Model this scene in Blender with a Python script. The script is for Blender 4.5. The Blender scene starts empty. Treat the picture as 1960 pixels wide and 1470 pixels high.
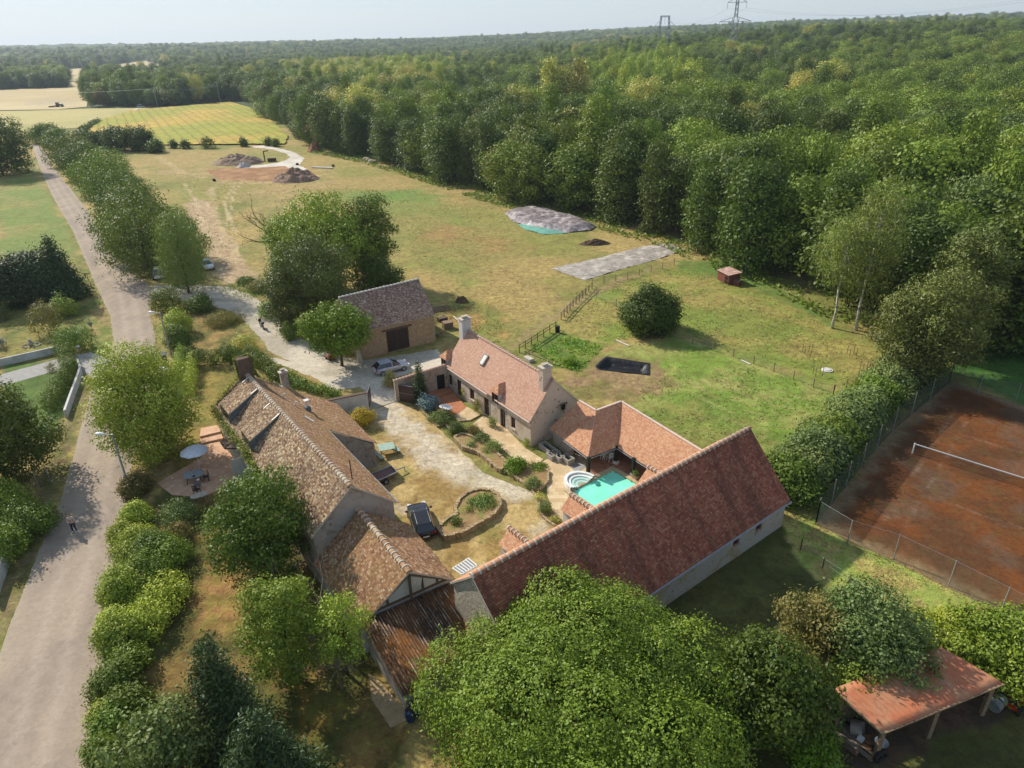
import bpy, bmesh, math, random
import numpy as np
from mathutils import Vector, Matrix, geometry
R_ = math.radians
PI = math.pi
scene = bpy.context.scene
# ---------------------------------------------------------------- camera, world, sun, exposure
FOC, PIT, ROL, CAMH = 1319.72, 0.46312, 0.02621, 35.0
_F = np.array([0, math.cos(PIT), -math.sin(PIT)]); _R = np.array([1.0, 0, 0]); _U = np.cross(_R, _F)
_c, _s = math.cos(ROL), math.sin(ROL)
CR = _c*_R - _s*_U; CU = _s*_R + _c*_U; CF = _F
cam = bpy.data.cameras.new('camera'); camo = bpy.data.objects.new('camera', cam)
scene.collection.objects.link(camo)
camo.matrix_world = Matrix(((CR[0], CU[0], -CF[0], 0), (CR[1], CU[1], -CF[1], 0), (CR[2], CU[2], -CF[2], CAMH), (0, 0, 0, 1)))
cam.sensor_width = 36; cam.lens = FOC/1960*36; cam.clip_end = 20000; cam.clip_start = 0.5
scene.camera = camo
SUN_AZ, SUN_EL = R_(139), R_(36)          # direction towards the sun, measured from +x
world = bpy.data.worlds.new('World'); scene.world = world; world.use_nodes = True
wn = world.node_tree.nodes; bg = wn['Background']
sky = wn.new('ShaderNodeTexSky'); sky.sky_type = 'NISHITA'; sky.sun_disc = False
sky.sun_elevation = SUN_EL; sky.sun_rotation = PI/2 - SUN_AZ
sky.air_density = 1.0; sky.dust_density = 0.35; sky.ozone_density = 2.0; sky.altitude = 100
gm_ = wn.new('ShaderNodeGamma'); gm_.inputs[1].default_value = .42; tn = wn.new('ShaderNodeVectorMath'); tn.operation = 'MULTIPLY'; tn.inputs[1].default_value = (2.0, 2.14, 2.36)   # sky colour compressed and tinted: hazy even brightness, more shadow fill
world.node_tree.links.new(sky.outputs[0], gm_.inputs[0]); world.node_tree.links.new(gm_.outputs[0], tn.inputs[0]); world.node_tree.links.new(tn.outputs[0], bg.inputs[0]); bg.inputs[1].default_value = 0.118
sl = bpy.data.lights.new('sun', 'SUN'); sl.energy = 4.6; sl.angle = R_(1.0); sl.color = (1, .925, .80)
so = bpy.data.objects.new('sun', sl); scene.collection.objects.link(so)
sd = Vector((math.cos(SUN_EL)*math.cos(SUN_AZ), math.cos(SUN_EL)*math.sin(SUN_AZ), math.sin(SUN_EL)))
so.rotation_euler = sd.to_track_quat('Z', 'Y').to_euler()
scene.view_settings.view_transform = 'Standard'; scene.view_settings.look = 'None'
scene.view_settings.gamma = 1; scene.view_settings.exposure = 0.42
scene.render.engine = 'CYCLES'
scene.cycles.max_bounces = 5; scene.cycles.diffuse_bounces = 2; scene.cycles.glossy_bounces = 2
scene.cycles.transparent_max_bounces = 12; scene.cycles.transmission_bounces = 3; scene.cycles.volume_bounces = 0
COL = scene.collection
# ---------------------------------------------------------------- noise and terrain
def _h(ix, iy, s=0):
    n = (ix.astype(np.int64)*374761393 + iy.astype(np.int64)*668265263 + s*974711) & 0x7fffffff
    n = ((n ^ (n >> 13))*1274126177) & 0x7fffffff
    return ((n ^ (n >> 16)) & 0xffff)/65535.0
def vnoise(x, y, s=0):
    x = np.asarray(x, float); y = np.asarray(y, float)
    ix = np.floor(x); iy = np.floor(y); fx = x-ix; fy = y-iy
    fx = fx*fx*(3-2*fx); fy = fy*fy*(3-2*fy)
    a = _h(ix, iy, s); b = _h(ix+1, iy, s); c = _h(ix, iy+1, s); d = _h(ix+1, iy+1, s)
    return (a*(1-fx)+b*fx)*(1-fy)+(c*(1-fx)+d*fx)*fy
def fbm(x, y, s=0, o=4):
    t = 0; a = .5; k = 1.0; tot = 0
    for i in range(o):
        t = t+a*vnoise(np.asarray(x)*k, np.asarray(y)*k, s+i); tot += a; a *= .5; k *= 2.03
    return t/tot
def sstep(a, b, x):
    t = np.clip((np.asarray(x, float)-a)/(b-a), 0, 1); return t*t*(3-2*t)
def H(x, y):
    x = np.asarray(x, float); y = np.asarray(y, float)
    r = np.hypot(x, y); az = np.arctan2(x, np.maximum(y, 1e-6))
    back = sstep(-20, 60, y)
    h = 25*sstep(230, 1000, r)*sstep(-.12, .42, az)*back
    h = h+26*sstep(1300, 3200, r)
    h = h+9*(fbm(x/700+7, y/700+3, 5, 3)-.5)*sstep(600, 1800, r)
    h = h+70*(fbm(x/1100+2, y/1100+9, 8, 3)-.42)*sstep(2300, 4600, r)
    return h
def ray(px, py):
    return (px-980)/FOC*CR-(py-735)/FOC*CU+CF
def G(px, py, z=None):
    d = ray(px, py)
    if z is not None:
        t = (z-CAMH)/d[2]; return np.array([0, 0, CAMH])+t*d
    t = 20.0; last = 20.0
    while t < 9000:
        p = np.array([0, 0, CAMH])+t*d
        if p[2] < H(p[0], p[1]):
            lo, hi = last, t
            for _ in range(30):
                m = (lo+hi)/2; p = np.array([0, 0, CAMH])+m*d
                if p[2] < H(p[0], p[1]): hi = m
                else: lo = m
            return p
        last = t; t *= 1.02
    return p
def PR(p):
    d = np.array(p, float)-np.array([0, 0, CAMH]); z = d@CF
    return np.array([980+FOC*(d@CR)/z, 735-FOC*(d@CU)/z, z])
def GV(px, py, z=None): return Vector(G(px, py, z))
def hgt(base, ty):
    lo, hi = 0.05, 60.0
    for _ in range(40):
        m = (lo+hi)/2
        if PR(np.array(base)+np.array([0, 0, m]))[1] > ty: lo = m
        else: hi = m
    return lo
# ---------------------------------------------------------------- object helpers
def tag(o, label=None, cat=None, group=None, kind=None):
    if label: o['label'] = label
    if cat: o['category'] = cat
    if group: o['group'] = group
    if kind: o['kind'] = kind
    return o
def thing(name, loc, label, cat, group=None, rz=0.0):
    o = bpy.data.objects.new(name, None); COL.objects.link(o)
    o.location = Vector(loc); o.rotation_euler.z = rz; o.empty_display_size = .3
    return tag(o, label, cat, group)
def copy_tree(o, parent=None):
    c = o.copy(); COL.objects.link(c)
    if parent is not None: c.parent = parent
    for ch in KIDS.get(o.name, []): copy_kid(ch, c)
    return c
KIDS = {}
def copy_kid(o, parent):
    c = o.copy(); COL.objects.link(c); c.parent = parent
    for ch in KIDS.get(o.name, []): copy_kid(ch, c)
    return c
def reg(o, parent):
    o.parent = parent
    KIDS.setdefault(parent.name, []).append(o)
def rootloc(p):
    v = Vector((0, 0, 0))
    while p is not None: v = v+p.location; p = p.parent
    return v
class MB:
    """collects geometry for one mesh object"""
    def __init__(s): s.v = []; s.f = []; s.m = []; s.uv = {}
    def add(s, vs, fs, mi=0, uvs=None):
        o = len(s.v); s.v += [tuple(v) for v in vs]
        for k, f in enumerate(fs):
            if uvs is not None: s.uv[len(s.f)] = uvs[k]
            s.f.append([i+o for i in f]); s.m.append(mi)
        return s
    def box(s, c, d, rz=0.0, mi=0, rx=0.0, ry=0.0):
        M = Matrix.Rotation(rz, 3, 'Z') @ Matrix.Rotation(ry, 3, 'Y') @ Matrix.Rotation(rx, 3, 'X')
        c = Vector(c); vs = []
        for z in (-.5, .5):
            for a, b in ((-.5, -.5), (.5, -.5), (.5, .5), (-.5, .5)):
                vs.append(c+M @ Vector((a*d[0], b*d[1], z*d[2])))
        return s.add(vs, [(3, 2, 1, 0), (4, 5, 6, 7), (0, 1, 5, 4), (1, 2, 6, 5), (2, 3, 7, 6), (3, 0, 4, 7)], mi)
    def beam(s, a, b, w, h=None, mi=0):
        a = Vector(a); b = Vector(b); h = h or w; d = (b-a).normalized()
        up = Vector((0, 0, 1)) if abs(d.z) < .95 else Vector((1, 0, 0))
        x = d.cross(up).normalized()*w/2; y = x.cross(d).normalized()*h/2
        vs = [a-x-y, a+x-y, a+x+y, a-x+y, b-x-y, b+x-y, b+x+y, b-x+y]
        return s.add(vs, [(0, 3, 2, 1), (4, 5, 6, 7), (0, 1, 5, 4), (1, 2, 6, 5), (2, 3, 7, 6), (3, 0, 4, 7)], mi)
    def tube(s, pts, rad, n=8, mi=0, cap=True):
        pts = [Vector(p) for p in pts]
        if not hasattr(rad, '__len__'): rad = [rad]*len(pts)
        rings = []; vs = []
        for i, p in enumerate(pts):
            d = (pts[min(i+1, len(pts)-1)]-pts[max(i-1, 0)]).normalized()
            up = Vector((0, 0, 1)) if abs(d.z) < .9 else Vector((1, 0, 0))
            x = d.cross(up).normalized(); y = x.cross(d).normalized()
            for k in range(n):
                a = 2*PI*k/n; vs.append(p+(x*math.cos(a)+y*math.sin(a))*rad[i])
        fs = []
        for i in range(len(pts)-1):
            for k in range(n):
                k2 = (k+1) % n; fs.append((i*n+k, (i+1)*n+k, (i+1)*n+k2, i*n+k2))
        if cap: fs.append(tuple(range(n))); fs.append(tuple((len(pts)-1)*n+k for k in reversed(range(n))))
        return s.add(vs, fs, mi)
    def cyl(s, c, r, h, n=16, mi=0, r2=None):
        c = Vector(c); return s.tube([c, c+Vector((0, 0, h))], [r, r if r2 is None else r2], n, mi)
    def poly(s, pts, mi=0): return s.add(pts, [tuple(range(len(pts)))], mi)
    def prism(s, pts2, z0, z1, mi=0):
        n = len(pts2); A = sum(pts2[i][0]*pts2[(i+1) % n][1]-pts2[(i+1) % n][0]*pts2[i][1] for i in range(n))
        if A < 0: pts2 = pts2[::-1]
        vs = [(p[0], p[1], z0) for p in pts2]+[(p[0], p[1], z1) for p in pts2]
        fs = [tuple(range(n-1, -1, -1)), tuple(range(n, 2*n))]+[(i, (i+1) % n, n+(i+1) % n, n+i) for i in range(n)]
        return s.add(vs, fs, mi)
    def blob(s, c, r, n=8, jit=0.15, mi=0, seed=0, flat=0):
        rg = random.Random(seed); c = Vector(c)
        if not hasattr(r, '__len__'): r = (r, r, r)
        vs = []; m = n//2+1
        for i in range(m+1):
            th = PI*i/m
            for k in range(n):
                ph = 2*PI*k/n; q = 1+rg.uniform(-jit, jit) if 0 < i < m else 1
                z = math.cos(th)*q
                if flat: z = max(z, -flat)
                vs.append(c+Vector((math.sin(th)*math.cos(ph)*r[0]*q, math.sin(th)*math.sin(ph)*r[1]*q, z*r[2])))
        fs = [(i*n+k, (i+1)*n+k, (i+1)*n+(k+1) % n, i*n+(k+1) % n) for i in range(m) for k in range(n)]
        return s.add(vs, fs, mi)
    def plane(s, q, udir, thick=.12, nu=1, nv=1, sag=0.0, mi=0, mi2=None, seed=0):
        """roof plane: q = top-left, top-right, bottom-right, bottom-left seen from outside; udir along the ridge"""
        q = [Vector(p) for p in q]; n = (q[1]-q[0]).cross(q[3]-q[0]).normalized()
        if n.z < 0: n = -n
        u = (Vector(udir)-n*Vector(udir).dot(n)).normalized(); w = n.cross(u)
        rg = np.random.RandomState(seed+5)
        vs = []; 
        for j in range(nv+1):
            for i in range(nu+1):
                a = i/nu; b = j/nv
                p = (q[0]*(1-a)+q[1]*a)*(1-b)+(q[3]*(1-a)+q[2]*a)*b
                if sag:
                    e = min(1, min(a, 1-a)*nu/2)*min(1, min(b, 1-b)*nv/2)
                    d = (float(fbm(p.x*.5+seed, p.y*.5+p.z*.3, seed+3, 3))-.5)*2*sag
                    p = p+n*d
                vs.append(p)
        N = (nu+1)*(nv+1); fs = []; uvs = []
        def UV(p): return (p.dot(u), p.dot(w))
        flip = ((q[1]-q[0]).cross(q[3]-q[0])).z > 0
        for j in range(nv):
            for i in range(nu):
                f = [j*(nu+1)+i, j*(nu+1)+i+1, (j+1)*(nu+1)+i+1, (j+1)*(nu+1)+i]
                if not flip: f = f[::-1]
                fs.append(f); uvs.append([UV(vs[k]) for k in f])
        s.add(vs, fs, mi, uvs)
        ed = [vs[i] for i in range(nu+1)]+[vs[j*(nu+1)+nu] for j in range(1, nv+1)] +\
             [vs[nv*(nu+1)+i] for i in range(nu-1, -1, -1)]+[vs[j*(nu+1)] for j in range(nv-1, 0, -1)]
        low = [p-n*thick for p in ed]; m = len(ed)
        mm = mi if mi2 is None else mi2
        s.add(ed+low, [((k+1) % m, k, m+k, m+(k+1) % m) for k in range(m)]+[tuple(m+k for k in range(m))], mm)
        return s
    def build(s, name, mats, parent=None, local=False, smooth=False):
        me = bpy.data.meshes.new(name)
        off = Vector((0, 0, 0)) if (local or parent is None) else rootloc(parent)
        me.from_pydata([(v[0]-off[0], v[1]-off[1], v[2]-off[2]) for v in s.v], [], s.f)
        if not isinstance(mats, (list, tuple)): mats = [mats]
        for m in mats: me.materials.append(m)
        me.polygons.foreach_set('material_index', s.m)
        if s.uv:
            ul = me.uv_layers.new(name='UVMap')
            for k, uv in s.uv.items():
                for li, c in zip(me.polygons[k].loop_indices, uv): ul.data[li].uv = c
        if smooth: me.polygons.foreach_set('use_smooth', [True]*len(me.polygons))
        me.validate(); me.update()
        o = bpy.data.objects.new(name, me); COL.objects.link(o)
        if parent is not None: reg(o, parent)
        return o
# ---------------------------------------------------------------- materials
def lin(c): 
    c = c/255.0; return c/12.92 if c <= .04045 else ((c+.055)/1.055)**2.4
def S(r, g, b, k=.85): return (min(.9, lin(r)*k), min(.9, lin(g)*k), min(.9, lin(b)*k), 1)
class NT:
    def __init__(s, name):
        s.mat = bpy.data.materials.new(name); s.mat.use_nodes = True
        s.t = s.mat.node_tree; s.b = s.t.nodes['Principled BSDF']; s.out = s.t.nodes['Material Output']
        s.b.inputs['Specular IOR Level'].default_value = .25
    def n(s, typ, **kw):
        nd = s.t.nodes.new('ShaderNode'+typ)
        for k, v in kw.items(): setattr(nd, k, v)
        return nd
    def l(s, a, b): s.t.links.new(a, b)
    def inp(s, sock, v):
        if hasattr(v, 'is_output') or isinstance(v, bpy.types.NodeSocket): s.l(v, sock)
        else: sock.default_value = v
    def mix(s, f, a, b, blend='MIX'):
        m = s.n('Mix', data_type='RGBA', blend_type=blend)
        s.inp(m.inputs[0], f); s.inp(m.inputs[6], a); s.inp(m.inputs[7], b); return m.outputs[2]
    def math(s, op, a, b=0.0, c=None, clamp=False):
        m = s.n('Math', operation=op, use_clamp=clamp); s.inp(m.inputs[0], a); s.inp(m.inputs[1], b)
        if c is not None: s.inp(m.inputs[2], c)
        return m.outputs[0]
    def noise(s, scale, det=4, rough=.6, vec=None, dist=0.0):
        m = s.n('TexNoise'); m.inputs['Scale'].default_value = scale; m.inputs['Detail'].default_value = det
        m.inputs['Roughness'].default_value = rough; m.inputs['Distortion'].default_value = dist
        if vec is not None: s.l(vec, m.inputs['Vector'])
        return m.outputs[0]
    def ramp(s, f, stops):
        m = s.n('ValToRGB'); e = m.color_ramp.elements
        while len(e) < len(stops): e.new(.5)
        for k, (p, c) in enumerate(stops): e[k].position = p; e[k].color = c if len(c) == 4 else (*c, 1)
        s.l(f, m.inputs[0]); return m.outputs[0]
    def rmp(s, f, a, b, lo=0.0, hi=1.0):
        m = s.n('MapRange', clamp=True); s.l(f, m.inputs[0])
        m.inputs[1].default_value = a; m.inputs[2].default_value = b; m.inputs[3].default_value = lo; m.inputs[4].default_value = hi
        return m.outputs[0]
    def obj(s): return s.n('TexCoord').outputs['Object']
    def pos(s): return s.n('NewGeometry').outputs['Position']
    def bump(s, h, strength=.4, dist=.05):
        m = s.n('Bump'); m.inputs['Strength'].default_value = strength; m.inputs['Distance'].default_value = dist
        s.l(h, m.inputs['Height']); s.l(m.outputs[0], s.b.inputs['Normal'])
    def done(s, col, rough=.85, metal=0.0):
        s.inp(s.b.inputs['Base Color'], col); s.b.inputs['Roughness'].default_value = rough
        s.b.inputs['Metallic'].default_value = metal; return s.mat
def mottle(name, c1, c2, c3=None, sc=2.0, sc2=.4, bump=.3, bd=.03, rough=.9, metal=0.0, vec='pos'):
    t = NT(name); v = t.pos() if vec == 'pos' else t.obj()
    a = t.noise(sc, 6, .7, v); f = t.rmp(a, .35, .65); c = t.mix(f, c1, c2)
    if c3 is not None:
        b = t.noise(sc2, 5, .65, v); c = t.mix(t.rmp(b, .5, .62), c, c3)
    if bump: t.bump(a, bump, bd)
    return t.done(c, rough, metal)
def plain(name, c, rough=.6, metal=0.0, var=.12, spec=None):
    t = NT(name); a = t.noise(3.0, 4, .6, t.pos()); f = t.rmp(a, .3, .7)
    d = tuple(x*(1-var) for x in c[:3])+(1,); e = tuple(min(1, x*(1+var)) for x in c[:3])+(1,)
    m = t.done(t.mix(f, d, e), rough, metal)
    if spec is not None: t.b.inputs['Specular IOR Level'].default_value = spec
    return m
def tiles(name, cols, tw=.17, th=.11, dirt=None, dirt_amt=.5, lichen=None, bump=.6, gap=(.05, .03, .025, 1), gapw=.1, lich_t=(.62, .7), dsc=.35, streak=0.0):
    """flat clay tiles in courses, each tile its own tone"""
    t = NT(name); uv = t.n('TexCoord').outputs['UV']; sp = t.n('SeparateXYZ'); t.l(uv, sp.inputs[0])
    r = t.math('DIVIDE', sp.outputs[1], th); row = t.math('FLOOR', r); fr = t.math('FRACT', r)
    off = t.math('MULTIPLY', t.math('MODULO', row, 2.0), .5)
    u = t.math('ADD', t.math('DIVIDE', sp.outputs[0], tw), off); cu = t.math('FLOOR', u); fu = t.math('FRACT', u)
    cx = t.n('CombineXYZ'); t.l(cu, cx.inputs[0]); t.l(row, cx.inputs[1])
    wnz = t.n('TexWhiteNoise', noise_dimensions='3D'); t.l(cx.outputs[0], wnz.inputs[0])
    k = len(cols); c = t.ramp(wnz.outputs[0], [(i/(k-1), q) for i, q in enumerate(cols)])
    pos = t.pos()
    if dirt is not None:
        n1 = t.noise(dsc, 6, .7, pos, .6); c = t.mix(t.math('MULTIPLY', t.rmp(n1, .42, .68), dirt_amt), c, dirt)
    if streak:
        sm = t.n('Mapping'); sm.inputs['Scale'].default_value = (1.3, .16, 1); t.l(uv, sm.inputs[0]); sn = t.noise(.8, 5, .65, sm.outputs[0])
        c = t.mix(t.math('MULTIPLY', t.rmp(sn, .46, .66), streak), c, dirt)
    if lichen is not None:
        n2 = t.noise(3.5, 8, .8, pos); n3 = t.noise(.5, 4, .6, pos)
        c = t.mix(t.math('MULTIPLY', t.rmp(n2, lich_t[0]-.1, lich_t[1]-.05), t.rmp(n3, .3, .6)), c, lichen)
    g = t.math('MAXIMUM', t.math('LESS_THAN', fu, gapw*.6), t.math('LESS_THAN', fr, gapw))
    c = t.mix(t.math('MULTIPLY', g, .55), c, gap)  # joints, plus the shadow line under each course darkened into the tile colour
    hh = t.math('ADD', t.math('MULTIPLY', fr, 1.0), t.math('MULTIPLY', wnz.outputs[0], .35))
    hh = t.math('MULTIPLY', hh, t.math('GREATER_THAN', fu, .05))
    t.bump(hh, bump, .03)
    return t.done(c, .9)
def stone(name, cs, mortar, sc=3.2, bump=.5, plaster=None, pl_t=(.45, .6), psc=.5, rough=.95, mw=.06, pits=0.0):
    t = NT(name); v = t.pos()
    mp = t.n('Mapping'); mp.inputs['Scale'].default_value = (1, 1, 1.7); t.l(v, mp.inputs[0])
    vo = t.n('TexVoronoi'); vo.inputs['Scale'].default_value = sc; t.l(mp.outputs[0], vo.inputs['Vector'])
    ve = t.n('TexVoronoi', feature='DISTANCE_TO_EDGE'); ve.inputs['Scale'].default_value = sc; t.l(mp.outputs[0], ve.inputs['Vector'])
    sp = t.n('SeparateColor'); t.l(vo.outputs['Color'], sp.inputs[0])
    c = t.ramp(sp.outputs[0], [(i/(len(cs)-1), q) for i, q in enumerate(cs)])
    c = t.mix(t.math('MULTIPLY', t.noise(9.0, 5, .7, v), .5), c, mortar)
    e = t.rmp(ve.outputs[0], mw*.5, mw*1.6); c = t.mix(e, mortar, c); hh = e
    if plaster is not None:
        pn = t.noise(psc, 6, .72, v, .5); pf = t.rmp(pn, pl_t[0], pl_t[1])
        pc = t.mix(t.noise(2.2, 5, .7, v), plaster, tuple(x*.8 for x in plaster[:3])+(1,))
        c = t.mix(pf, c, pc); hh = t.math('MAXIMUM', e, pf)
    if pits:
        vp = t.n('TexVoronoi'); vp.inputs['Scale'].default_value = 1.5; t.l(v, vp.inputs['Vector']); c = t.mix(t.math('MULTIPLY', t.math('LESS_THAN', vp.outputs['Distance'], t.math('MULTIPLY', t.noise(.9, 3, .6, v), pits)), .8), c, S(120, 92, 72))
        g_ = t.noise(5, 6, .8, v); c = t.mix(t.rmp(g_, .35, .7, 0, .35), c, S(150, 130, 108))
    t.bump(hh, bump, .04)
    return t.done(c, rough)
def leafmat(name, c1, c2, c3=None, hue=.06, val=.55, tr=.25, rough=.55):
    """foliage: tone per leaf, drifting with clumps, each tree its own shade"""
    t = NT(name); at = t.n('Attribute'); at.attribute_name = 'tone'
    oi = t.n('ObjectInfo'); cl = t.noise(.55, 3, .6, t.obj())
    f = t.math('ADD', t.math('MULTIPLY', at.outputs['Fac'], .6), t.math('MULTIPLY', cl, .5), None, True)
    c = t.mix(f, c1, c2)
    if c3 is not None: c = t.mix(t.rmp(t.noise(.8, 3, .6, t.obj()), .55, .7), c, c3)
    hs = t.n('HueSaturation'); t.l(c, hs.inputs['Color'])
    t.l(t.math('ADD', t.math('MULTIPLY', t.math('SUBTRACT', oi.outputs['Random'], .5), -hue*.5), .5), hs.inputs['Hue'])
    rr = t.math('FRACT', t.math('MULTIPLY', oi.outputs['Random'], 7.31))
    t.l(t.math('ADD', t.math('MULTIPLY', t.math('SUBTRACT', rr, .5), val), 1.0), hs.inputs['Value'])
    t.b.inputs['Specular IOR Level'].default_value = .3
    m = t.done(hs.outputs[0], rough)
    tl = t.n('BsdfTranslucent'); t.l(t.mix(.5, hs.outputs[0], (.16, .22, .02, 1)), tl.inputs[0])
    mx = t.n('MixShader'); mx.inputs[0].default_value = tr
    t.l(t.b.outputs[0], mx.inputs[1]); t.l(tl.outputs[0], mx.inputs[2]); t.l(mx.outputs[0], t.out.inputs[0])
    return m
def glassmat(name='window_glass', c=(.02, .025, .03, 1)):
    t = NT(name); t.b.inputs['Specular IOR Level'].default_value = .8
    return t.done(c, .08)
M = {}
M['asphalt'] = None
# ---------------------------------------------------------------- ground painting
def P2(pts): return [tuple(G(*p)[:2]) for p in pts]
def sdist(X, Y, poly):
    """signed distance to polygon, positive inside"""
    d = np.full(X.shape, 1e9); ins = np.zeros(X.shape, bool); n = len(poly)
    for i in range(n):
        x0, y0 = poly[i]; x1, y1 = poly[(i+1) % n]
        ex, ey = x1-x0, y1-y0; L = ex*ex+ey*ey+1e-9
        t = np.clip(((X-x0)*ex+(Y-y0)*ey)/L, 0, 1)
        d = np.minimum(d, np.hypot(X-x0-t*ex, Y-y0-t*ey))
        cr = ((y0 > Y) != (y1 > Y)) & (X < (x1-x0)*(Y-y0)/(y1-y0+1e-12)+x0)
        ins ^= cr
    return np.where(ins, d, -d)
def ldist(X, Y, pts):
    d = np.full(X.shape, 1e9)
    for (x0, y0), (x1, y1) in zip(pts[:-1], pts[1:]):
        ex, ey = x1-x0, y1-y0; L = ex*ex+ey*ey+1e-9
        t = np.clip(((X-x0)*ex+(Y-y0)*ey)/L, 0, 1); d = np.minimum(d, np.hypot(X-x0-t*ex, Y-y0-t*ey))
    return d
K = 1.0
def c3(r, g, b, k=.78): return np.array([lin(r)*k, lin(g)*k, lin(b)*k])
GRN, STR, BRN, DRT = c3(134, 136, 68), c3(182, 160, 98), c3(160, 130, 84), c3(158, 132, 100)
LGR, DGR, GLD = c3(128, 146, 70), c3(84, 104, 48), c3(190, 160, 88)
# (pixels outline, colour a, colour b, noise scale m, edge softness m, amount)
ZONES = [
 ([(0, 335), (62, 330), (95, 380), (150, 470), (160, 500), (0, 540)], LGR, c3(150, 150, 80), 9, 2, 1),
 ([(240, 290), (560, 280), (700, 310), (1000, 400), (1120, 470), (1060, 560), (900, 640), (780, 520), (500, 360), (380, 420), (340, 380)], c3(178, 156, 94), c3(150, 148, 76), 22, 12, .9),
 ([(600, 360), (780, 365), (900, 420), (960, 500), (900, 560), (800, 520), (740, 420)], c3(160, 148, 84), c3(128, 142, 66), 10, 8, .7),
 ([(660, 370), (800, 362), (870, 385), (780, 400), (700, 398)], c3(112, 146, 64), c3(140, 150, 76), 12, 6, .8),
 ([(770, 440), (860, 430), (980, 470), (960, 520), (860, 500)], c3(172, 136, 84), c3(160, 146, 84), 8, 6, .7),
 ([(300, 330), (420, 300), (560, 330), (640, 345), (520, 400), (420, 380)], c3(184, 160, 108), c3(160, 150, 84), 9, 5, .7),
 ([(1030, 640), (1130, 560), (1290, 505), (1430, 545), (1600, 630), (1700, 690), (1680, 720), (1620, 752), (1440, 700), (1290, 640), (1170, 660)], c3(136, 150, 66), c3(166, 154, 84), 5, 2.5, 1),
 ([(1300, 600), (1450, 580), (1560, 630), (1480, 660), (1380, 650)], c3(124, 140, 60), c3(132, 142, 64), 4, 4, .7),
 ([(1100, 700), (1290, 640), (1440, 700), (1620, 755), (1560, 830), (1420, 960), (1345, 870), (1190, 770)], c3(128, 152, 62), c3(164, 166, 90), 3, 2, 1),
 ([(1200, 790), (1330, 760), (1420, 800), (1500, 850), (1400, 900), (1330, 860)], c3(112, 134, 54), c3(136, 140, 66), 3, 2, .7),
 ([(1070, 735), (1120, 690), (1165, 672), (1262, 690), (1290, 735), (1225, 770), (1130, 772)], c3(164, 136, 98), c3(138, 130, 72), 2.0, 1.2, .9),
 ([(1010, 660), (1060, 635), (1160, 660), (1110, 715), (1050, 700)], c3(96, 122, 46), c3(130, 138, 62), 1.2, .8, 1),
 ([(830, 570), (900, 568), (960, 600), (980, 650), (870, 640)], c3(186, 148, 88), c3(136, 140, 66), 2.5, 2, .8),
 ([(980, 668), (1060, 610), (1150, 560), (1250, 512), (1280, 498), (1180, 535), (1100, 565), (1030, 612), (960, 655)], c3(172, 150, 104), c3(150, 144, 82), 3, 1.2, .7),
 ([(350, 390), (395, 380), (430, 440), (470, 500), (500, 545), (440, 552), (395, 500)], c3(186, 160, 122), c3(196, 172, 132), 2, 1.5, 1),
 ([(395, 545), (520, 590), (600, 660), (640, 690), (640, 640), (560, 560), (480, 540)], c3(110, 124, 52), c3(150, 140, 80), 2.5, 1, 1),
 ([(300, 560), (400, 578), (490, 650), (555, 700), (500, 690), (380, 670), (330, 660)], c3(172, 142, 84), c3(120, 116, 56), 2, 1, 1),
 ([(0, 560), (180, 480), (210, 600), (205, 690), (140, 690), (0, 705)], c3(150, 142, 74), c3(112, 122, 56), 3, 1.5, 1),
 ([(160, 490), (190, 560), (212, 620), (214, 700), (180, 690), (170, 600)], c3(176, 154, 98), c3(120, 134, 58), 1.6, .6, 1),
 ([(0, 700), (140, 690), (150, 740), (110, 830), (0, 860)], c3(104, 130, 58), c3(88, 112, 46), 2, 1, 1),
 ([(110, 830), (150, 740), (175, 740), (140, 860), (70, 1060), (0, 1240), (0, 1100), (60, 1000)], c3(120, 116, 60), c3(150, 136, 90), 1.4, .6, 1),
 ([(375, 700), (440, 705), (480, 700), (410, 850), (440, 960), (330, 900), (370, 800)], c3(134, 128, 58), c3(160, 140, 70), 1.5, .8, 1),
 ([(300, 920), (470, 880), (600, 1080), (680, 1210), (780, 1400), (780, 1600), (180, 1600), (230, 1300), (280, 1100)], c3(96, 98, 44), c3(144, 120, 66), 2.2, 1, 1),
 ([(390, 1080), (455, 1080), (480, 1190), (420, 1230), (380, 1190)], c3(178, 140, 84), c3(150, 132, 66), 1.0, 1, 1),
 ([(560, 1300), (640, 1310), (650, 1400), (580, 1420)], c3(166, 138, 62), c3(120, 116, 50), 1.0, 1, .8),
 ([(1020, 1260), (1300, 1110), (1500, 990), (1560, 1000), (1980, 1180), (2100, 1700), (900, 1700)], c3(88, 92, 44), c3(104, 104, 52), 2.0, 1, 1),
 ([(1490, 985), (1540, 985), (1561, 998), (1621, 1038), (1710, 1066), (1815, 1118), (1914, 1170), (1990, 1210), (1930, 1260), (1860, 1240), (1740, 1215), (1620, 1150), (1530, 1080)], c3(156, 172, 80), c3(186, 172, 100), 1.0, .5, 1),  # grass colour brightened so the strip reads as sunlit
 ([(1560, 1320), (1700, 1300), (1960, 1300), (1960, 1370), (1800, 1400), (1720, 1470), (1620, 1470), (1540, 1380)], c3(110, 88, 66), c3(90, 78, 60), 1.0, .6, 1),
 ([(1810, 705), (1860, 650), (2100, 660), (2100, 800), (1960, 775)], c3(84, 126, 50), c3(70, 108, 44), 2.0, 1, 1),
 ([(1290, 500), (1420, 500), (1560, 590), (1600, 630), (1440, 545), (1310, 520)], c3(100, 132, 56), c3(120, 134, 62), 2, 1.5, .9),
]
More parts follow.
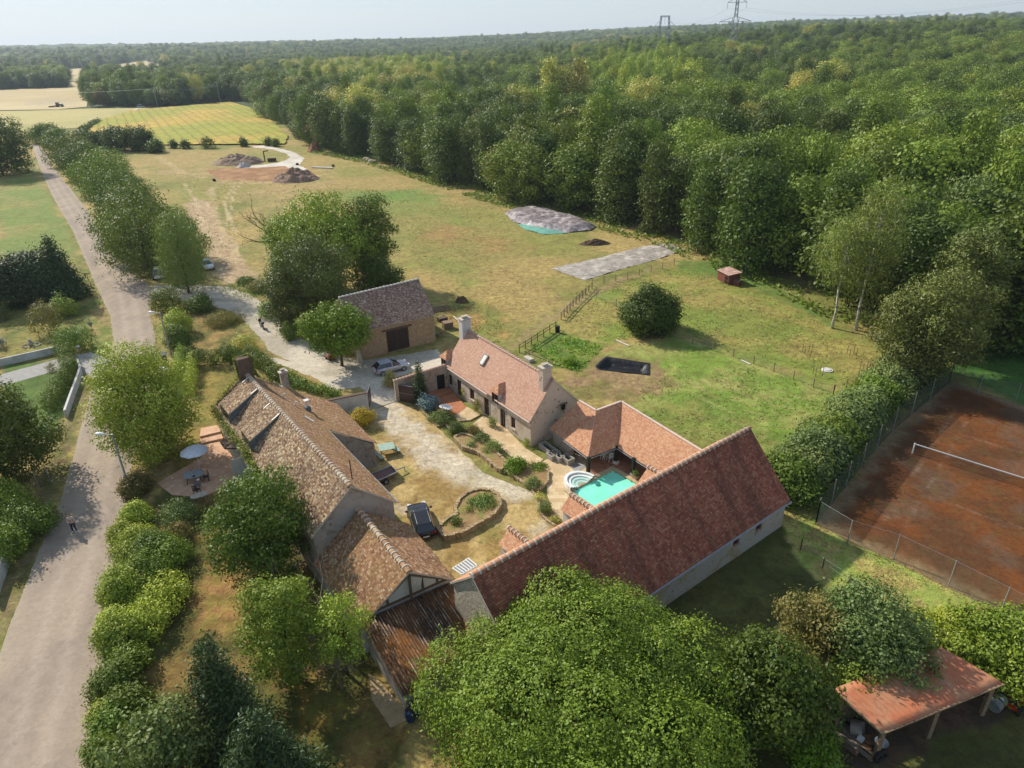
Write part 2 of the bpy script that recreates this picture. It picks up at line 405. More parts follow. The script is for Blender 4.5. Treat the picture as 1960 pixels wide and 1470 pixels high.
TRACKS = [([(420, 470), (436, 420), (430, 385), (450, 350)], .35, c3(210, 188, 146), .8), ([(455, 500), (452, 450), (440, 410), (446, 370), (470, 340)], .35, c3(210, 188, 146), .7), ([(380, 400), (372, 380), (352, 350)], .4, c3(206, 184, 140), .7), ([(640, 330), (560, 345), (480, 352), (420, 350)], .5, c3(206, 184, 140), .6), ([(392, 380), (400, 398), (420, 410)], .3, c3(214, 192, 150), .8),
 ([(372, 378), (385, 420), (400, 460), (420, 500), (440, 540)], 1.0, c3(204, 180, 140), .8),
 ([(405, 360), (412, 410), (432, 460), (462, 505)], .9, c3(198, 174, 130), .7),
 ([(480, 330), (420, 350), (395, 372)], .9, c3(196, 172, 128), .6),
 ([(975, 668), (1040, 620), (1110, 575), (1180, 540), (1260, 510)], .9, c3(170, 146, 104), .6),
 ([(1700, 700), (1640, 770), (1560, 850), (1500, 930)], .6, c3(184, 164, 100), .7),
 ([(300, 300), (350, 330), (390, 340)], 1.4, c3(200, 178, 130), .5),
 ([(0, 1000), (60, 900), (120, 830)], .4, c3(150, 130, 90), .6)]
_z = [(P2(p), a, b, s, e, k) for p, a, b, s, e, k in ZONES]
_t = [(P2(p), w, c, k) for p, w, c, k in TRACKS]
_sw = P2([(1270, 700), (1440, 712), (1620, 760), (1560, 830), (1480, 900), (1400, 840), (1300, 760)]); _swc = G(1560, 690)[:2]
POOLQ = [G(1093.4, 941.8), G(1173, 901)]
_pd = (POOLQ[1]-POOLQ[0])[:2]; _pl = float(np.hypot(*_pd)); _pd = _pd/_pl; _pn = np.array([_pd[1], -_pd[0]])
POOL = [POOLQ[0][:2], POOLQ[1][:2], POOLQ[1][:2]+_pn*5.2, POOLQ[0][:2]+_pn*5.2]
POOL = [tuple(p) for p in POOL]
POND = P2([(1141, 700), (1160, 684), (1242, 697), (1242, 717), (1148, 706)])
def paint(X, Y):
    n1 = fbm(X/14, Y/14, 11, 5); n2 = fbm(X/3, Y/3, 17, 4)
    C = STR[None]*(1-sstep(.38, .62, n1)[:, None])+GRN[None]*sstep(.38, .62, n1)[:, None]
    r = np.hypot(X, Y)
    wood = sstep(380, 520, r)[:, None]; C = C*(1-wood)+c3(70, 88, 46)[None]*wood
    for poly, a, b, s, e, k in _z:
        xs = [p[0] for p in poly]; ys = [p[1] for p in poly]
        m = (X > min(xs)-e*3) & (X < max(xs)+e*3) & (Y > min(ys)-e*3) & (Y < max(ys)+e*3)
        if not m.any(): continue
        x = X[m]; y = Y[m]
        d = sdist(x, y, poly)+(fbm(x/(e*1.5), y/(e*1.5), 31, 4)-.5)*e*2.2
        w = (sstep(-e*.5, e*.5, d)*k)[:, None]
        f = sstep(.36, .64, fbm(x/s, y/s, 23, 5))[:, None]
        C[m] = C[m]*(1-w)+(a[None]*(1-f)+b[None]*f)*w
    m = sdist(X, Y, _sw); u = np.hypot(X-_swc[0], Y-_swc[1]); w = (np.clip(m/3, 0, 1)*(np.sin(u*4.2+2*fbm(X/3, Y/3, 3, 2)) > .35)*.4*(fbm(X*.8, Y*.8, 8, 3) > .42))[:, None]; C = C*(1-w)+c3(186, 176, 112)[None]*w
    for pts, wd, c, k in _t:
        d = ldist(X, Y, pts)+(fbm(X/2, Y/2, 41, 3)-.5)*wd*1.5
        w = ((1-sstep(wd*.3, wd*1.1, d))*k)[:, None]; C = C*(1-w)+c[None]*w
    C = C*(.86+.28*fbm(X/1.3, Y/1.3, 51, 3))[:, None]
    return C
def vcol(me, C):
    a = me.color_attributes.new('col', 'FLOAT_COLOR', 'POINT')
    a.data.foreach_set('color', np.concatenate([C, np.ones((len(C), 1))], 1).astype(np.float32).ravel())
def groundmat(name, bump=.6, detail=.35, fine=7.0, stripes=None, grassy=True, bd=.06):
    t = NT(name); at = t.n('Attribute'); at.attribute_name = 'col'; v = t.pos()
    mp = t.n('Mapping'); mp.inputs['Scale'].default_value = (1, 1, .01); t.l(v, mp.inputs[0]); v = mp.outputs[0]
    a = t.noise(fine, 5, .75, v); b = t.noise(fine*.23, 5, .7, v, .8); d = t.noise(fine*.05, 4, .6, v)
    f = t.math('ADD', t.math('ADD', t.math('MULTIPLY', a, .5), t.math('MULTIPLY', b, .8)), t.math('MULTIPLY', d, .25))
    k = t.rmp(f, .55, 1.0, 1-detail, 1+detail)
    hs = t.n('HueSaturation'); t.l(at.outputs['Color'], hs.inputs['Color']); t.l(k, hs.inputs['Value'])
    if grassy: t.l(t.rmp(b, .4, .65, .485, .512), hs.inputs['Hue'])
    c = hs.outputs[0]
    if stripes is not None:
        ang, wl, amt = stripes
        m2 = t.n('Mapping'); m2.inputs['Rotation'].default_value = (0, 0, ang); t.l(t.pos(), m2.inputs[0])
        wv = t.n('TexWave'); wv.inputs['Scale'].default_value = .314/wl; wv.inputs['Distortion'].default_value = 1.5
        wv.inputs['Detail'].default_value = 2; t.l(m2.outputs[0], wv.inputs[0])
        c = t.mix(t.math('MULTIPLY', t.rmp(wv.outputs[0], .75, .98), amt), c, (.06, .075, .03, 1))
    t.bump(f, bump, bd)
    return t.done(c, .95)
MG = groundmat('grass_ground', 1.0, .5, 5.0, bd=.2)
# ground sheet: one polar mesh out to the horizon
def build_ground():
    rr = [0.0]+list(np.geomspace(5, 9000, 900)); rr = np.array(rr[1:])
    aa = np.concatenate([np.linspace(-180, -56, 40, endpoint=False), np.linspace(-56, 56, 560), np.linspace(56, 180, 41)[1:]])
    aa = np.radians(aa)[:-1]
    A, Rr = np.meshgrid(aa, rr); X = (Rr*np.sin(A)).ravel(); Y = (Rr*np.cos(A)).ravel()
    Z = H(X, Y)
    dp = np.maximum(sdist(X, Y, POOL)-.15, 0); Z = Z-np.minimum(dp*6, 1.7)
    dq = np.maximum(sdist(X, Y, POND)-.05, 0); Z = Z-np.minimum(dq*1.6, 1.2)
    near = (Rr.ravel() < 350)
    Z = Z+np.where(near, (fbm(X/5, Y/5, 61, 3)-.5)*.0, 0)
    far = sstep(1500, 2600, Rr.ravel())*(1-sstep(-60, 10, sdist(X, Y, P2([(120, 133), (150, 131), (205, 124), (304, 112), (310, 128), (200, 150), (120, 150)])))); Z = Z+far*(16*vnoise(X/26, Y/26, 71)+7*vnoise(X/9, Y/9, 72))
    C = paint(X, Y)
    w = far[:, None]; g = vnoise(X/40, Y/40, 75)[:, None]
    C = C*(1-w)+(c3(62, 84, 46)[None]*(1-g)+c3(86, 104, 54)[None]*g)*w
    nr, na = len(rr), len(aa)
    i = np.arange(nr-1)[:, None]*na; j = np.arange(na)[None]; j2 = (np.arange(na)+1) % na
    F = np.stack([i+j, i+j2[None], i+na+j2[None], i+na+j], -1).reshape(-1, 4)[:, ::-1]
    V = np.stack([X, Y, Z], 1)
    me = bpy.data.meshes.new('ground'); nv = len(V)
    me.vertices.add(nv); me.vertices.foreach_set('co', V.astype(np.float32).ravel())
    nf = len(F); me.loops.add(nf*4+na); me.polygons.add(nf+1)
    lv = np.concatenate([F.ravel(), np.arange(na)[::-1]]).astype(np.int32)
    me.loops.foreach_set('vertex_index', lv)
    me.polygons.foreach_set('loop_start', np.arange(0, nf*4+1, 4, dtype=np.int32))
    me.update(calc_edges=True); me.validate()
    vcol(me, C); me.materials.append(MG)
    me.polygons.foreach_set('use_smooth', [True]*len(me.polygons))
    o = bpy.data.objects.new('ground', me); COL.objects.link(o); tag(o, kind='structure')
    if me.polygons[0].normal.z < 0: me.flip_normals()
build_ground()
def sheet(name, pts, mat, dz=.004, step=1.0, colfn=None, rag=0.0, world=False, kind='structure', zfn=None, sub=None):
    """a draped sheet: outline in pixels (or world), edge roughened by rag metres"""
    w = [tuple(p) for p in pts] if world else P2(pts)
    ds = []; n = len(w); sub = sub or max(.3, step*.5)
    for i in range(n):
        a = np.array(w[i]); b = np.array(w[(i+1) % n]); L = np.hypot(*(b-a)); k = max(1, int(L/sub))
        for q in range(k):
            p = a+(b-a)*q/k
            if rag:
                nn = np.array([-(b-a)[1], (b-a)[0]])/max(L, 1e-6)
                p = p+nn*rag*2*((fbm(p[0]*.7, p[1]*.7, 91, 2)-.5)+(fbm(p[0]*3, p[1]*3, 92, 2)-.5)*.6)
            ds.append(Vector((p[0], p[1])))
    P = np.array(ds); x0, y0 = P.min(0); x1, y1 = P.max(0)
    gx, gy = np.meshgrid(np.arange(x0, x1, step), np.arange(y0, y1, step))
    gx = gx.ravel()+(_h(np.arange(gx.size), np.arange(gx.size)*3)-.5)*step*.3; gy = gy.ravel()
    ins = sdist(gx, gy, [tuple(p) for p in P]) > step*.35
    vs = ds+[Vector((a, b)) for a, b in zip(gx[ins], gy[ins])]
    m = len(ds)
    r = geometry.delaunay_2d_cdt(vs, [(i, (i+1) % m) for i in range(m)], [list(range(m))], 1, 1e-5)
    V = np.array([(p.x, p.y) for p in r[0]]); Z = H(V[:, 0], V[:, 1])+dz
    if zfn is not None: Z = Z+zfn(V[:, 0], V[:, 1])
    me = bpy.data.meshes.new(name); me.from_pydata([(a, b, c) for (a, b), c in zip(V, Z)], [], [list(f) for f in r[2]])
    me.update(); 
    if sum(p.normal.z for p in me.polygons) < 0: me.flip_normals()
    if colfn is not None: vcol(me, colfn(V[:, 0], V[:, 1]))
    me.materials.append(mat); me.polygons.foreach_set('use_smooth', [True]*len(me.polygons))
    o = bpy.data.objects.new(name, me); COL.objects.link(o)
    if kind: tag(o, kind=kind)
    return o
def two(a, b, s, seed=3, lo=.36, hi=.64):
    def f(X, Y):
        k = sstep(lo, hi, fbm(X/s, Y/s, seed, 5))[:, None]; return a[None]*(1-k)+b[None]*k
    return f
# road
ROADL = [(60, 275), (78, 325), (100, 375), (140, 443), (165, 503), (190, 560), (211, 605), (217, 650), (213, 690), (176, 742), (160, 800), (143, 860), (128, 920), (104, 990), (76, 1050), (44, 1130), (16, 1200), (-10, 1290), (-60, 1420), (-160, 1700)]
ROADR = [(160, 1700), (171, 1470), (182, 1400), (192, 1320), (206, 1220), (216, 1130), (227, 1060), (236, 1000), (243, 930), (262, 850), (280, 760), (299, 690), (296, 640), (288, 600), (290, 566), (283, 543), (258, 528), (225, 485), (195, 440), (150, 380), (106, 325), (74, 272)]
def roadcol(X, Y):
    a = c3(182, 164, 144, .74); b = c3(166, 150, 134, .74)
    k = sstep(.3, .7, fbm(X/1.6, Y/7, 13, 4))[:, None]; C = a[None]*(1-k)+b[None]*k
    for off, amt in ((1.0, .93), (2.6, .93)):
        pass
    d = ldist(X, Y, _rc); w = (np.exp(-((d-.85)/.35)**2)*.10)[:, None]; C = C*(1-w*3)+c3(206, 190, 172)[None]*w*3
    w = (np.exp(-((ldist(X, Y, [(p[0]+1.9, p[1]) for p in _rc]))/.3)**2)*.25)[:, None]; C = C*(1-w)+c3(150, 138, 128)[None]*w
    e = ldist(X, Y, _re); w = (1-sstep(.1, .6, e+(fbm(X*2, Y*2, 7, 3)-.5)*.6))[:, None]*.6; C = C*(1-w)+c3(186, 172, 148)[None]*w
    p = sstep(.66, .7, fbm(X/2.2, Y/2.2, 57, 4))[:, None]*.22; C = C*(1-p)+c3(130, 120, 116)[None]*p
    return C
_l = P2(ROADL); _r = P2(ROADR[::-1])
def resamp(p, n):
    p = np.array(p); d = np.r_[0, np.cumsum(np.hypot(*np.diff(p, axis=0).T))]; t = np.linspace(0, d[-1], n)
    return np.stack([np.interp(t, d, p[:, 0]), np.interp(t, d, p[:, 1])], 1)
_rc = [tuple(q) for q in (resamp(_l, 60)+resamp(_r, 60))/2]; _re = [tuple(q) for q in _l+[(-60, 5)]+_r[::-1]]
MROAD = groundmat('road_asphalt', .3, .2, 12, grassy=False, bd=.02)
sheet('road', ROADL+ROADR, MROAD, .012, .5, roadcol, .12)
# chalk driveway from the road to the gate
DRV = [(287, 548), (320, 546), (400, 547), (440, 550), (482, 566), (522, 597), (560, 636), (600, 660), (650, 682), (700, 690), (790, 676), (836, 668), (850, 690), (846, 706), (800, 710), (758, 722), (752, 742), (760, 768), (708, 786), (700, 752), (690, 742), (640, 748), (600, 722), (560, 706), (520, 694), (516, 683), (556, 692), (520, 676), (500, 650), (478, 622), (440, 596), (400, 582), (330, 574), (290, 566)]
MGRV = groundmat('chalk_gravel', .6, .32, 9, grassy=False, bd=.03)
def drvcol(X, Y):
    C = two(c3(216, 204, 184), c3(186, 176, 156), 3.0, 5)(X, Y)
    return C
sheet('driveway', DRV, MGRV, .008, .5, drvcol, .28)
# courtyard
CY = [(640, 752), (700, 786), (760, 770), (790, 778), (830, 812), (880, 860), (925, 905), (975, 925), (1040, 950), (1075, 1000), (1120, 1060), (900, 1190), (820, 1140), (700, 960), (640, 830)]
_cband = P2([(730, 775), (790, 830), (850, 880), (920, 910), (985, 925)])
_cb2 = P2([(760, 970), (790, 985)]); _cb3 = P2([(1030, 930), (1050, 1000), (960, 1080), (900, 1090)])
def cycol(X, Y):
    C = two(c3(190, 164, 108), c3(160, 132, 78), 1.6, 9)(X, Y)
    k = sstep(.55, .7, fbm(X/2.5, Y/2.5, 19, 4))[:, None]*.6; C = C*(1-k)+c3(150, 146, 78)[None]*k
    d = ldist(X, Y, _cband)+(fbm(X/1.2, Y/1.2, 77, 5)-.5)*4.6; w = (1-sstep(.3, 3.0, d))[:, None]*.8
    d2 = np.minimum(ldist(X, Y, _cb2), ldist(X, Y, _cb3)+.3)+(fbm(X/1.0, Y/1.0, 78, 5)-.5)*2.2; w2 = (1-sstep(.2, 1.1, d2))[:, None]*.5
    w = np.maximum(w, w2)
    return C*(1-w)+c3(214, 202, 180)[None]*w
sheet('courtyard', CY, groundmat('dry_courtyard', .9, .6, 9, grassy=False, bd=.05), .006, .28, cycol, .2)
# little driveway on the left, terraces
MCON = mottle('concrete_paving', S(176, 172, 166), S(150, 148, 144), None, 2.5, .4, .2, .02)
sheet('side_drive', [(0, 717), (100, 690), (140, 680), (175, 674), (214, 690), (190, 730), (160, 712), (120, 706), (0, 740)], MCON, .012, .6, None, .08)
TRK = [(475, 281), (500, 279), (530, 283), (565, 292), (582, 303), (574, 316), (590, 325), (575, 330), (545, 318), (470, 322), (448, 320), (500, 316), (535, 311), (556, 302), (548, 294), (520, 286)]
MCH = groundmat('white_chalk', .3, .12, 6, grassy=False)
sheet('chalk_track', TRK, MCH, .03, 1.0, two(c3(228, 220, 206), c3(208, 198, 182), 4, 5), .5)
sheet('bare_soil', [(393, 326), (430, 322), (520, 316), (552, 316), (600, 330), (600, 344), (540, 348), (470, 346), (420, 344)], groundmat('soil', .8, .3, 2.0, grassy=False, bd=.2), .02, .8, two(c3(184, 142, 100), c3(160, 118, 80), 3, 7), .8)
sheet('stubble_field', [(-40, 212), (-40, 176), (0, 172), (130, 168), (128, 134), (150, 131), (300, 114), (308, 128), (175, 150), (166, 205), (110, 210)], groundmat('stubble', .3, .12, 1.2, (R_(20), 6, .10), False), .25, 10, two(c3(214, 194, 146), c3(200, 178, 128), 60, 7), 0, sub=8)
sheet('dry_field', [(-60, 214), (60, 212), (170, 208), (290, 207), (240, 216), (150, 245), (70, 250), (-60, 262)], groundmat('dry_grass', .3, .15, 1.2, (R_(-15), 5, .10), False), .15, 5, two(c3(196, 182, 118), c3(178, 168, 104), 30, 7), 0, sub=5)
sheet('sunflower_field', [(188, 232), (250, 213), (330, 205), (440, 196), (482, 208), (520, 232), (552, 262), (546, 277), (400, 278), (300, 279), (240, 270), (170, 252)], groundmat('sunflowers', .9, .3, 1.0, (R_(-28), 4.5, .3), True), .5, 2.5, two(c3(166, 166, 60), c3(198, 170, 74), 30, 7), .6)
sheet('farm_track', [(190, 231), (250, 214), (262, 208), (268, 210), (230, 222), (196, 234)], MCH, .45, 2, two(c3(214, 204, 184), c3(198, 188, 160), 4, 5), .3)
sheet('clearing', [(975, 226), (1035, 222), (1040, 236), (990, 236)], groundmat('clearing', .3, .15, 1.2), .1, 6, two(c3(190, 160, 110), c3(160, 150, 84), 20, 7), .5)
# tennis court
CRT = [(1560, 1004), (1600, 955), (1700, 830), (1812, 728), (1960, 778), (2400, 930), (2400, 1420), (1930, 1182), (1710, 1075)]
_ca = np.array(G(1748, 868)[:2]); _cbb = np.array(G(1960, 934)[:2]); _cn = (_cbb-_ca)/np.hypot(*(_cbb-_ca)); _cm = np.array([_cn[1], -_cn[0]])
def crtcol(X, Y):
    C = two(c3(138, 82, 38, .56), c3(114, 74, 42, .56), 2.4, 3)(X, Y)
    k = sstep(.52, .66, fbm(X/3+5, Y/3, 29, 4))[:, None]*.3; C = C*(1-k)+c3(116, 102, 88)[None]*k
    k = sstep(.5, .72, fbm(X/.7, Y/.7, 39, 4))[:, None]*.4; C = C*(1-k)+c3(104, 84, 46)[None]*k
    d = sdist(X, Y, _cp); k = (1-sstep(.2, 1.8, d+(fbm(X, Y, 9, 3)-.5)*1.5))[:, None]*.6; C = C*(1-k)+c3(160, 140, 104)[None]*k
    u = (X-_ca[0])*_cn[0]+(Y-_ca[1])*_cn[1]; v = (X-_ca[0])*_cm[0]+(Y-_ca[1])*_cm[1]
    for q, lo, hi in ((1.0, -12, 12), (2.4, -12, 12)):
        k = (np.exp(-((u-q)/.09)**2)*(v > lo)*(v < hi)*.14*(fbm(X*.7, Y*.7, 5, 2) > .45))[:, None]; C = C*(1-k)+c3(190, 176, 160)[None]*k
    for q in (-6.4, 6.4): k = (np.exp(-((v-q)/.09)**2)*(u > 2.4)*.14)[:, None]; C = C*(1-k)+c3(190, 176, 160)[None]*k
    return C
_cp = P2(CRT)
sheet('tennis_court', CRT, groundmat('clay_court', .5, .45, 10, grassy=False), .012, .3, crtcol, .1)
# ---------------------------------------------------------------- building materials
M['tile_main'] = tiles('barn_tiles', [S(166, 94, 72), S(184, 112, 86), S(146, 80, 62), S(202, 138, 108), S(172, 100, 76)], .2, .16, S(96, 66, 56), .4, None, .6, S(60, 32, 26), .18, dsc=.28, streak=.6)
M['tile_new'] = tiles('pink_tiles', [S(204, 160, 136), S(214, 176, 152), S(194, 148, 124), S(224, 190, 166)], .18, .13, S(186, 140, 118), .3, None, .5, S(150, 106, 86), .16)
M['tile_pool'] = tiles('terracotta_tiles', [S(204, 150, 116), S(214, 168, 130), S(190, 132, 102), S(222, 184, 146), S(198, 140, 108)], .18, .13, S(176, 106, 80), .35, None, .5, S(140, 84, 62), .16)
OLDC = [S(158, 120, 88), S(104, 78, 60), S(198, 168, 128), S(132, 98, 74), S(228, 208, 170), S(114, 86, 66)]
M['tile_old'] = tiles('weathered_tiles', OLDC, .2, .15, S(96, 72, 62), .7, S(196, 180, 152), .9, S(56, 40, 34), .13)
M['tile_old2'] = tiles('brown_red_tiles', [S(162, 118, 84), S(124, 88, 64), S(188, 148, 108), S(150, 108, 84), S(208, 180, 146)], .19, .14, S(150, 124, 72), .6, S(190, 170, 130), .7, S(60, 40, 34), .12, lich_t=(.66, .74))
M['tile_barn'] = tiles('purple_brown_tiles', [S(176, 138, 116), S(140, 106, 90), S(206, 172, 146), S(120, 92, 80), S(226, 200, 176)], .2, .16, S(128, 100, 88), .5, S(196, 184, 166), .7, S(50, 38, 34), .12)  # tile tones lightened and warmed because this slope renders in shade
M['ridge_br'] = plain('ridge_tile_brown', S(176, 132, 106), .85, var=.2)
M['ridge_old'] = mottle('ridge_tile_old', S(190, 150, 112), S(150, 116, 88), S(206, 190, 160), 3, 1.2, .3)
M['ridge_pink'] = mottle('ridge_tile_pink', S(214, 164, 140), S(190, 136, 112), None, 4, 1, .3)
M['mortar'] = mottle('lime_mortar', S(214, 204, 190), S(184, 172, 156), None, 4, 1, .3)
M['wall_new'] = stone('rendered_house_wall', [S(196, 176, 146), S(176, 150, 120), S(210, 194, 168)], S(206, 192, 172), 3.0, .35, S(226, 212, 192), (.43, .5), .8, pits=.3)
M['wall_gable'] = stone('rendered_gable_wall', [S(190, 164, 136), S(150, 118, 92), S(206, 186, 160)], S(204, 184, 164), 2.4, .4, S(226, 208, 190), (.40, .46), .6, pits=.36)
M['wall_barn'] = stone('rubble_stone_wall', [S(196, 158, 116), S(170, 130, 96), S(210, 180, 142), S(150, 116, 90), S(184, 146, 110)], S(196, 168, 134), 3.6, .8, None)
M['wall_old'] = stone('old_lime_wall', [S(160, 148, 134), S(130, 118, 104), S(184, 170, 150)], S(170, 156, 140), 3.0, .4, S(186, 178, 168), (.42, .52), .8, pits=.3)
M['wall_flint'] = stone('speckled_flint_wall', [S(226, 216, 198), S(110, 98, 86), S(190, 176, 156), S(76, 68, 60), S(234, 226, 208)], S(204, 190, 168), 6.5, .6, None, mw=.09)
M['wall_back'] = stone('patched_back_wall', [S(196, 176, 130), S(170, 150, 120), S(206, 190, 150)], S(196, 178, 140), 3.0, .4, S(206, 198, 186), (.44, .52), .4, pits=.25)
M['wall_yard'] = stone('yard_wall', [S(196, 176, 150), S(160, 134, 110), S(206, 190, 166)], S(196, 176, 152), 3.0, .5, S(206, 190, 174), (.46, .53), .9, pits=.35)
M['white_wall'] = mottle('white_render', S(222, 220, 216), S(204, 202, 198), S(190, 188, 180), 1.5, .6, .1)
M['timber'] = mottle('old_timber', S(88, 72, 60), S(120, 100, 84), None, 6, 1, .5)
M['door_brown'] = mottle('dark_brown_door', S(74, 54, 48), S(56, 40, 36), None, 3, 1, .2, .02, .6)
M['gate_brown'] = mottle('brown_metal_gate', S(92, 72, 68), S(82, 62, 58), None, 2, 1, .05, .01, .5)
M['frame_br'] = plain('window_frame_brown', S(130, 92, 72), .6)
M['frame_red'] = plain('brick_frame', S(160, 84, 66), .8)
M['frame_wh'] = plain('white_frame', S(226, 222, 214), .5)
M['zinc'] = plain('zinc_gutter', S(150, 152, 156), .45, .3)
M['gut_wh'] = plain('pale_gutter', S(222, 196, 180), .5)
M['slate'] = mottle('grey_cheek', S(120, 126, 130), S(98, 104, 108), None, 3, 1, .2)
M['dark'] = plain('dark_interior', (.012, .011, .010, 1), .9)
M['glass'] = glassmat()
M['glass_sky'] = NT('roof_glass').done(S(128, 134, 142), .12)
M['wood'] = mottle('brown_wood', S(150, 112, 80), S(120, 88, 64), None, 5, 1, .4)
M['post'] = mottle('fence_wood', S(160, 140, 112), S(124, 104, 82), None, 6, 1, .4)
M['metal'] = plain('galvanised_steel', S(168, 172, 176), .4, .5)
M['black'] = plain('black_rubber', (.018, .018, .018, 1), .7)
M['white'] = plain('white_plastic', S(236, 236, 234), .4)
M['stone_l'] = mottle('pale_stone', S(206, 196, 176), S(176, 164, 144), None, 3, 1, .4)
M['trough'] = mottle('grey_trough_stone', S(178, 170, 158), S(150, 144, 134), None, 4, 1, .4)
M['brick'] = stone('brick', [S(176, 112, 84), S(156, 92, 70), S(190, 130, 100)], S(190, 170, 150), 7, .4)

def V3(p, z=None): return Vector((p[0], p[1], p[2] if z is None else z))
def rayplane(px, py, p0, n):
    d = Vector(ray(px, py)); o = Vector((0, 0, CAMH)); t = (Vector(p0)-o).dot(n)/d.dot(n); return o+d*t
def wall(mb, p0, p1, z0, z1, ops=(), dep=.2, mi=0, z1b=None):
    """vertical wall p0->p1 (outside on the right), openings (u0,u1,v0,v1) cut with reveals"""
    p0 = Vector((p0[0], p0[1], 0)); p1 = Vector((p1[0], p1[1], 0)); d = p1-p0; L = d.length; d.normalize(); n = Vector((d.y, -d.x, 0))
    us = sorted({0, L, *[o[0] for o in ops], *[o[1] for o in ops]}); vs = sorted({z0, z1, *[o[2] for o in ops], *[o[3] for o in ops]})
    P = lambda u, v, q=0: p0+d*u-n*q+Vector((0, 0, v))
    for a, b in zip(us[:-1], us[1:]):
        for c, e in zip(vs[:-1], vs[1:]):
            mu, mv = (a+b)/2, (c+e)/2
            if any(o[0] < mu < o[1] and o[2] < mv < o[3] for o in ops): continue
            mb.add([P(a, c), P(b, c), P(b, e), P(a, e)], [(0, 1, 2, 3)], mi)
    for (a, b, c, e) in ops:
        q = [P(a, c), P(b, c), P(b, e), P(a, e)]; r = [P(a, c, dep), P(b, c, dep), P(b, e, dep), P(a, e, dep)]
        mb.add(q+r, [(0, 4, 5, 1), (1, 5, 6, 2), (2, 6, 7, 3), (3, 7, 4, 0)], mi)
def opening(root, p0, p1, o, kind='window', frame=None, pane=None, dep=.16, sill=True, bars=True):
    p0 = Vector((p0[0], p0[1], 0)); p1 = Vector((p1[0], p1[1], 0)); d = (p1-p0).normalized(); n = Vector((d.y, -d.x, 0))
    a, b, c, e = o; P = lambda u, v, q: p0+d*u-n*q+Vector((0, 0, v))
    frame = frame or M['frame_br']; pane = pane or M['glass']
    m = MB(); m.add([P(a, c, dep), P(b, c, dep), P(b, e, dep), P(a, e, dep)], [(0, 1, 2, 3)])
    w = m.build(kind, pane, root)
    m = MB(); t = .07; k = dep-.035; mid = (a+b)/2
    m.beam(P(a+t/2, c, k), P(a+t/2, e, k), t, .05); m.beam(P(b-t/2, c, k), P(b-t/2, e, k), t, .05)
    m.beam(P(a+t, e-t/2, k), P(b-t, e-t/2, k), .05, t); m.beam(P(a+t, c+t/2, k), P(b-t, c+t/2, k), .05, t)
    if bars:
        m.beam(P(mid, c+t, k), P(mid, e-t, k), t*.9, .04); h = c+(e-c)*.55
        m.beam(P(a+t, h, k), P(mid-t*.45, h, k), .03, .04); m.beam(P(mid+t*.45, h, k), P(b-t, h, k), .03, .04)
    m.build('frame', frame, w)
    if sill:
        m = MB(); m.beam(P(a-.08, c-.05, -.04), P(b+.08, c-.05, -.04), .16, .09); m.build('sill', M['stone_l'], w)
    return w
def ridge(root, a, b, mat, col=None, r=.15, step=.42, name='ridge_tiles', ringw=.05):
    a = Vector(a); b = Vector(b); L = (b-a).length; d = (b-a)/L; n = max(1, int(L/step)); m = MB()
    side = Vector((d.y, -d.x, 0)).normalized(); up = side.cross(d); up = up if up.z > 0 else -up
    def seg(p, q, r0, r1, mi):
        k = 7; vs = []
        for P, rr in ((p, r0), (q, r1)):
            for i in range(k): t = PI*i/(k-1); vs.append(P+side*math.cos(t)*rr*1.15+up*math.sin(t)*rr-up*.05)
        m.add(vs, [(i, i+1, k+i+1, k+i) for i in range(k-1)]+[tuple(range(k))[::-1], tuple(range(k, 2*k))], mi)
    for i in range(n):
        p = a+d*L*i/n; q = a+d*L*(i+1)/n
        seg(p, q, r, r*.86, 0)
        if col: seg(p-d*ringw, p+d*ringw, r*1.22, r*1.22, 1)
    return m.build(name, [mat]+([col] if col else []), root)
class Bld: pass
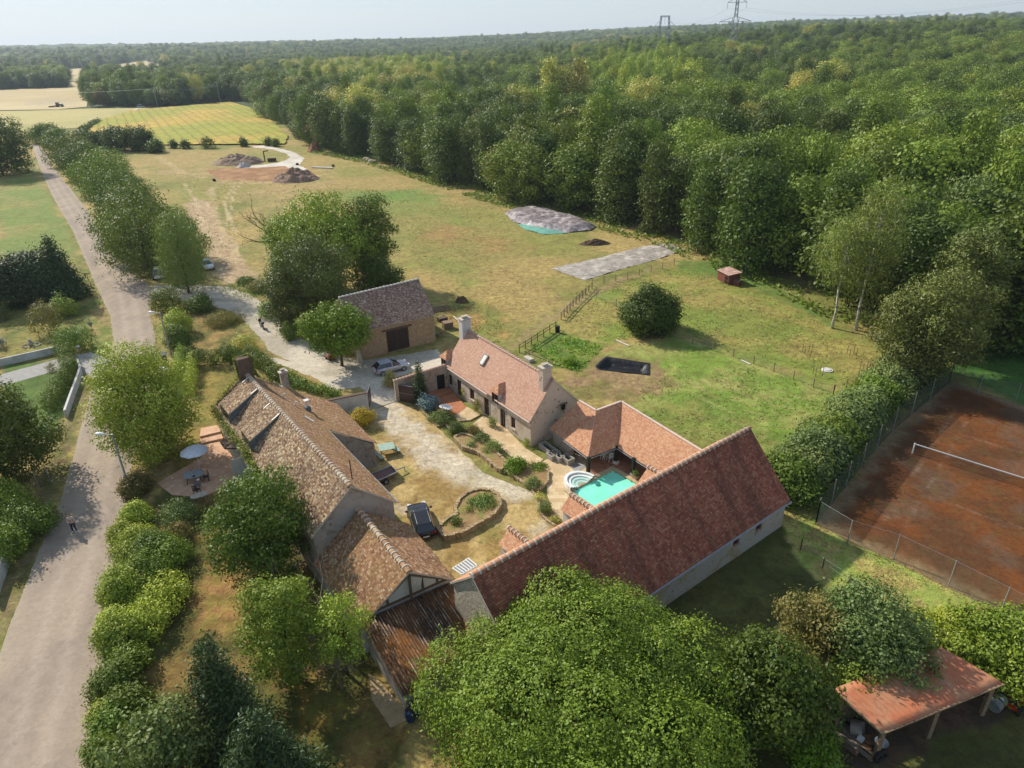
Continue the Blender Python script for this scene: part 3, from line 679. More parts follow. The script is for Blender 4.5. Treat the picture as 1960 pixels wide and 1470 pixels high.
def gable(root, r0, r1, f0, f1, b0, b1, roofm, wallm, oh=.28, og=.14, th=.12, z0=0.0, gz=None, sag=0.0, fops=(), bops=(), g1ops=(), g0ops=(), gm1=None, gm0=None, ridgem=None, ridgec=None, n=(12, 8), rstep=.42, rr=.15, roofb=None, verge=None):
    r0, r1, f0, f1, b0, b1 = [Vector(v) for v in (r0, r1, f0, f1, b0, b1)]
    B = Bld(); B.root = root; u = (r1-r0); u.z = 0; u.normalize(); B.u = u
    m = MB(); m.plane([r1, r0, f0, f1][::1], u, th, n[0], n[1], sag, 0, 1, seed=1); m2 = MB(); m2.plane([r0, r1, b1, b0], u, th, n[0], n[1], sag, 0, 1, seed=2)
    B.rf = m.build('roof', [roofm, verge or M['mortar']], root); B.rb = m2.build('roof', [roofb or roofm, verge or M['mortar']], root)
    def inset(e, r, sg):
        h = Vector((r.x-e.x, r.y-e.y, 0)); k = oh/h.length; p = e+(r-e)*k; p = p+u*og*sg; p.z -= th*1.25; return p
    F0, F1, B0, B1 = inset(f0, r0, 1), inset(f1, r1, -1), inset(b0, r0, 1), inset(b1, r1, -1)
    R0 = r0+u*og; R1 = r1-u*og; R0.z -= th*1.3; R1.z -= th*1.3
    B.F0, B.F1, B.B0, B.B1, B.R0, B.R1 = F0, F1, B0, B1, R0, R1
    def conv(ops, p0, p1):
        out = []
        for (px, py, w, h, zb) in ops:
            d = Vector((p1.x-p0.x, p1.y-p0.y, 0)); L = d.length; d.normalize(); nn = Vector((d.y, -d.x, 0))
            uu = (rayplane(px, py, Vector((p0.x, p0.y, 0)), nn)-Vector((p0.x, p0.y, 0))).dot(d)
            uu = min(max(uu, w/2+.1), L-w/2-.1); out.append((uu-w/2, uu+w/2, zb, zb+h))
        return out
    w = MB()
    B.fo = conv(fops, F0, F1); B.bo = conv(bops, B1, B0); B.g1 = conv(g1ops, F1, B1); B.g0 = conv(g0ops, B0, F0)
    zt = min(F0.z, F1.z); wall(w, F0, F1, z0, zt, B.fo); zb = min(B0.z, B1.z); wall(w, B1, B0, z0, zb, B.bo)
    w.add([V3(F0, zt), V3(F1, zt), F1, F0], [(0, 1, 2, 3)]); 
    for (P, Q, Rr, ops, gm) in ((F1, B1, R1, B.g1, gm1), (B0, F0, R0, B.g0, gm0)):
        wm = w if gm is None else MB(); zl = min(P.z, Q.z, *([9]+[]))
        wall(wm, P, Q, z0, zl, ops); wm.poly([V3(P, zl), V3(Q, zl), Q, Rr, P] if abs(P.z-Q.z) > .01 else [V3(P, zl), V3(Q, zl), Rr])
        if gm is not None: wm.build('gable_wall', gm, root)
    B.w = w.build('wall', wallm, root)
    if ridgem: ridge(root, r0+Vector((0, 0, .03)), r1+Vector((0, 0, .03)), ridgem, ridgec, rr, rstep)
    return B
def gutter(root, a, b, mat, r=.07, down=None, outward=None):
    a = Vector(a); b = Vector(b); d = (b-a).normalized(); o = Vector((d.y, -d.x, 0)).normalized() if outward is None else outward
    m = MB(); m.tube([a+o*.06-Vector((0, 0, .1)), b+o*.06-Vector((0, 0, .1))], r, 6)
    g = m.build('gutter', mat, root)
    for p in (down or []):
        m = MB(); p = Vector(p); m.tube([p+o*.06-Vector((0, 0, .12)), p-o*.18-Vector((0, 0, .5)), Vector((p.x-o.x*.18, p.y-o.y*.18, .05))], .045, 6); m.build('downpipe', mat, root)
    return g
def chimney(root, p, w, d, z0, z1, rz, wallm, cap=True, pot=True, name='chimney'):
    m = MB(); m.box((p[0], p[1], (z0+z1)/2), (w, d, z1-z0), rz); c = m.build(name, wallm, root)
    if cap:
        m = MB(); m.box((p[0], p[1], z1+.06), (w+.18, d+.18, .12), rz); m.build('cap', M['mortar'], c)
    if pot:
        m = MB(); m.box((p[0], p[1], z1+.22), (w*.45, d*.5, .2), rz); m.box((p[0], p[1], z1+.345), (w*.62, d*.7, .05), rz); m.build('chimney_pot', M['stone_l'], c)
    return c
# ---------------------------------------------------------------- main barn (dark red roof)
ZR, ZF, ZB = 7.16, 2.55, 4.56
r0, r1 = GV(903, 1102, ZR), GV(1435.7, 818, ZR); f1, f0 = GV(1513.8, 958.3, ZF), GV(1001, 1298, ZF); b0 = GV(860.4, 1115, ZB)
b1 = r1+(b0-r0); t = thing('barn', V3((r0+r1)/2, 0), 'long barn with a dark red tiled roof, beside the tennis court', 'barn')
MBARN = gable(t, r0, r1, f0, f1, b0, b1, M['tile_main'], M['wall_back'], ridgem=M['ridge_br'], ridgec=M['mortar'], rr=.17, rstep=.52, gm0=M['wall_flint'], roofb=M['tile_pool'],
  fops=[(1450, 1022, .75, .8, 1.25), (1407, 1052, .75, .8, 1.25)], n=(30, 12), sag=.03)
for o in MBARN.fo: opening(t, MBARN.F0, MBARN.F1, o, frame=M['frame_red'], pane=M['door_brown'], bars=False)
gw = rayplane(911, 1150, MBARN.F0, MBARN.u); azb = math.atan2(MBARN.u.y, MBARN.u.x)
m = MB(); m.box(gw-MBARN.u*.02, (.06, .75, .95), azb); w_ = m.build('window', M['dark'], t); m = MB(); vq = Vector((-MBARN.u.y, MBARN.u.x, 0))
for s_ in (-1, 1): m.box(gw-MBARN.u*.05+vq*s_*.46, (.1, .16, 1.15), azb)
m.box(gw-MBARN.u*.05-Vector((0, 0, .55)), (.12, 1.1, .14), azb); m.build('frame', M['trough'], w_)
gutter(t, f0, f1, M['zinc'], .08)
ub = MBARN.u; vb = Vector((-ub.y, ub.x, 0))
def porch(px, py, zt=3.9, w=2.0, ze=2.9, wallm='white_wall'):
    tip = GV(px, py, zt); k = (tip-b0).dot(vb); back = tip-vb*(k+.9)
    q = [tip, back, back-ub*w/2-Vector((0, 0, zt-ze)), tip-ub*w/2-Vector((0, 0, zt-ze))]
    m = MB(); m.plane(q, vb, .1, 1, 1, 0, 0, 1); q2 = [back, tip, tip+ub*w/2-Vector((0, 0, zt-ze)), back+ub*w/2-Vector((0, 0, zt-ze))]
    m.plane(q2, vb, .1, 1, 1, 0, 0, 1); pr = m.build('porch_roof', [M['tile_pool'], M['mortar']], t)
    m = MB(); a = tip-vb*.12; fp = [a-ub*(w/2-.15), a+ub*(w/2-.15), back+ub*(w/2-.15), back-ub*(w/2-.15)]
    zt2 = ze-.12+.15*(zt-ze)/(w/2)
    m.prism([(p.x, p.y) for p in fp], 0, zt2); m.poly([V3(fp[0], zt2), V3(a, zt-.15), V3(fp[1], zt2)][::-1]); m.build('porch_wall', M[wallm], t)
    m = MB(); d = Vector((0, 0, .03))
    rg = ridge(t, tip+d, back+d, M['ridge_br'], M['mortar'], .15, .36, 'ridge_tiles')
porch(974.5, 1009.5); porch(1091.8, 945.5); porch(1241, 893, w=2.3)
# glass lean-to against the courtyard eave
ga, gb, gc, gd = GV(866, 1088, 3.0), GV(896, 1069, 3.0), GV(913, 1083, 3.6), GV(884, 1100, 3.6)
m = MB(); m.poly([ga, gb, gc, gd][::-1]); gl = m.build('glass_canopy', M['glass_sky'], t); m = MB()
for k in range(7):
    s = k/6; m.beam(ga.lerp(gb, s)+Vector((0, 0, .03)), gd.lerp(gc, s)+Vector((0, 0, .03)), .06)
m.beam(ga, gb, .07); m.beam(gd, gc, .07); m.build('frame', M['frame_wh'], gl)
# ---------------------------------------------------------------- house with the pink tiled roof
ZR, ZF = 6.45, 2.91
r0, r1 = GV(890.8, 628.6, ZR), GV(1060, 726.5, ZR); f1, f0 = GV(1014, 807, ZF), GV(852, 700, ZF); b1 = GV(1108, 767, 3.0); b0 = r0+(b1-r1)
t = thing('farmhouse', V3((r0+r1)/2, 0), 'low farmhouse with a pink tiled roof and two small dormers', 'house')
FOPS = [(863, 740, .8, 1.3, .7), (880, 760, .95, 2.0, .05), (904.5, 775, .9, 1.25, .75), (932, 799, .95, 2.05, .05), (963, 822, .9, 2.0, .05), (982.5, 832, .75, 1.25, .7)]
HN = gable(t, r0, r1, f0, f1, b0, b1, M['tile_new'], M['wall_new'], oh=.2, og=.08, ridgem=M['ridge_pink'], ridgec=M['mortar'], rr=.13, rstep=.4, fops=FOPS, gm1=M['wall_gable'], n=(16, 8), sag=.02)
for i, o in enumerate(HN.fo):
    k = 'door' if i in (1, 3, 4) else 'window'
    opening(t, HN.F0, HN.F1, o, k, frame=M['frame_br'], pane=M['glass'], sill=(k == 'window'))
un = HN.u; vn = Vector((-un.y, un.x, 0)); sl = (r1.z-f1.z)/((r1-f1).dot(vn))
fm = f0.lerp(f1, .0)
gutter(t, f0.lerp(f1, .04), f0.lerp(f1, .54), M['gut_wh'], .075, [f0.lerp(f1, .54)]); gutter(t, f0.lerp(f1, .63), f1, M['gut_wh'], .075, [f1-un*.1])
def dormer(px, py, w=1.25, zb=2.3, zw=3.75, zr=4.45):
    n = Vector((un.y, -un.x, 0)); P = rayplane(px, py, HN.F0, n); uu = (P-HN.F0).dot(un)
    c = V3(HN.F0+un*uu+n*.04, 0); dr = lambda z: (z-f0.z)/sl
    dpt = dr(zw)+.35
    m = MB(); h = w/2
    A = [c-un*h, c+un*h, c+un*h+vn*dpt, c-un*h+vn*dpt]
    m.add([V3(A[0], zb), V3(A[1], zb), V3(A[1], zw), V3(A[0], zw)], [(0, 1, 2, 3)])
    m.add([V3(A[1], zb), V3(A[2], zw), V3(A[1], zw)], [(0, 1, 2)]); m.add([V3(A[0], zb), V3(A[3], zw), V3(A[0], zw)], [(2, 1, 0)])
    dm = m.build('dormer', M['white_wall'], t)
    e = h+.15; E = [V3(c-un*e-vn*.2, zw-.1), V3(c+un*e-vn*.2, zw-.1), V3(c+un*e+vn*(dpt+.1), zw-.1), V3(c-un*e+vn*(dpt+.1), zw-.1)]
    Rf = V3(c+vn*.45, zr); Rb = V3(c+vn*(dr(zr)+.35), zr)
    m = MB(); m.add([E[0], E[1], Rf], [(0, 1, 2)], 0, [[(0, 0), (w, 0), (w/2, .8)]]); m.add([E[1], E[2], Rb, Rf], [(0, 1, 2, 3)], 0, [[(0, 0), (2, 0), (2, .9), (.5, .9)]])
    m.add([E[3], E[0], Rf, Rb], [(0, 1, 2, 3)], 0, [[(2, 0), (0, 0), (.5, .9), (2, .9)]]); m.add([E[3], E[2], E[1], E[0]], [(0, 1, 2, 3)]); m.build('dormer_roof', M['tile_pool'], dm)
    m = MB(); q = n*.02; f = lambda a, z: V3(c+un*a+q, z)
    m.add([f(-h+.18, zb+.15), f(h-.18, zb+.15), f(h-.18, zw-.2), f(-h+.18, zw-.2)], [(0, 1, 2, 3)]); m.build('window', M['glass'], dm)
    m = MB(); q = n*.05
    for a in (-h+.12, 0, h-.12): m.beam(f(a, zb+.1), f(a, zw-.12), .1, .08)
    m.build('frame', M['frame_br'], dm)
dormer(851, 698); dormer(949, 767)
sp = rayplane(927, 689, r0, (r1-r0).cross(f0-r0).normalized()); nn = (r1-r0).cross(f0-r0).normalized(); nn = nn if nn.z > 0 else -nn
m = MB(); ww = nn.cross(un)
fr = [sp+un*a*.32+ww*b*.55+nn*.1 for a, b in ((-1, -1), (1, -1), (1, 1), (-1, 1))]
for a, b in zip(fr, fr[1:]+fr[:1]): m.beam(a, b, .14, .12)
skl = m.build('skylight', M['trough'], t); m = MB(); m.poly([p+nn*.05 for p in fr]); m.build('pane', M['frame_wh'], skl)
az = math.atan2(un.y, un.x)
chimney(t, r0+un*.35-vn*.25, .75, 1.1, 4.6, 7.75, az, M['white_wall'])
chimney(t, r1-un*.75-vn*.45, .7, 1.0, 4.4, 7.6, az, M['wall_gable'])
# small window high in the gable
gw = rayplane(1078, 779, HN.F1, un); m = MB(); m.box(gw+un*.02, (.05, .45, .6), az); w_ = m.build('window', M['dark'], t)
m = MB(); m.box(gw+un*.05+Vector((0, 0, .36)), (.1, .9, .1), az); m.build('lintel', M['timber'], w_)
# ---------------------------------------------------------------- pool house
ZE, ZT = 1.75, 4.2
a_, c_, h_, k_ = GV(1051, 820.4, ZE), GV(1125.5, 876.5, ZE), GV(1180.6, 856, ZE), GV(1266, 911, ZE)
b_, e_, f_, g_ = GV(1109, 767, ZT), GV(1140.8, 785.7, ZT), GV(1188.8, 768.4, ZT), GV(1343, 862.5, ZT)
t = thing('pool_house', V3((a_+h_)/2, 0), 'open terracotta roofed pool house on dark posts, joining the farmhouse', 'pool house')
m = MB(); m.plane([b_, e_, c_, a_], c_-a_, .12, 1, 1, 0, 0, 1); m.build('roof', [M['tile_pool'], M['zinc']], t)
m = MB(); m.plane([e_, f_, h_, c_], h_-c_, .12, 1, 1, 0, 0, 1); m.build('roof', [M['tile_pool'], M['zinc']], t)
m = MB(); m.plane([f_, g_, k_, h_], k_-h_, .12, 1, 1, 0, 0, 1); m.build('roof', [M['tile_pool'], M['zinc']], t)
ridge(t, c_+Vector((0, 0, .02)), e_+Vector((0, 0, .04)), M['ridge_pink'], None, .09, .3, 'hip_tiles')
for a, b in ((b_, e_), (e_, f_), (f_, g_)): m = MB(); m.beam(a+Vector((0, 0, .02)), b+Vector((0, 0, .02)), .2, .1); m.build('coping', M['gut_wh'], t)
hh = V3(g_-f_); hh.z = 0; hh.normalize(); bk = Vector((-hh.y, hh.x, 0)); bk = bk if bk.y > 0 else -bk
m = MB(); m.prism([tuple((p+bk*q)[:2]) for p, q in ((b_, 0), (e_, 0), (e_, .25), (b_, .25))], 0, ZT-.12); m.prism([tuple((p+bk*q)[:2]) for p, q in ((f_, 0), (g_, 0), (g_, .25), (f_, .25))], 0, ZT-.12)
o2 = Vector((-(f_-e_).y, (f_-e_).x, 0)).normalized(); m.prism([tuple(e_[:2]), tuple(f_[:2]), tuple((f_+o2*.25)[:2]), tuple((e_+o2*.25)[:2])], 0, ZT-.12)
sw = GV(1049, 846, 0); se = GV(1088, 872, 0)
m.build('wall', M['wall_yard'], t)
m = MB(); sa, sb = V3(a_+bk*.35+hh*.1, 0), V3(a_.lerp(c_, .52)+bk*.35, 0); m.prism([tuple(sa[:2]), tuple(sb[:2]), tuple((sb+bk*.25)[:2]), tuple((sa+bk*.25)[:2])], 0, ZE-.05); m.build('side_wall', M['wall_yard'], t)
for (px, py) in ((1125.5, 908), (1179, 886.7), (1211, 910)):
    p = GV(px, py, 0); q = MB(); q.box((p.x, p.y, 1.0), (.26, .26, 1.7), az); po = q.build('post', mottle('green_black_post', S(40, 44, 34), S(54, 54, 44)), t); KIDS.pop('x', 0)
    q = MB(); q.tube([(p.x, p.y, 0), (p.x, p.y, .28)], [.34, .24], 4); q.build('plinth', M['frame_wh'], po)
gutter(t, a_, c_, M['zinc'], .05); gutter(t, c_, h_, M['zinc'], .05, None, (c_-e_).normalized()); gutter(t, h_, k_, M['zinc'], .05)
# ---------------------------------------------------------------- far stone barn
ZR, ZF = 7.07, 3.71
r0, r1 = GV(649, 569.4, ZR), GV(801.3, 533.9, ZR); f1, f0 = GV(832.7, 602.5, ZF), GV(683, 637, ZF)
bv = (r0+r1)/2; fv = (f0+f1)/2; b0 = V3(r0*2-f0, ZF); b1 = V3(r1*2-f1, ZF)
t = thing('stone_barn', V3(bv, 0), 'small stone barn with a purplish tile roof and big dark double door', 'barn')
SB = gable(t, r0, r1, f0, f1, b0, b1, M['tile_barn'], M['wall_barn'], ridgem=M['mortar'], ridgec=M['frame_wh'], rr=.15, rstep=.5, fops=[(764, 670, 3.0, 2.9, .03)], n=(14, 8), sag=.05, oh=.18)
o = SB.fo[0]; opening(t, SB.F0, SB.F1, o, 'barn_door', frame=M['timber'], pane=M['door_brown'], sill=False, bars=True)
d_ = (SB.F1-SB.F0); d_.z = 0; d_.normalize(); n_ = Vector((d_.y, -d_.x, 0)); P = SB.F0+d_*((o[0]+o[1])/2)
m = MB(); m.beam(V3(P-d_*2.0+n_*.05, 3.05), V3(P+d_*2.0+n_*.05, 3.05), .14, .25); m.build('lintel', M['timber'], t)
m = MB(); q0 = V3(SB.F0-d_*.02, 0); m.add([q0, q0+n_*.9-d_*.1, V3(q0+n_*.05, 2.9), q0-d_*.5, q0+n_*.9-d_*.6, V3(q0-d_*.5, 2.9)], [(0, 1, 2), (5, 4, 3), (1, 4, 5, 2), (0, 2, 5, 3)]); m.build('buttress', M['stone_l'], t)
# ---------------------------------------------------------------- old house on the road side
ZR, ZF = 7.52, 4.7
r0, r1 = GV(468, 712, ZR), GV(670.6, 929.6, ZR); f1, f0 = GV(595, 1030.6, ZF), GV(409, 779.6, ZF); b1 = GV(760.4, 960.2, ZF); bm = GV(626, 821, ZF); b0 = GV(551, 743, ZF)
t = thing('old_house', V3((r0+r1)/2, 0), 'long old house with a lichen spotted brown roof and ivy covered chimney', 'house')
OH = gable(t, r0, r1, f0, f1, b0, b1, M['tile_old'], M['wall_old'], ridgem=M['ridge_old'], ridgec=M['mortar'], rr=.17, rstep=.42, roofb=M['tile_old2'], n=(26, 10), sag=.09, oh=.25, z0=0)
uo = OH.u; vo = Vector((-uo.y, uo.x, 0)); azo = math.atan2(uo.y, uo.x)
e0, e1 = GV(645, 773, 2.5), GV(722, 848, 2.5)
lift = Vector((0, 0, .02))
m = MB(); m.plane([b0+lift, bm+lift, e1, e0], uo, .1, 12, 6, .06, 0, 1, seed=4); m.build('lean_to_roof', [M['tile_old2'], M['mortar']], t)
m = MB(); q0, q1 = e0-vo*.25+uo*.15, e1-vo*.25-uo*.1; wall(m, q1, q0, 0, 2.45); 
bq = V3(bm-vo*.6-uo*.1, 0); wall(m, bq, q1, 0, 2.4); m.poly([V3(bq, 2.4), V3(q1, 2.4), V3(bq, 4.95)]); m.build('lean_to_wall', M['wall_old'], t)
gutter(t, b1, bm, M['zinc'], .06, None, vo)
# recessed dormers of the west slope
nw = (r1-r0).cross(f0-r0).normalized(); nw = nw if nw.z > 0 else -nw
for (TL, TR, A, Bt) in (((475.5, 732.7), (496, 743), (436, 793), (441, 812)), ((522.4, 776), (537, 792), (472, 844.5), (481.6, 865))):
    T = rayplane(*TR, r0, nw); Tl = rayplane(*TL, r0, nw); Pb = rayplane(*Bt, r0, nw); hA = hgt(Pb, A[1]); Av = Pb+Vector((0, 0, hA))
    wd = abs((Tl-T).dot(uo))+.5; Tl = T-uo*wd; Al = Av-uo*wd
    m = MB(); m.plane([Tl+nw*.05, T+nw*.05, Av, Al], uo, .1, 4, 6, .04, 0, 1, seed=6); dm = m.build('dormer_roof', [M['tile_old'], M['mortar']], t)
    m = MB(); m.add([T-uo*.08, Av-uo*.08-Vector((0, 0, .08)), Pb-uo*.08], [(0, 1, 2), (2, 1, 0)]); m.add([Tl+uo*.08, Al+uo*.08-Vector((0, 0, .08)), Al+uo*.08-Vector((0, 0, hA))], [(0, 1, 2), (2, 1, 0)])
    m.build('dormer_cheek', M['slate'], dm); m = MB(); m.add([Pb-uo*.1, Av-uo*.1-Vector((0, 0, .08)), Al+uo*.1-Vector((0, 0, .08)), Al+uo*.1-Vector((0, 0, hA))], [(0, 1, 2, 3), (3, 2, 1, 0)]); m.build('dormer_front', M['glass'], dm)
    m = MB(); m.beam(Tl+nw*.09, Tl.lerp(Al, .22)+nw*.09, .12, .03); m.build('flashing', M['frame_wh'], dm); m = MB(); m.beam(T+nw*.09, T.lerp(Av, .25)+nw*.09, .12, .03); m.build('flashing', M['frame_wh'], dm)
chimney(t, V3(r0+uo*.45), .8, 1.25, 5.9, 9.2, azo, M['timber'], cap=False, pot=False)
p = GV(547, 742, 4.6); chimney(t, p, .45, .7, 4.2, 6.3, azo, M['wall_old'], pot=True)
nb = (r1-r0).cross(b0-r0).normalized(); nb = nb if nb.z > 0 else -nb
p = rayplane(589, 784, r0, nb); m = MB(); m.box(p+Vector((0, 0, .1)), (.5, .5, .5), azo); c = m.build('flue', M['slate'], t); m = MB(); m.tube([p, p+Vector((0, 0, .9))], .13, 8); m.box(p+Vector((0, 0, .98)), (.45, .45, .08), azo); m.build('cap', M['frame_wh'], c)
for (x, y) in ((541, 759), (563.5, 774.5)):
    p = rayplane(x, y, r0, nb); m = MB(); m.tube([p-Vector((0, 0, .1)), p+nb*.35], .1, 8); m.build('vent', M['frame_wh'], t)
for (x, y, x2, y2) in ((521, 731, 540, 742), (583, 798, 600, 808)):
    p, q = rayplane(x, y, r0, nb), rayplane(x2, y2, r0, nb); m = MB(); m.beam(p+nb*.06, q+nb*.06, .14, .08); m.build('skylight', M['frame_wh'], t)
# aerial mast on the south gable
p = GV(681, 961, 4.6); m = MB(); m.tube([(p.x, p.y, 4.4), (p.x, p.y, 8.3)], .045, 6); m.build('aerial_mast', M['timber'], t)
# porch canopy and shutter on the west wall
p = rayplane(430, 840, OH.F0, Vector((uo.y, -uo.x, 0))); nW = Vector((uo.y, -uo.x, 0))
ca, cb = GV(424, 832, 3.2), GV(442, 843, 3.2); cc, cd = GV(436, 861, 2.6), GV(424, 845, 2.6)
q = V3(OH.F0+uo*((ca-OH.F0).dot(uo)), 3.2); m = MB(); 
m.plane([q+uo*.2, q+uo*1.6, q+uo*1.6+nW*1.0-Vector((0, 0, .6)), q+uo*.2+nW*1.0-Vector((0, 0, .6))], uo, .1, 1, 1, 0, 0, 0); cp = m.build('canopy', M['tile_old'], t)
m = MB(); m.beam(V3(q+uo*.3, 2.2), V3(q+uo*.3+nW*.9, 2.5), .1); m.build('bracket', M['timber'], cp); m = MB(); m.beam(V3(q+uo*1.5, 2.2), V3(q+uo*1.5+nW*.9, 2.5), .1); m.build('bracket', M['timber'], cp)
q = q+uo*3.2; m = MB(); m.box(V3(q+nW*.5, 1.1), (.06, 1.0, 2.1), azo); m.build('open_shutter', M['frame_wh'], t)
# ---------------------------------------------------------------- half timbered barn joined to the old house
ZR = 5.4
r0, r1 = GV(686, 975.5, ZR), GV(783, 1095, ZR); f0, f1 = GV(599, 1077, 2.5), GV(684, 1207, 2.3); b0, b1 = GV(782.9, 1002, 3.0), GV(872, 1108, 2.9)
t = thing('timbered_barn', V3((r0+r1)/2, 0), 'old barn with pink brown tiles and a half timbered gable, south of the old house', 'barn')
TB = gable(t, r0, r1, f0, f1, b0, b1, M['tile_old2'], M['wall_old'], ridgem=M['ridge_old'], ridgec=M['mortar'], rr=.18, rstep=.5, n=(14, 9), sag=.09, oh=.25, og=.2, gm1=M['white_wall'])
ut = TB.u; g0_, g1_, gR = TB.F1+ut*.1, TB.B1+ut*.1, TB.R1+ut*.1; m = MB()
zb_ = 3.15; gm = V3(gR, zb_); gl_ = g0_.lerp(gR, .34); gr_ = g1_.lerp(gR, .15)
m.beam(g0_.lerp(gR, .08), gR-Vector((0, 0, .1)), .1, .16); m.beam(g1_.lerp(gR, .05), gR-Vector((0, 0, .1)), .1, .16); m.beam(V3(g0_.lerp(g1_, .16), zb_), V3(g0_.lerp(g1_, .97), zb_), .1, .18)
m.beam(gm, gR-Vector((0, 0, .2)), .24, .16)
for s in (.3, .68, .84):
    a = g0_.lerp(g1_, s); top = (g0_.lerp(gR, s/.5) if s < .5 else g1_.lerp(gR, (1-s)/.5)); m.beam(V3(a, zb_), V3(a, max(top.z-.1, zb_+.3)), .2, .14)
m.build('timber_frame', M['timber'], t)
# ---------------------------------------------------------------- corrugated shed
tl, tr, brr, bl = GV(691.7, 1190, 2.95), GV(861, 1114, 2.95), Vector((-1.5, 30.75, 1.65)), GV(771.4, 1334.5, 1.6)
t = thing('corrugated_shed', V3((tl+brr)/2, 0), 'lean-to shed with a mossy rust brown corrugated roof', 'shed')
def corr(q, nw_, amp, wl, mats, name, root, th=.02, seed=0):
    """corrugated sheet as real waves"""
    q = [Vector(p) for p in q]; m = MB(); n = (q[1]-q[0]).cross(q[3]-q[0]).normalized(); n = n if n.z > 0 else -n; nu = int(nw_)*6; nv = 6
    for j in range(nv+1):
        for i in range(nu+1):
            a = i/nu; b = j/nv; p = (q[0]*(1-a)+q[1]*a)*(1-b)+(q[3]*(1-a)+q[2]*a)*b
            m.v.append(tuple(p+n*(amp*math.sin(2*PI*a*nw_)+(float(vnoise(a*9, b*9, seed))-.5)*.05)))
    L_ = (q[3]-q[0]).length; U_ = lambda k: ((k % (nu+1))/6, (k//(nu+1))/nv*L_)
    for j in range(nv):
        for i in range(nu): f_k = [j*(nu+1)+i, (j+1)*(nu+1)+i, (j+1)*(nu+1)+i+1, j*(nu+1)+i+1]; m.uv[len(m.f)] = [U_(k) for k in f_k]; m.f.append(f_k); m.m.append(0)
    o = m.build(name, mats, root, smooth=True); sf = o.modifiers.new('s', 'SOLIDIFY'); sf.thickness = th; return o
tt = NT('mossy_corrugated'); v = tt.pos(); n1 = tt.noise(6, 8, .8, v); n2 = tt.noise(.45, 5, .65, v); n3 = tt.noise(2.2, 6, .75, v)
c = tt.mix(tt.rmp(n2, .38, .62), S(150, 98, 48), S(74, 54, 42)); c = tt.mix(tt.rmp(n3, .5, .62), c, S(116, 84, 56)); uvn = tt.n('TexCoord').outputs['UV']; mp_ = tt.n('Mapping'); mp_.inputs['Scale'].default_value = (1.0, .55, 1); tt.l(uvn, mp_.inputs[0]); n4 = tt.noise(2.0, 4, .7, mp_.outputs[0]); su = tt.n('SeparateXYZ'); tt.l(uvn, su.inputs[0])
crest = tt.math('GREATER_THAN', tt.math('SINE', tt.math('MULTIPLY', su.outputs[0], 6.2832)), .25); n5 = tt.noise(.5, 3, .6, v)
c = tt.mix(tt.math('MULTIPLY', tt.math('MULTIPLY', crest, tt.rmp(n4, .5, .6)), tt.rmp(n5, .35, .6, .25, 1)), c, S(206, 188, 164)); c = tt.mix(tt.rmp(n1, .6, .64), c, S(206, 190, 170))
tt.bump(n1, .8, .04); M['moss_corr'] = tt.done(c, .95)
corr([tl, tr, brr, bl], 34, .035, .18, M['moss_corr'], 'roof', t)
sb_ = (brr-bl).normalized(); sb_.z = 0; m = MB(); ins = lambda p, a, b: V3(p+sb_*a+(tl-bl).normalized()*b, 0)
W0, W1, W2, W3 = ins(bl, .2, .25), ins(brr, -.2, .25), ins(tr, -.2, -.1), ins(tl, .2, -.1)
for P, Q, za, zb_ in ((W3, W0, 2.85, 1.55), (W0, W1, 1.55, 1.55), (W1, W2, 1.55, 2.85), (W2, W3, 2.85, 2.85)):
    m.add([P, Q, V3(Q, zb_-.06), V3(P, za-.06)], [(0, 1, 2, 3)])
m.build('wall', mottle('grey_cement_board', S(176, 170, 158), S(150, 144, 132), S(196, 188, 170), 1.5, .5, .2), t)
# ---------------------------------------------------------------- rusty shed bottom right
zt_ = 2.7
A, Bq, Cq, Dq = GV(1690, 1403, zt_), GV(1922, 1308, zt_), GV(1802, 1238, zt_+.35), GV(1596, 1318, zt_+.35)
t = thing('rusty_shed', V3((A+Cq)/2, 0), 'open shed with a rusty orange sheet roof, full of scrap', 'shed')
tt = NT('rusty_sheet'); v = tt.pos(); n1 = tt.noise(3, 6, .7, v); n2 = tt.noise(.6, 4, .6, v)
c = tt.mix(tt.rmp(n2, .4, .6), S(196, 120, 84), S(186, 138, 104)); c = tt.mix(tt.rmp(n1, .5, .7), c, S(170, 104, 76)); tt.bump(n1, .2, .02); M['rust'] = tt.done(c, .8)
corr([Dq, Cq, Bq, A], 26, .012, .3, M['rust'], 'roof', t)
m = MB(); m.beam(A-Vector((0, 0, .06)), Dq-Vector((0, 0, .06)), .12, .1); m.beam(A-Vector((0, 0, .06)), Bq-Vector((0, 0, .06)), .1, .1); m.build('fascia', M['post'], t)
for k, s in enumerate((.06, .5, .97)):
    p = A.lerp(Bq, s); q = MB(); p = p+(Dq-A).normalized()*.3; q.beam(V3(p, 0), V3(p, zt_-.05), .22); q.build('post', M['post'], t)
for s in (.05, .5, .95):
    p = Dq.lerp(Cq, s)-(Dq-A).normalized()*.3; q = MB(); q.beam(V3(p, 0), V3(p, zt_+.2), .18); q.build('post', M['post'], t)
m = MB(); p, q = Dq.lerp(A, .05), Cq.lerp(Bq, .05); m.add([V3(p, 0), V3(q, 0), V3(q, 2.6), V3(p, 2.6)], [(0, 1, 2, 3)]); m.build('back_wall', M['timber'], t)
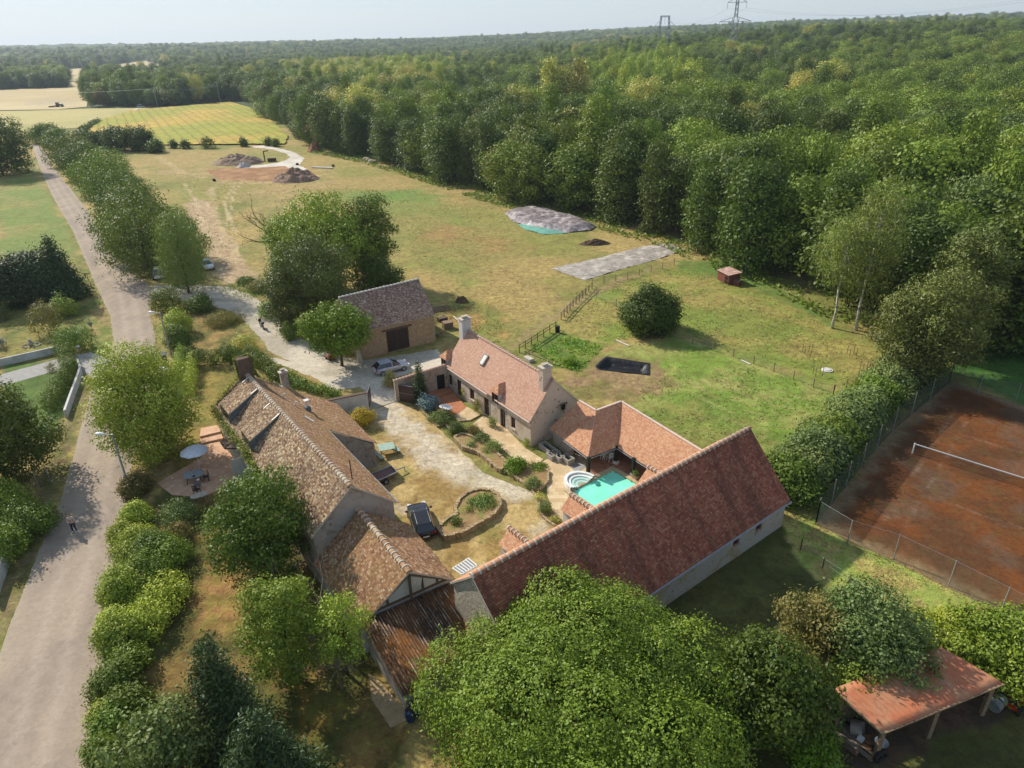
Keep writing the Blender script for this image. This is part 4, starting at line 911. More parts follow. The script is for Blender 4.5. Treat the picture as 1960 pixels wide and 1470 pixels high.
# ---------------------------------------------------------------- vegetation
LM = {
 'dark': leafmat('leaf_dark_green', S(56, 78, 24), S(116, 136, 44), S(80, 100, 32)),
 'mid': leafmat('leaf_mid_green', S(74, 102, 28), S(142, 162, 52), S(100, 124, 38)),
 'light': leafmat('leaf_light_green', S(126, 154, 38), S(198, 208, 80), S(154, 174, 52)),
 'yell': leafmat('leaf_yellow_green', S(176, 176, 76), S(228, 218, 116), S(166, 166, 74)),
 'gold': leafmat('leaf_golden', S(196, 162, 30), S(226, 198, 60), None),
 'grey': leafmat('leaf_grey_green', S(86, 106, 50), S(146, 162, 90), S(104, 124, 58)),
 'con': leafmat('conifer_needles', S(44, 62, 34), S(84, 104, 56), S(60, 80, 42), tr=.08),
 'blue': leafmat('blue_spruce_needles', S(84, 110, 112), S(140, 164, 164), None, tr=.05),
 'pine': leafmat('pine_needles', S(76, 88, 34), S(126, 134, 60), S(100, 104, 48), tr=.1),
 'bright': leafmat('leaf_bright_green', S(96, 138, 24), S(152, 186, 50), None),
 'wil': leafmat('willow_leaf', S(100, 124, 48), S(166, 176, 88), S(128, 142, 60)),
 'straw': leafmat('dry_grass_blades', S(140, 132, 70), S(192, 176, 108), S(110, 122, 56)),
 'rust': leafmat('browned_leaf', S(120, 110, 56), S(172, 152, 86), S(92, 108, 50)),
 'for': leafmat('leaf_forest_light', S(98, 124, 34), S(166, 182, 64), S(124, 146, 46)),
 'ivy': leafmat('ivy_leaf', S(120, 130, 30), S(176, 178, 66), S(90, 108, 30)),
 'herb': leafmat('herb_leaf', S(96, 128, 50), S(148, 168, 84), S(170, 160, 90)),
}
BARK = mottle('bark', S(104, 90, 74), S(74, 64, 54), None, 6, 1, .6, .05, .95, vec='obj')
BIRCH = mottle('birch_bark', S(226, 222, 212), S(190, 184, 172), S(70, 64, 58), 5, 1.2, .3, .03, .8, vec='obj')
DEAD = mottle('bare_branch', S(150, 140, 126), S(120, 108, 94), None, 6, 1, .3, vec='obj')
def leaves(rg, lobes, n, size, asp=.6, up=.25, droop=0.0, inner=.22, hollow=.72, spread=.55, rough=.3):
    L = np.array([[*c, *(r if hasattr(r, '__len__') else (r, r, r))] for c, r in lobes]); C = L[:, :3]; Rr = L[:, 3:]
    cl = 9; N = n; n = max(40, n//cl)
    ar = (Rr[:, 0]*Rr[:, 1]+Rr[:, 0]*Rr[:, 2]); pr = ar/ar.sum(); m = int(n*1.9)
    k = rg.choice(len(L), m, p=pr); d = rg.normal(size=(m, 3)); d /= np.linalg.norm(d, axis=1)[:, None]
    f = 1-np.abs(rg.normal(0, .12, m)); f = np.where(rg.rand(m) < .55, f, f+rg.rand(m)*.12); inn = rg.rand(m) < inner; f = np.where(inn, rg.rand(m)**.5*.85, f)
    Q = d*2.1+k[:, None]*3.7; wob = .5*(vnoise(Q[:, 0]+Q[:, 2]*.7, Q[:, 1]-Q[:, 2]*.6, 3)+vnoise(Q[:, 0]*2.7+Q[:, 2]*1.9, Q[:, 1]*2.7-Q[:, 2]*1.7, 4))-.5
    f = f*(1+rough*wob*2)
    p = C[k]+d*Rr[k]*f[:, None]
    keep = np.ones(m, bool)
    for i in range(len(L)):
        q = (p-C[i])/Rr[i]; keep &= ~(((q*q).sum(1) < hollow**2) & (k != i) & ~inn)
    keep &= p[:, 2] > .05
    idx = np.where(keep)[0][:n]; ct = rg.rand(len(idx)); idx = np.repeat(idx, cl); ct = np.repeat(ct, cl)
    cs = size*1.25; e = rg.normal(size=(len(idx), 3)); p = p[idx]+e*np.array([cs, cs, cs*.7]); d = d[idx]+.35*e/2; n = len(idx); p[:, 2] = np.maximum(p[:, 2], .04)
    nr = d*1.0+rg.normal(size=(n, 3))*spread; nr[:, 2] += up; nr /= np.linalg.norm(nr, axis=1)[:, None]
    t = rg.normal(size=(n, 3)); t[:, 2] -= droop*2; t -= nr*(t*nr).sum(1)[:, None]; t /= np.linalg.norm(t, axis=1)[:, None]
    b = np.cross(nr, t); s = size*(.6+.8*rg.rand(n))[:, None]
    sh = (.7+.5*rg.rand(n))[:, None]
    V = np.stack([p-t*s*.5, p+b*s*asp*.5*sh-t*s*.05+nr*s*.06, p+t*s*.55, p-b*s*asp*.5-t*s*.05-nr*s*.05], 1).reshape(-1, 3)
    tone = np.repeat(np.clip(rg.rand(n)*.55+ct*.4, 0, 1), 4)
    return V, tone
def leafmesh(name, V, tone, mat, parent=None):
    n = len(V)//4; me = bpy.data.meshes.new(name); me.vertices.add(n*4); me.vertices.foreach_set('co', V.astype(np.float32).ravel())
    me.loops.add(n*4); me.loops.foreach_set('vertex_index', np.arange(n*4, dtype=np.int32)); me.polygons.add(n)
    me.polygons.foreach_set('loop_start', np.arange(0, n*4, 4, dtype=np.int32)); me.update(calc_edges=True)
    a = me.attributes.new('tone', 'FLOAT', 'POINT'); a.data.foreach_set('value', tone.astype(np.float32)); me.materials.append(mat)
    o = bpy.data.objects.new(name, me); COL.objects.link(o)
    if parent is not None: reg(o, parent)
    return o
def lobes_round(rg, Hh, W, bf=.2, nl=12, r=.42, egg=.5):
    zc = Hh*(bf+1)/2; hz = Hh*(1-bf)/2; out = [((0, 0, zc), (W*.3, W*.3, hz*.7))]
    for i in range(nl):
        t = (i+.5)/nl; z = 1-2*t; a = i*2.39996+rg.rand()*.5; q = math.sqrt(max(0, 1-z*z))
        ww = W/2*(1-.25*egg*z)
        lr = r*W/2*(.55+.85*rg.rand()); k = .74*(.8+.4*rg.rand())
        out.append(((math.cos(a)*q*ww*k, math.sin(a)*q*ww*k, zc+z*hz*.78), (lr, lr, min(lr*.85, hz*.7))))
    return out
def lobes_col(rg, Hh, W, bf=.03, nl=22):
    out = []
    for i in range(nl):
        t = (i+.5)/nl; z = Hh*(bf+(1-bf)*t); pf = math.sin(PI*min(1, (t*.78+.2)))**.6; a = i*2.39996+rg.rand()
        lr = W*(.2+.14*rg.rand())*(.7+.3*pf); k = (W/2-lr)*pf*(.8+.4*rg.rand())
        out.append(((math.cos(a)*k, math.sin(a)*k, min(z, Hh-lr*.8)), (lr, lr, lr*1.15)))
    for t in (.25, .5, .7): out.append(((0, 0, Hh*t), (W*.3, W*.3, Hh*.2)))
    return out
def lobes_cone(rg, Hh, W, nl=30, tip=.04, droop=.15):
    out = [((0, 0, Hh*.35), (W*.2, W*.2, Hh*.34)), ((0, 0, Hh*.85), (W*.06, W*.06, Hh*.15))]
    for i in range(nl):
        t = (i+.5)/nl; z = Hh*t; rr = W/2*(1-t)**.85+W*tip; a = i*2.39996+rg.rand()*.7; lr = rr*.42+W*.02
        out.append(((math.cos(a)*(rr-lr), math.sin(a)*(rr-lr), max(lr*.5, z-rr*droop)), (lr, lr, lr*.7)))
    return out
def trunk_mesh(rg, Hh, bf, r, lobes, nb=6, mat=None, parent=None, name='trunk', lean=(0, 0)):
    m = MB(); top = Hh*(bf+(1-bf)*.75); pts = [(0, 0, -.2)]; 
    for i in range(1, 6): pts.append((lean[0]*i/5+rg.normal()*r*.5, lean[1]*i/5+rg.normal()*r*.5, top*i/5))
    m.tube(pts, [r*1.25]+[r*(1-.16*i) for i in range(1, 6)], 7)
    for i in range(min(nb, len(lobes)-1)):
        c = lobes[1+i*max(1, (len(lobes)-1)//nb)][0]; s = pts[min(4, 2+i % 3)]; mid = [(s[k]+c[k])/2+rg.normal()*.15 for k in range(3)]
        m.tube([s, mid, c], [r*.45, r*.3, r*.12], 5)
    return m.build(name, mat or BARK, parent, local=True, smooth=True)
PROTO_N = [0]
def make_tree(name, label, cat, loc, Hh, W, shape='round', leaf='mid', n=8000, size=.3, bf=.2, group=None, seed=1, tr=.18, nl=14, droop=0.0, up=.25, bark=None, rot=0.0, spread=.55, r=.42, nb=6, lean=(0, 0), asp=.6, hollow=.72, inner=.22):
    rg = np.random.RandomState(seed); t = thing(name, loc, label, cat, group, rot)
    if shape == 'round': lb = lobes_round(rg, Hh, W, bf, nl, r)
    elif shape == 'col': lb = lobes_col(rg, Hh, W, bf, nl)
    elif shape == 'cone': lb = lobes_cone(rg, Hh, W, nl)
    else: lb = shape
    if lean != (0, 0): lb = [((c[0]+lean[0]*c[2]/Hh, c[1]+lean[1]*c[2]/Hh, c[2]), q) for c, q in lb]
    V, tone = leaves(rg, lb, n, size, asp=asp, up=up, droop=droop, spread=spread, hollow=hollow, inner=inner)
    leafmesh('crown', V, tone, LM[leaf], t)
    if tr: trunk_mesh(rg, Hh, bf, tr, lb, nb, bark, t, lean=lean)
    return t
def bush(name, label, cat, loc, Hh, W, leaf='mid', n=2500, size=.16, seed=1, group=None, D=None, nl=9, rot=0.0, jag=.45, up=.3, droop=0., asp=.6, spread=.55):
    """a shrub: one mesh of leaf clusters down to the ground"""
    rg = np.random.RandomState(seed); D = D or W; lb = [((0, 0, Hh*.45), (W*.34, D*.34, Hh*.42))]
    for i in range(nl):
        a = i*2.39996+rg.rand(); q = math.sqrt((i+.5)/nl); lr = jag*(.45+.7*rg.rand())
        lb.append(((math.cos(a)*q*W/2*.72, math.sin(a)*q*D/2*.72, Hh*(.72-.42*q*q)*(.7+.5*rg.rand())), (lr*W/2, lr*D/2, Hh*(.26+.14*rg.rand()))))
    V, tone = leaves(rg, lb, n, size, up=up, inner=.15, droop=droop, asp=asp, spread=spread, rough=.5); V[:, 2] = np.maximum(V[:, 2], .02)
    o = leafmesh(name, V, tone, LM[leaf]); o.location = Vector(loc); o.rotation_euler.z = rot
    return tag(o, label, cat, group)
def at(bx, by): p = G(bx, by); return Vector(p)
def px2m(p, w): return w*PR(p)[2]/FOC
# -- named trees close to the farm: (base px, base py, top py, width px)
def away(p, k): v = Vector((p[0], p[1], 0)).normalized(); return v*k
def T(name, label, cat, bx, by, ty, wpx, **k):
    p = at(bx, by); W = px2m(p, wpx)*.92; k2 = k.pop('kb', .3); Hh = hgt(p+away(p, W*k2), ty)
    return make_tree(name, label, cat, p, Hh, W, **k)
def Bs(name, label, cat, bx, by, ty, wpx, **k):
    p = at(bx, by); W = px2m(p, wpx)*.95; p = p+away(p, W*.38); p.z = float(H(p.x, p.y)); Hh = hgt(p+away(p, W*.22), ty)
    return bush(name, label, cat, p, max(.3, Hh), W, **k)
T('broadleaf_tree', 'tall light yellow green tree leaning over the road beside the street lamp', 'tree', 304, 872, 660, 196, shape='round', leaf='light', n=46000, size=.2, bf=.0, seed=3, nl=30, tr=.2, up=.4, r=.38, kb=.1, inner=.3)
T('broadleaf_tree', 'dense rounded green tree just west of the old house eave, beside the garden', 'tree', 528, 1100, 890, 200, shape='round', leaf='mid', n=26000, size=.2, bf=.08, seed=5, nl=18, tr=.18)
T('fruit_tree', 'loose bright green fruit tree on the lawn below the dense green tree', 'tree', 560, 1290, 1085, 175, shape='round', leaf='for', n=15000, size=.17, bf=.0, seed=7, nl=16, tr=.13, r=.34)
T('fruit_tree', 'thin leafy tree whose branches reach over the timbered barn roof', 'tree', 665, 1290, 1110, 120, shape='round', leaf='light', n=4600, size=.16, bf=.25, seed=9, nl=14, tr=.1, r=.3)
T('walnut_tree', 'huge domed green tree in front of the dark red barn', 'tree', 1105, 1440, 1140, 560, shape='round', leaf='mid', n=185000, size=.155, bf=.12, seed=11, nl=42, tr=.4, r=.34, inner=.12)
T('conifer', 'dark spruce at the bottom of the photo, nearer one', 'conifer', 530, 1560, 1320, 260, shape='cone', leaf='con', n=26000, size=.26, seed=13, nl=46, tr=.16, asp=.3, droop=.4)
T('conifer', 'dark conifer behind the near spruce, above the shaded lawn', 'conifer', 450, 1430, 1190, 190, shape='cone', leaf='con', n=20000, size=.24, seed=14, nl=40, tr=.16, asp=.35, droop=.2)
T('broadleaf_tree', 'low green shrub like tree left of the spruces at the bottom edge', 'tree', 340, 1530, 1330, 160, shape='round', leaf='grey', n=9000, size=.22, seed=15, nl=16, bf=.05, tr=.1)
T('broadleaf_tree', 'dark green tree between the huge domed tree and the rusty shed', 'tree', 1450, 1400, 1195, 215, shape='round', leaf='dark', n=24000, size=.2, seed=16, nl=20, bf=.08, tr=.16)
T('broadleaf_tree', 'grey green tree behind the rusty shed roof', 'tree', 1640, 1285, 1110, 225, shape='round', leaf='grey', n=26000, size=.19, seed=17, nl=22, bf=.05, tr=.16, r=.36)
T('fruit_tree', 'half browned tree with orange brown leaves next to the grey green tree', 'tree', 1535, 1280, 1130, 130, shape='round', leaf='rust', n=9000, size=.18, seed=18, nl=12, bf=.2, tr=.12)
T('broadleaf_tree', 'green tree at the right edge overhanging the end of the rusty shed', 'tree', 1905, 1290, 1165, 190, shape='round', leaf='mid', n=20000, size=.19, seed=19, nl=18, bf=.05, tr=.15)
T('broadleaf_tree', 'bushy green tree behind the rusty shed, near the tennis court fence', 'tree', 1800, 1245, 1170, 130, shape='round', leaf='light', n=12000, size=.18, seed=20, nl=14, bf=.03, tr=.1)
bush('climbing_vine', 'green creeper spilling over the back of the rusty shed roof', 'creeper', tuple(G(1672, 1268, 2.6)[:2])+(0,), 3.9, 6.6, leaf='mid', n=14000, size=.18, seed=21, nl=16, D=3.0, rot=.5)
Bs('shrub', 'bright green shrub on the grass at the bottom edge left of the scrap', 'shrub', 1530, 1475, 1370, 130, leaf='bright', n=5000, size=.18, seed=22)
T('broadleaf_tree', 'big dark tree at the left edge beyond the roadside fence', 'tree', 14, 920, 735, 190, shape='round', leaf='dark', n=26000, size=.24, bf=.05, seed=23, nl=22, tr=.2)
Bs('shrub', 'light green shrub at the left edge below the big dark tree', 'shrub', 25, 1010, 925, 110, leaf='light', n=5000, size=.2, seed=24)
Bs('shrub', 'rounded green roadside shrub opposite the person, upper one of two', 'shrub', 72, 1040, 950, 110, leaf='mid', n=6000, size=.18, seed=25)
Bs('shrub', 'rounded green roadside shrub opposite the person, lower one of two', 'shrub', 25, 1085, 1005, 100, leaf='mid', n=5000, size=.18, seed=26)
# conifer hedge on the left, garden shrubs
for i, (x, y, ty, w) in enumerate([(5, 588, 500, 110), (50, 582, 492, 110), (92, 575, 482, 100), (126, 570, 446, 100)]):
    T('conifer', ['dark conifer of the tall hedge at the left edge, outermost', 'dark conifer second from the left in the tall hedge', 'dark conifer third from the left in the tall hedge', 'tallest dark conifer ending the tall hedge next to the road'][i], 'conifer', x, y, ty, w, shape='col' if i < 3 else 'cone', leaf='con', n=14000, size=.3, seed=30+i, nl=30, tr=.12, group='conifers of the tall dark hedge')
T('broadleaf_tree', 'dark bushy tree at the far left edge beside the bend in the road', 'tree', 6, 335, 222, 118, shape='round', leaf='dark', n=26000, size=.5, bf=.0, seed=40, nl=18, tr=.3)
Bs('shrub', 'brownish green shrub in the left garden', 'shrub', 98, 645, 570, 62, leaf='rust', n=3500, size=.2, seed=41, nl=12)
Bs('shrub', 'light green round bush in the left garden by the wire fence', 'shrub', 122, 612, 565, 54, leaf='light', n=3000, size=.2, seed=42)
Bs('shrub', 'square clipped green bush next to the white gate pillar', 'shrub', 145, 680, 620, 78, leaf='mid', n=5500, size=.17, seed=43, jag=.5)
Bs('shrub', 'small green bush at the left edge of the garden lawn', 'shrub', 2, 618, 582, 42, leaf='grey', n=1500, size=.2, seed=44)
Bs('shrub', 'blue grey shrub at the left edge below the garden lawn', 'shrub', 0, 668, 640, 26, leaf='blue', n=800, size=.18, seed=45)
Bs('rose_bush', 'rose bush with pale blooms inside the white walled garden', 'rose bush', 100, 712, 692, 22, leaf='straw', n=500, size=.12, seed=46)
ORD1 = 'first second third fourth fifth sixth seventh eighth ninth tenth eleventh'.split()
# hedges as rows of shrubs
def hedge(name, label, pts, w, h, leaf, n, size, seed, cat='hedge', group=None, wob=.2):
    rg = np.random.RandomState(seed); P = [at(*p) for p in pts]; P0 = P[0].copy(); lb = []
    w_ = [tuple(p[:2]) for p in P]; tot = sum((Vector(a)-Vector(b)).length for a, b in zip(w_[:-1], w_[1:])); k = max(2, int(tot/(w*.45)))
    for x, y in resamp(w_, k):
        hh = h*(1+wob*(rg.rand()-.5)*2); lb.append(((x-P0.x+rg.normal()*.08*w, y-P0.y+rg.normal()*.08*w, hh*.5), (w*.52*(1+wob*rg.normal()*.4), w*.52, hh*.55)))
    V, tone = leaves(rg, lb, n, size, inner=.12, hollow=.8); V[:, 2] = np.maximum(V[:, 2], .02)
    o = leafmesh(name, V, tone, LM[leaf]); o.location = P0; return tag(o, label, cat, group)
hedge('hedge', 'clipped green hedge on top of the white roadside wall at the left', [(128, 690), (140, 712), (122, 748), (100, 785)], 1.5, 1.9, 'mid', 14000, .14, 50)
hedge('hedge', 'bright green clipped hedge row by the gate pillar, left of two', [(350, 676), (349, 700), (341, 735)], .95, 1.7, 'light', 7000, .14, 51)
hedge('hedge', 'bright green clipped hedge row right of the narrow path', [(372, 702), (370, 725), (364, 756)], .9, 1.7, 'light', 6000, .14, 52)
hedge('hedge', 'long dark green hedge along the back of the old house garden', [(368, 698), (400, 700), (440, 697), (478, 692), (510, 710), (535, 735)], 1.1, 1.9, 'dark', 15000, .15, 53)
hedge('flower_border', 'leafy mixed border along the driveway behind the old house', [(548, 725), (580, 742), (610, 752), (640, 760)], 1.2, 1.0, 'mid', 7000, .14, 54, 'border')
for i, (x, y, ty, w) in enumerate([(266, 955, 905, 58), (268, 1005, 962, 62), (262, 1055, 1008, 80), (318, 1105, 1030, 120), (312, 1185, 1105, 150), (248, 1165, 1080, 90), (242, 1260, 1175, 105), (236, 1345, 1265, 90), (238, 1425, 1350, 90), (240, 1500, 1425, 90), (300, 1080, 1020, 80)]):
    Bs('shrub', ['topmost small shrub of the roadside hedge, by the lamp base', 'light green ball shrub second from the top of the roadside hedge', 'wide light green shrub third from the top of the roadside hedge', 'large dark green shrub bulging from the roadside hedge into the garden', 'largest spreading shrub in the middle of the roadside hedge', 'pale green shrub at the road edge beside the largest shrub', 'pale green long shrub below the largest shrub of the roadside hedge', 'shrub with brown twigs in the lower roadside hedge', 'second last green shrub of the roadside hedge', 'lowest green shrub of the roadside hedge at the bottom edge', 'dark shrub tucked behind the upper roadside hedge'][i],
       'shrub', x, y, ty, w, leaf=['rust', 'light', 'light', 'mid', 'light', 'light', 'light', 'mid', 'mid', 'mid', 'mid'][i], n=8000, size=.16, seed=60+i, group='shrubs of the roadside hedge', nl=14)
for i, (x, y, ty, w) in enumerate([(255, 1080, 1035, 70), (280, 1135, 1065, 90), (285, 1230, 1150, 110), (258, 1300, 1235, 90), (225, 1215, 1165, 60), (262, 1390, 1310, 80), (216, 1400, 1345, 60), (210, 1480, 1410, 60), (290, 1450, 1370, 90), (240, 1130, 1085, 60), (236, 1040, 1000, 50)]):
    Bs('shrub', 'shrub filling the roadside hedge, '+ORD1[i]+' of the smaller ones from the top', 'shrub', x, y, ty, w, leaf=['light', 'mid', 'light', 'mid', 'light', 'mid', 'light', 'mid', 'mid', 'light', 'light'][i], n=5000, size=.15, seed=260+i, group='smaller shrubs of the roadside hedge', nl=14)
hedge('hedge_row', 'narrow dark green strip of crop at the near corner of the sunflower field', [(160, 249), (176, 241), (190, 233)], 3.5, 1.2, 'dark', 2500, .6, 290)
# shrubs right of the road near the fork
for i, (x, y, ty, w, lf) in enumerate([(322, 605, 548, 70, 'mid'), (345, 645, 592, 66, 'light'), (350, 680, 625, 62, 'mid'), (388, 602, 562, 62, 'dark')]):
    Bs('shrub', ['rounded shrub at the fork of road and driveway', 'pale green shrub in the middle of the three by the street lamp', 'lowest of the three shrubs beside the street lamp', 'dark green spreading shrub beside the willow'][i], 'shrub', x, y, ty, w, leaf=lf, n=6000, size=.19, seed=80+i, nl=12)
Bs('shrub', 'yellow green shrub rising behind the dark garden hedge', 'shrub', 470, 688, 634, 60, leaf='yell', n=3500, size=.18, seed=85, nl=12)
Bs('shrub', 'loose green shrub left of the yellow green one behind the hedge', 'shrub', 440, 690, 652, 40, leaf='mid', n=2000, size=.17, seed=86)
Bs('grass_clump', 'dry brown green grass mound beside the driveway', 'grass clump', 428, 628, 600, 80, leaf='straw', n=5000, size=.28, seed=87, asp=.2, up=.1, droop=-1)
# trees along the road
RT = [(92, 274, 236, 54, 'mid'), (114, 292, 247, 56, 'mid'), (140, 316, 262, 84, 'mid'), (172, 342, 276, 100, 'dark'), (206, 374, 292, 120, 'mid'), (232, 412, 322, 118, 'mid'), (262, 450, 352, 120, 'dark'), (286, 520, 368, 170, 'dark'), (335, 500, 395, 120, 'mid'), (258, 494, 400, 110, 'mid')]
for i, (x, y, ty, w, lf) in enumerate(RT):
    T('roadside_tree', ['farthest small tree of the row right of the road', 'second farthest tree of the row right of the road', 'third tree from the far end of the roadside row', 'dark tree fourth from the far end of the roadside row', 'grey green tree in the middle of the roadside row', 'broad green tree past the middle of the roadside row', 'dark tree before the big end tree of the roadside row', 'biggest dark tree at the near end of the roadside row', 'tree on the meadow side of the big end tree, behind the willow', 'low leafy tree on the road side of the big end tree'][i],
      'tree', x, y, ty, w, shape='round', leaf=lf, n=11000 if i < 5 else 16000, size=.42 if i < 5 else .32, bf=.03, seed=90+i, nl=18, tr=.2, group='row of trees right of the road')
T('weeping_willow', 'weeping pale green tree hanging over the driveway entrance', 'willow tree', 362, 560, 412, 92, shape='col', leaf='wil', n=16000, size=.36, bf=.16, seed=102, nl=26, tr=.2, droop=1.6, asp=.25)
ORD0 = 'first second third fourth fifth sixth'.split()
FT = [(165, 285, 250, 40), (190, 287, 252, 42), (222, 288, 246, 54), (252, 288, 240, 52), (278, 288, 246, 44), (300, 292, 270, 20)]
for i, (x, y, ty, w) in enumerate(FT):
    T('field_tree', ORD0[i]+' tree from the left in the short row before the sunflower field', 'tree', x, y, ty, w, shape='round', leaf='dark', n=5000, size=.6, bf=.02, seed=110+i, nl=14, tr=.2, group='short row of trees before the sunflower field')
for i, (x, y, ty, w) in enumerate([(334, 284, 270, 13), (356, 285, 268, 20), (398, 285, 261, 28), (467, 281, 264, 13), (514, 279, 262, 10), (528, 281, 266, 10)]):
    Bs('small_tree', ['tiny bush first in the line before the sunflower field', 'small round bush second in the line before the sunflower field', 'largest bush of the line before the sunflower field', 'narrow young tree at the start of the white chalk track', 'tiny young tree by the bend of the chalk track, left one', 'tiny young tree by the bend of the chalk track, right one'][i], 'bush', x, y, ty, w, leaf='dark', n=900, size=.5, seed=120+i)
# trees behind the stone barn
T('walnut_tree', 'tall spreading green tree, largest of the clump behind the stone barn', 'tree', 632, 560, 362, 175, shape='round', leaf='for', n=26000, size=.34, bf=.12, seed=130, nl=24, tr=.3)
T('broadleaf_tree', 'green tree at the right of the clump behind the stone barn', 'tree', 716, 545, 372, 110, shape='round', leaf='mid', n=15000, size=.32, bf=.2, seed=131, nl=18, tr=.25)
T('broadleaf_tree', 'green tree at the left of the clump behind the stone barn', 'tree', 570, 545, 410, 100, shape='round', leaf='for', n=13000, size=.32, bf=.1, seed=132, nl=18, tr=.22)
T('pine_tree', 'dark olive pine in front of the clump behind the stone barn', 'pine tree', 612, 628, 430, 150, shape='round', leaf='pine', n=24000, size=.32, bf=.08, seed=133, nl=26, tr=.25, asp=.35, r=.3)
T('pine_tree', 'lower olive pine leaning over the driveway shrubs', 'pine tree', 560, 628, 500, 100, shape='round', leaf='pine', n=12000, size=.3, bf=.05, seed=134, nl=18, tr=.2, asp=.35, r=.32)
T('broadleaf_tree', 'low dark tree just behind the ridge of the stone barn', 'tree', 728, 570, 490, 80, shape='round', leaf='dark', n=9000, size=.3, bf=.05, seed=135, nl=14, tr=.15)
T('fig_tree', 'bright green tree standing against the left end of the stone barn', 'tree', 655, 700, 572, 130, shape='round', leaf='bright', n=12000, size=.3, bf=.3, seed=136, nl=16, tr=.17, r=.34)
for i, (x, y, ty, w, lf) in enumerate([(520, 610, 572, 60, 'herb'), (560, 650, 610, 50, 'mid'), (500, 560, 535, 60, 'straw'), (600, 640, 600, 50, 'mid'), (470, 545, 530, 40, 'herb')]):
    Bs('shrub', ['weedy light shrub around the red machine', 'green shrub at the edge of the driveway below the pines', 'dry tall weeds beside the car under the willow', 'green shrub between the pine and the bright green tree', 'low weeds at the corner of the driveway'][i], 'shrub', x, y, ty, w, leaf=lf, n=2600, size=.2, seed=140+i)
# bare branches
def bare(name, label, bx, by, ty, sp, seed, mat, nb=9, lean=0., cat='dead tree', r0=.12):
    rg = random.Random(seed); p = at(bx, by); Hh = hgt(p, ty); t = thing(name, p, label, cat); m = MB()
    m.tube([(0, 0, -.1), (rg.uniform(-.1, .1)+lean*.4, 0, Hh*.35), (lean, 0, Hh*.6)], [r0, r0*.75, r0*.5], 6)
    def br(a, d, L, r, k):
        b = a+d*L*.5+Vector((rg.uniform(-1, 1), rg.uniform(-1, 1), rg.uniform(-.4, 1)))*L*.12; c = b+(d+Vector((rg.uniform(-1, 1), rg.uniform(-1, 1), rg.uniform(-.2, .6)))*.5).normalized()*L*.5
        m.tube([a, b, c], [r, r*.7, r*.3], 4)
        if k: 
            for q in (b, c, b.lerp(c, .5)): br(q, (d+Vector((rg.uniform(-1, 1), rg.uniform(-1, 1), rg.uniform(-.4, .9)))*.9).normalized(), L*.6, r*.45, k-1)
    for i in range(nb):
        a = i*2.4+rg.random(); s = Vector((lean*rg.uniform(.5, 1), 0, Hh*rg.uniform(.3, .6))); d = Vector((math.cos(a)*sp, math.sin(a)*sp, rg.uniform(.4, 1.1))).normalized(); br(s, d, Hh*.4, r0*.4, 2)
    m.build('trunk', mat, t, local=True); return t
bare('dead_tree', 'leafless gnarled tree at the left of the clump behind the stone barn', 534, 500, 392, 1.6, 5, BARK, 12, -.8, r0=.34)
bare('bare_tree', 'bare grey branched tree beside the timbered barn eave', 628, 1235, 1075, 1.2, 6, DEAD, 12, r0=.09)
bare('bare_tree', 'bare twiggy tree below the thin leafy tree, at the barn wall', 655, 1320, 1220, 1.5, 8, DEAD, 12, r0=.07)
# round bush, court hedge
Bs('round_bush', 'big round dark green bush standing alone in the paddock', 'bush', 1243, 648, 553, 112, leaf='dark', n=24000, size=.3, seed=150, nl=22, jag=.55)
ORD = 'first second third fourth fifth sixth seventh eighth ninth tenth eleventh twelfth'.split()
HX = [(1800, 715), (1772, 738), (1744, 762), (1716, 788), (1688, 815), (1660, 842), (1632, 870), (1604, 898), (1578, 926), (1552, 948)]
for i, (x, y) in enumerate(HX):
    p = at(x-46, y-4); bush('hedge_shrub', ORD[i]+' tall grey green shrub of the tennis court hedge, counted from the far corner', 'shrub', p, 3.4+.5*math.sin(i*2.1), 5.2, leaf='grey' if i % 3 else 'mid', n=9000, size=.26, seed=160+i, group='shrubs of the tennis court hedge', nl=16)
for i, (x, y) in enumerate([(1700, 740), (1650, 790), (1600, 840), (1550, 890)]):
    p = at(x-26, y+8); bush('hedge_shrub', ORD[i]+' low shrub on the paddock side of the court hedge, counted from the far corner', 'shrub', p, 2.6, 4.0, leaf='grey', n=5000, size=.24, seed=180+i, group='shrubs of the tennis court hedge', nl=12)
# birches and pine by the paddock corner
T('birch_tree', 'left white trunked birch at the paddock corner', 'birch tree', 1592, 628, 400, 100, shape='round', leaf='wil', n=8000, size=.3, bf=.4, seed=190, nl=18, tr=.17, bark=BIRCH, droop=1.0, asp=.3, r=.36)
T('birch_tree', 'right taller white trunked birch at the paddock corner', 'birch tree', 1638, 632, 350, 118, shape='col', leaf='wil', n=11000, size=.3, bf=.33, seed=191, nl=26, tr=.18, bark=BIRCH, droop=1.0, asp=.3)
T('pine_tree', 'broad olive brown pine beside the corner of the tennis court', 'pine tree', 1775, 725, 490, 190, shape='round', leaf='pine', n=26000, size=.34, bf=.1, seed=192, nl=28, tr=.25, asp=.35, r=.3)
T('pine_tree', 'lower olive pine in front of the broad one, above the court hedge', 'pine tree', 1722, 728, 545, 150, shape='round', leaf='pine', n=15000, size=.32, bf=.05, seed=193, nl=20, tr=.2, asp=.35, r=.32)
T('pine_tree', 'dark brown pine rising behind the broad olive one', 'pine tree', 1815, 690, 420, 130, shape='round', leaf='pine', n=15000, size=.36, bf=.15, seed=194, nl=22, tr=.25, asp=.35, r=.32)
T('poplar_tree', 'tall golden yellow poplar at the left of the bare trunked group above the woods', 'poplar tree', 1052, 268, 112, 34, shape='col', leaf='yell', n=3000, size=.9, bf=.25, seed=195, nl=18, tr=.35, bark=BIRCH)
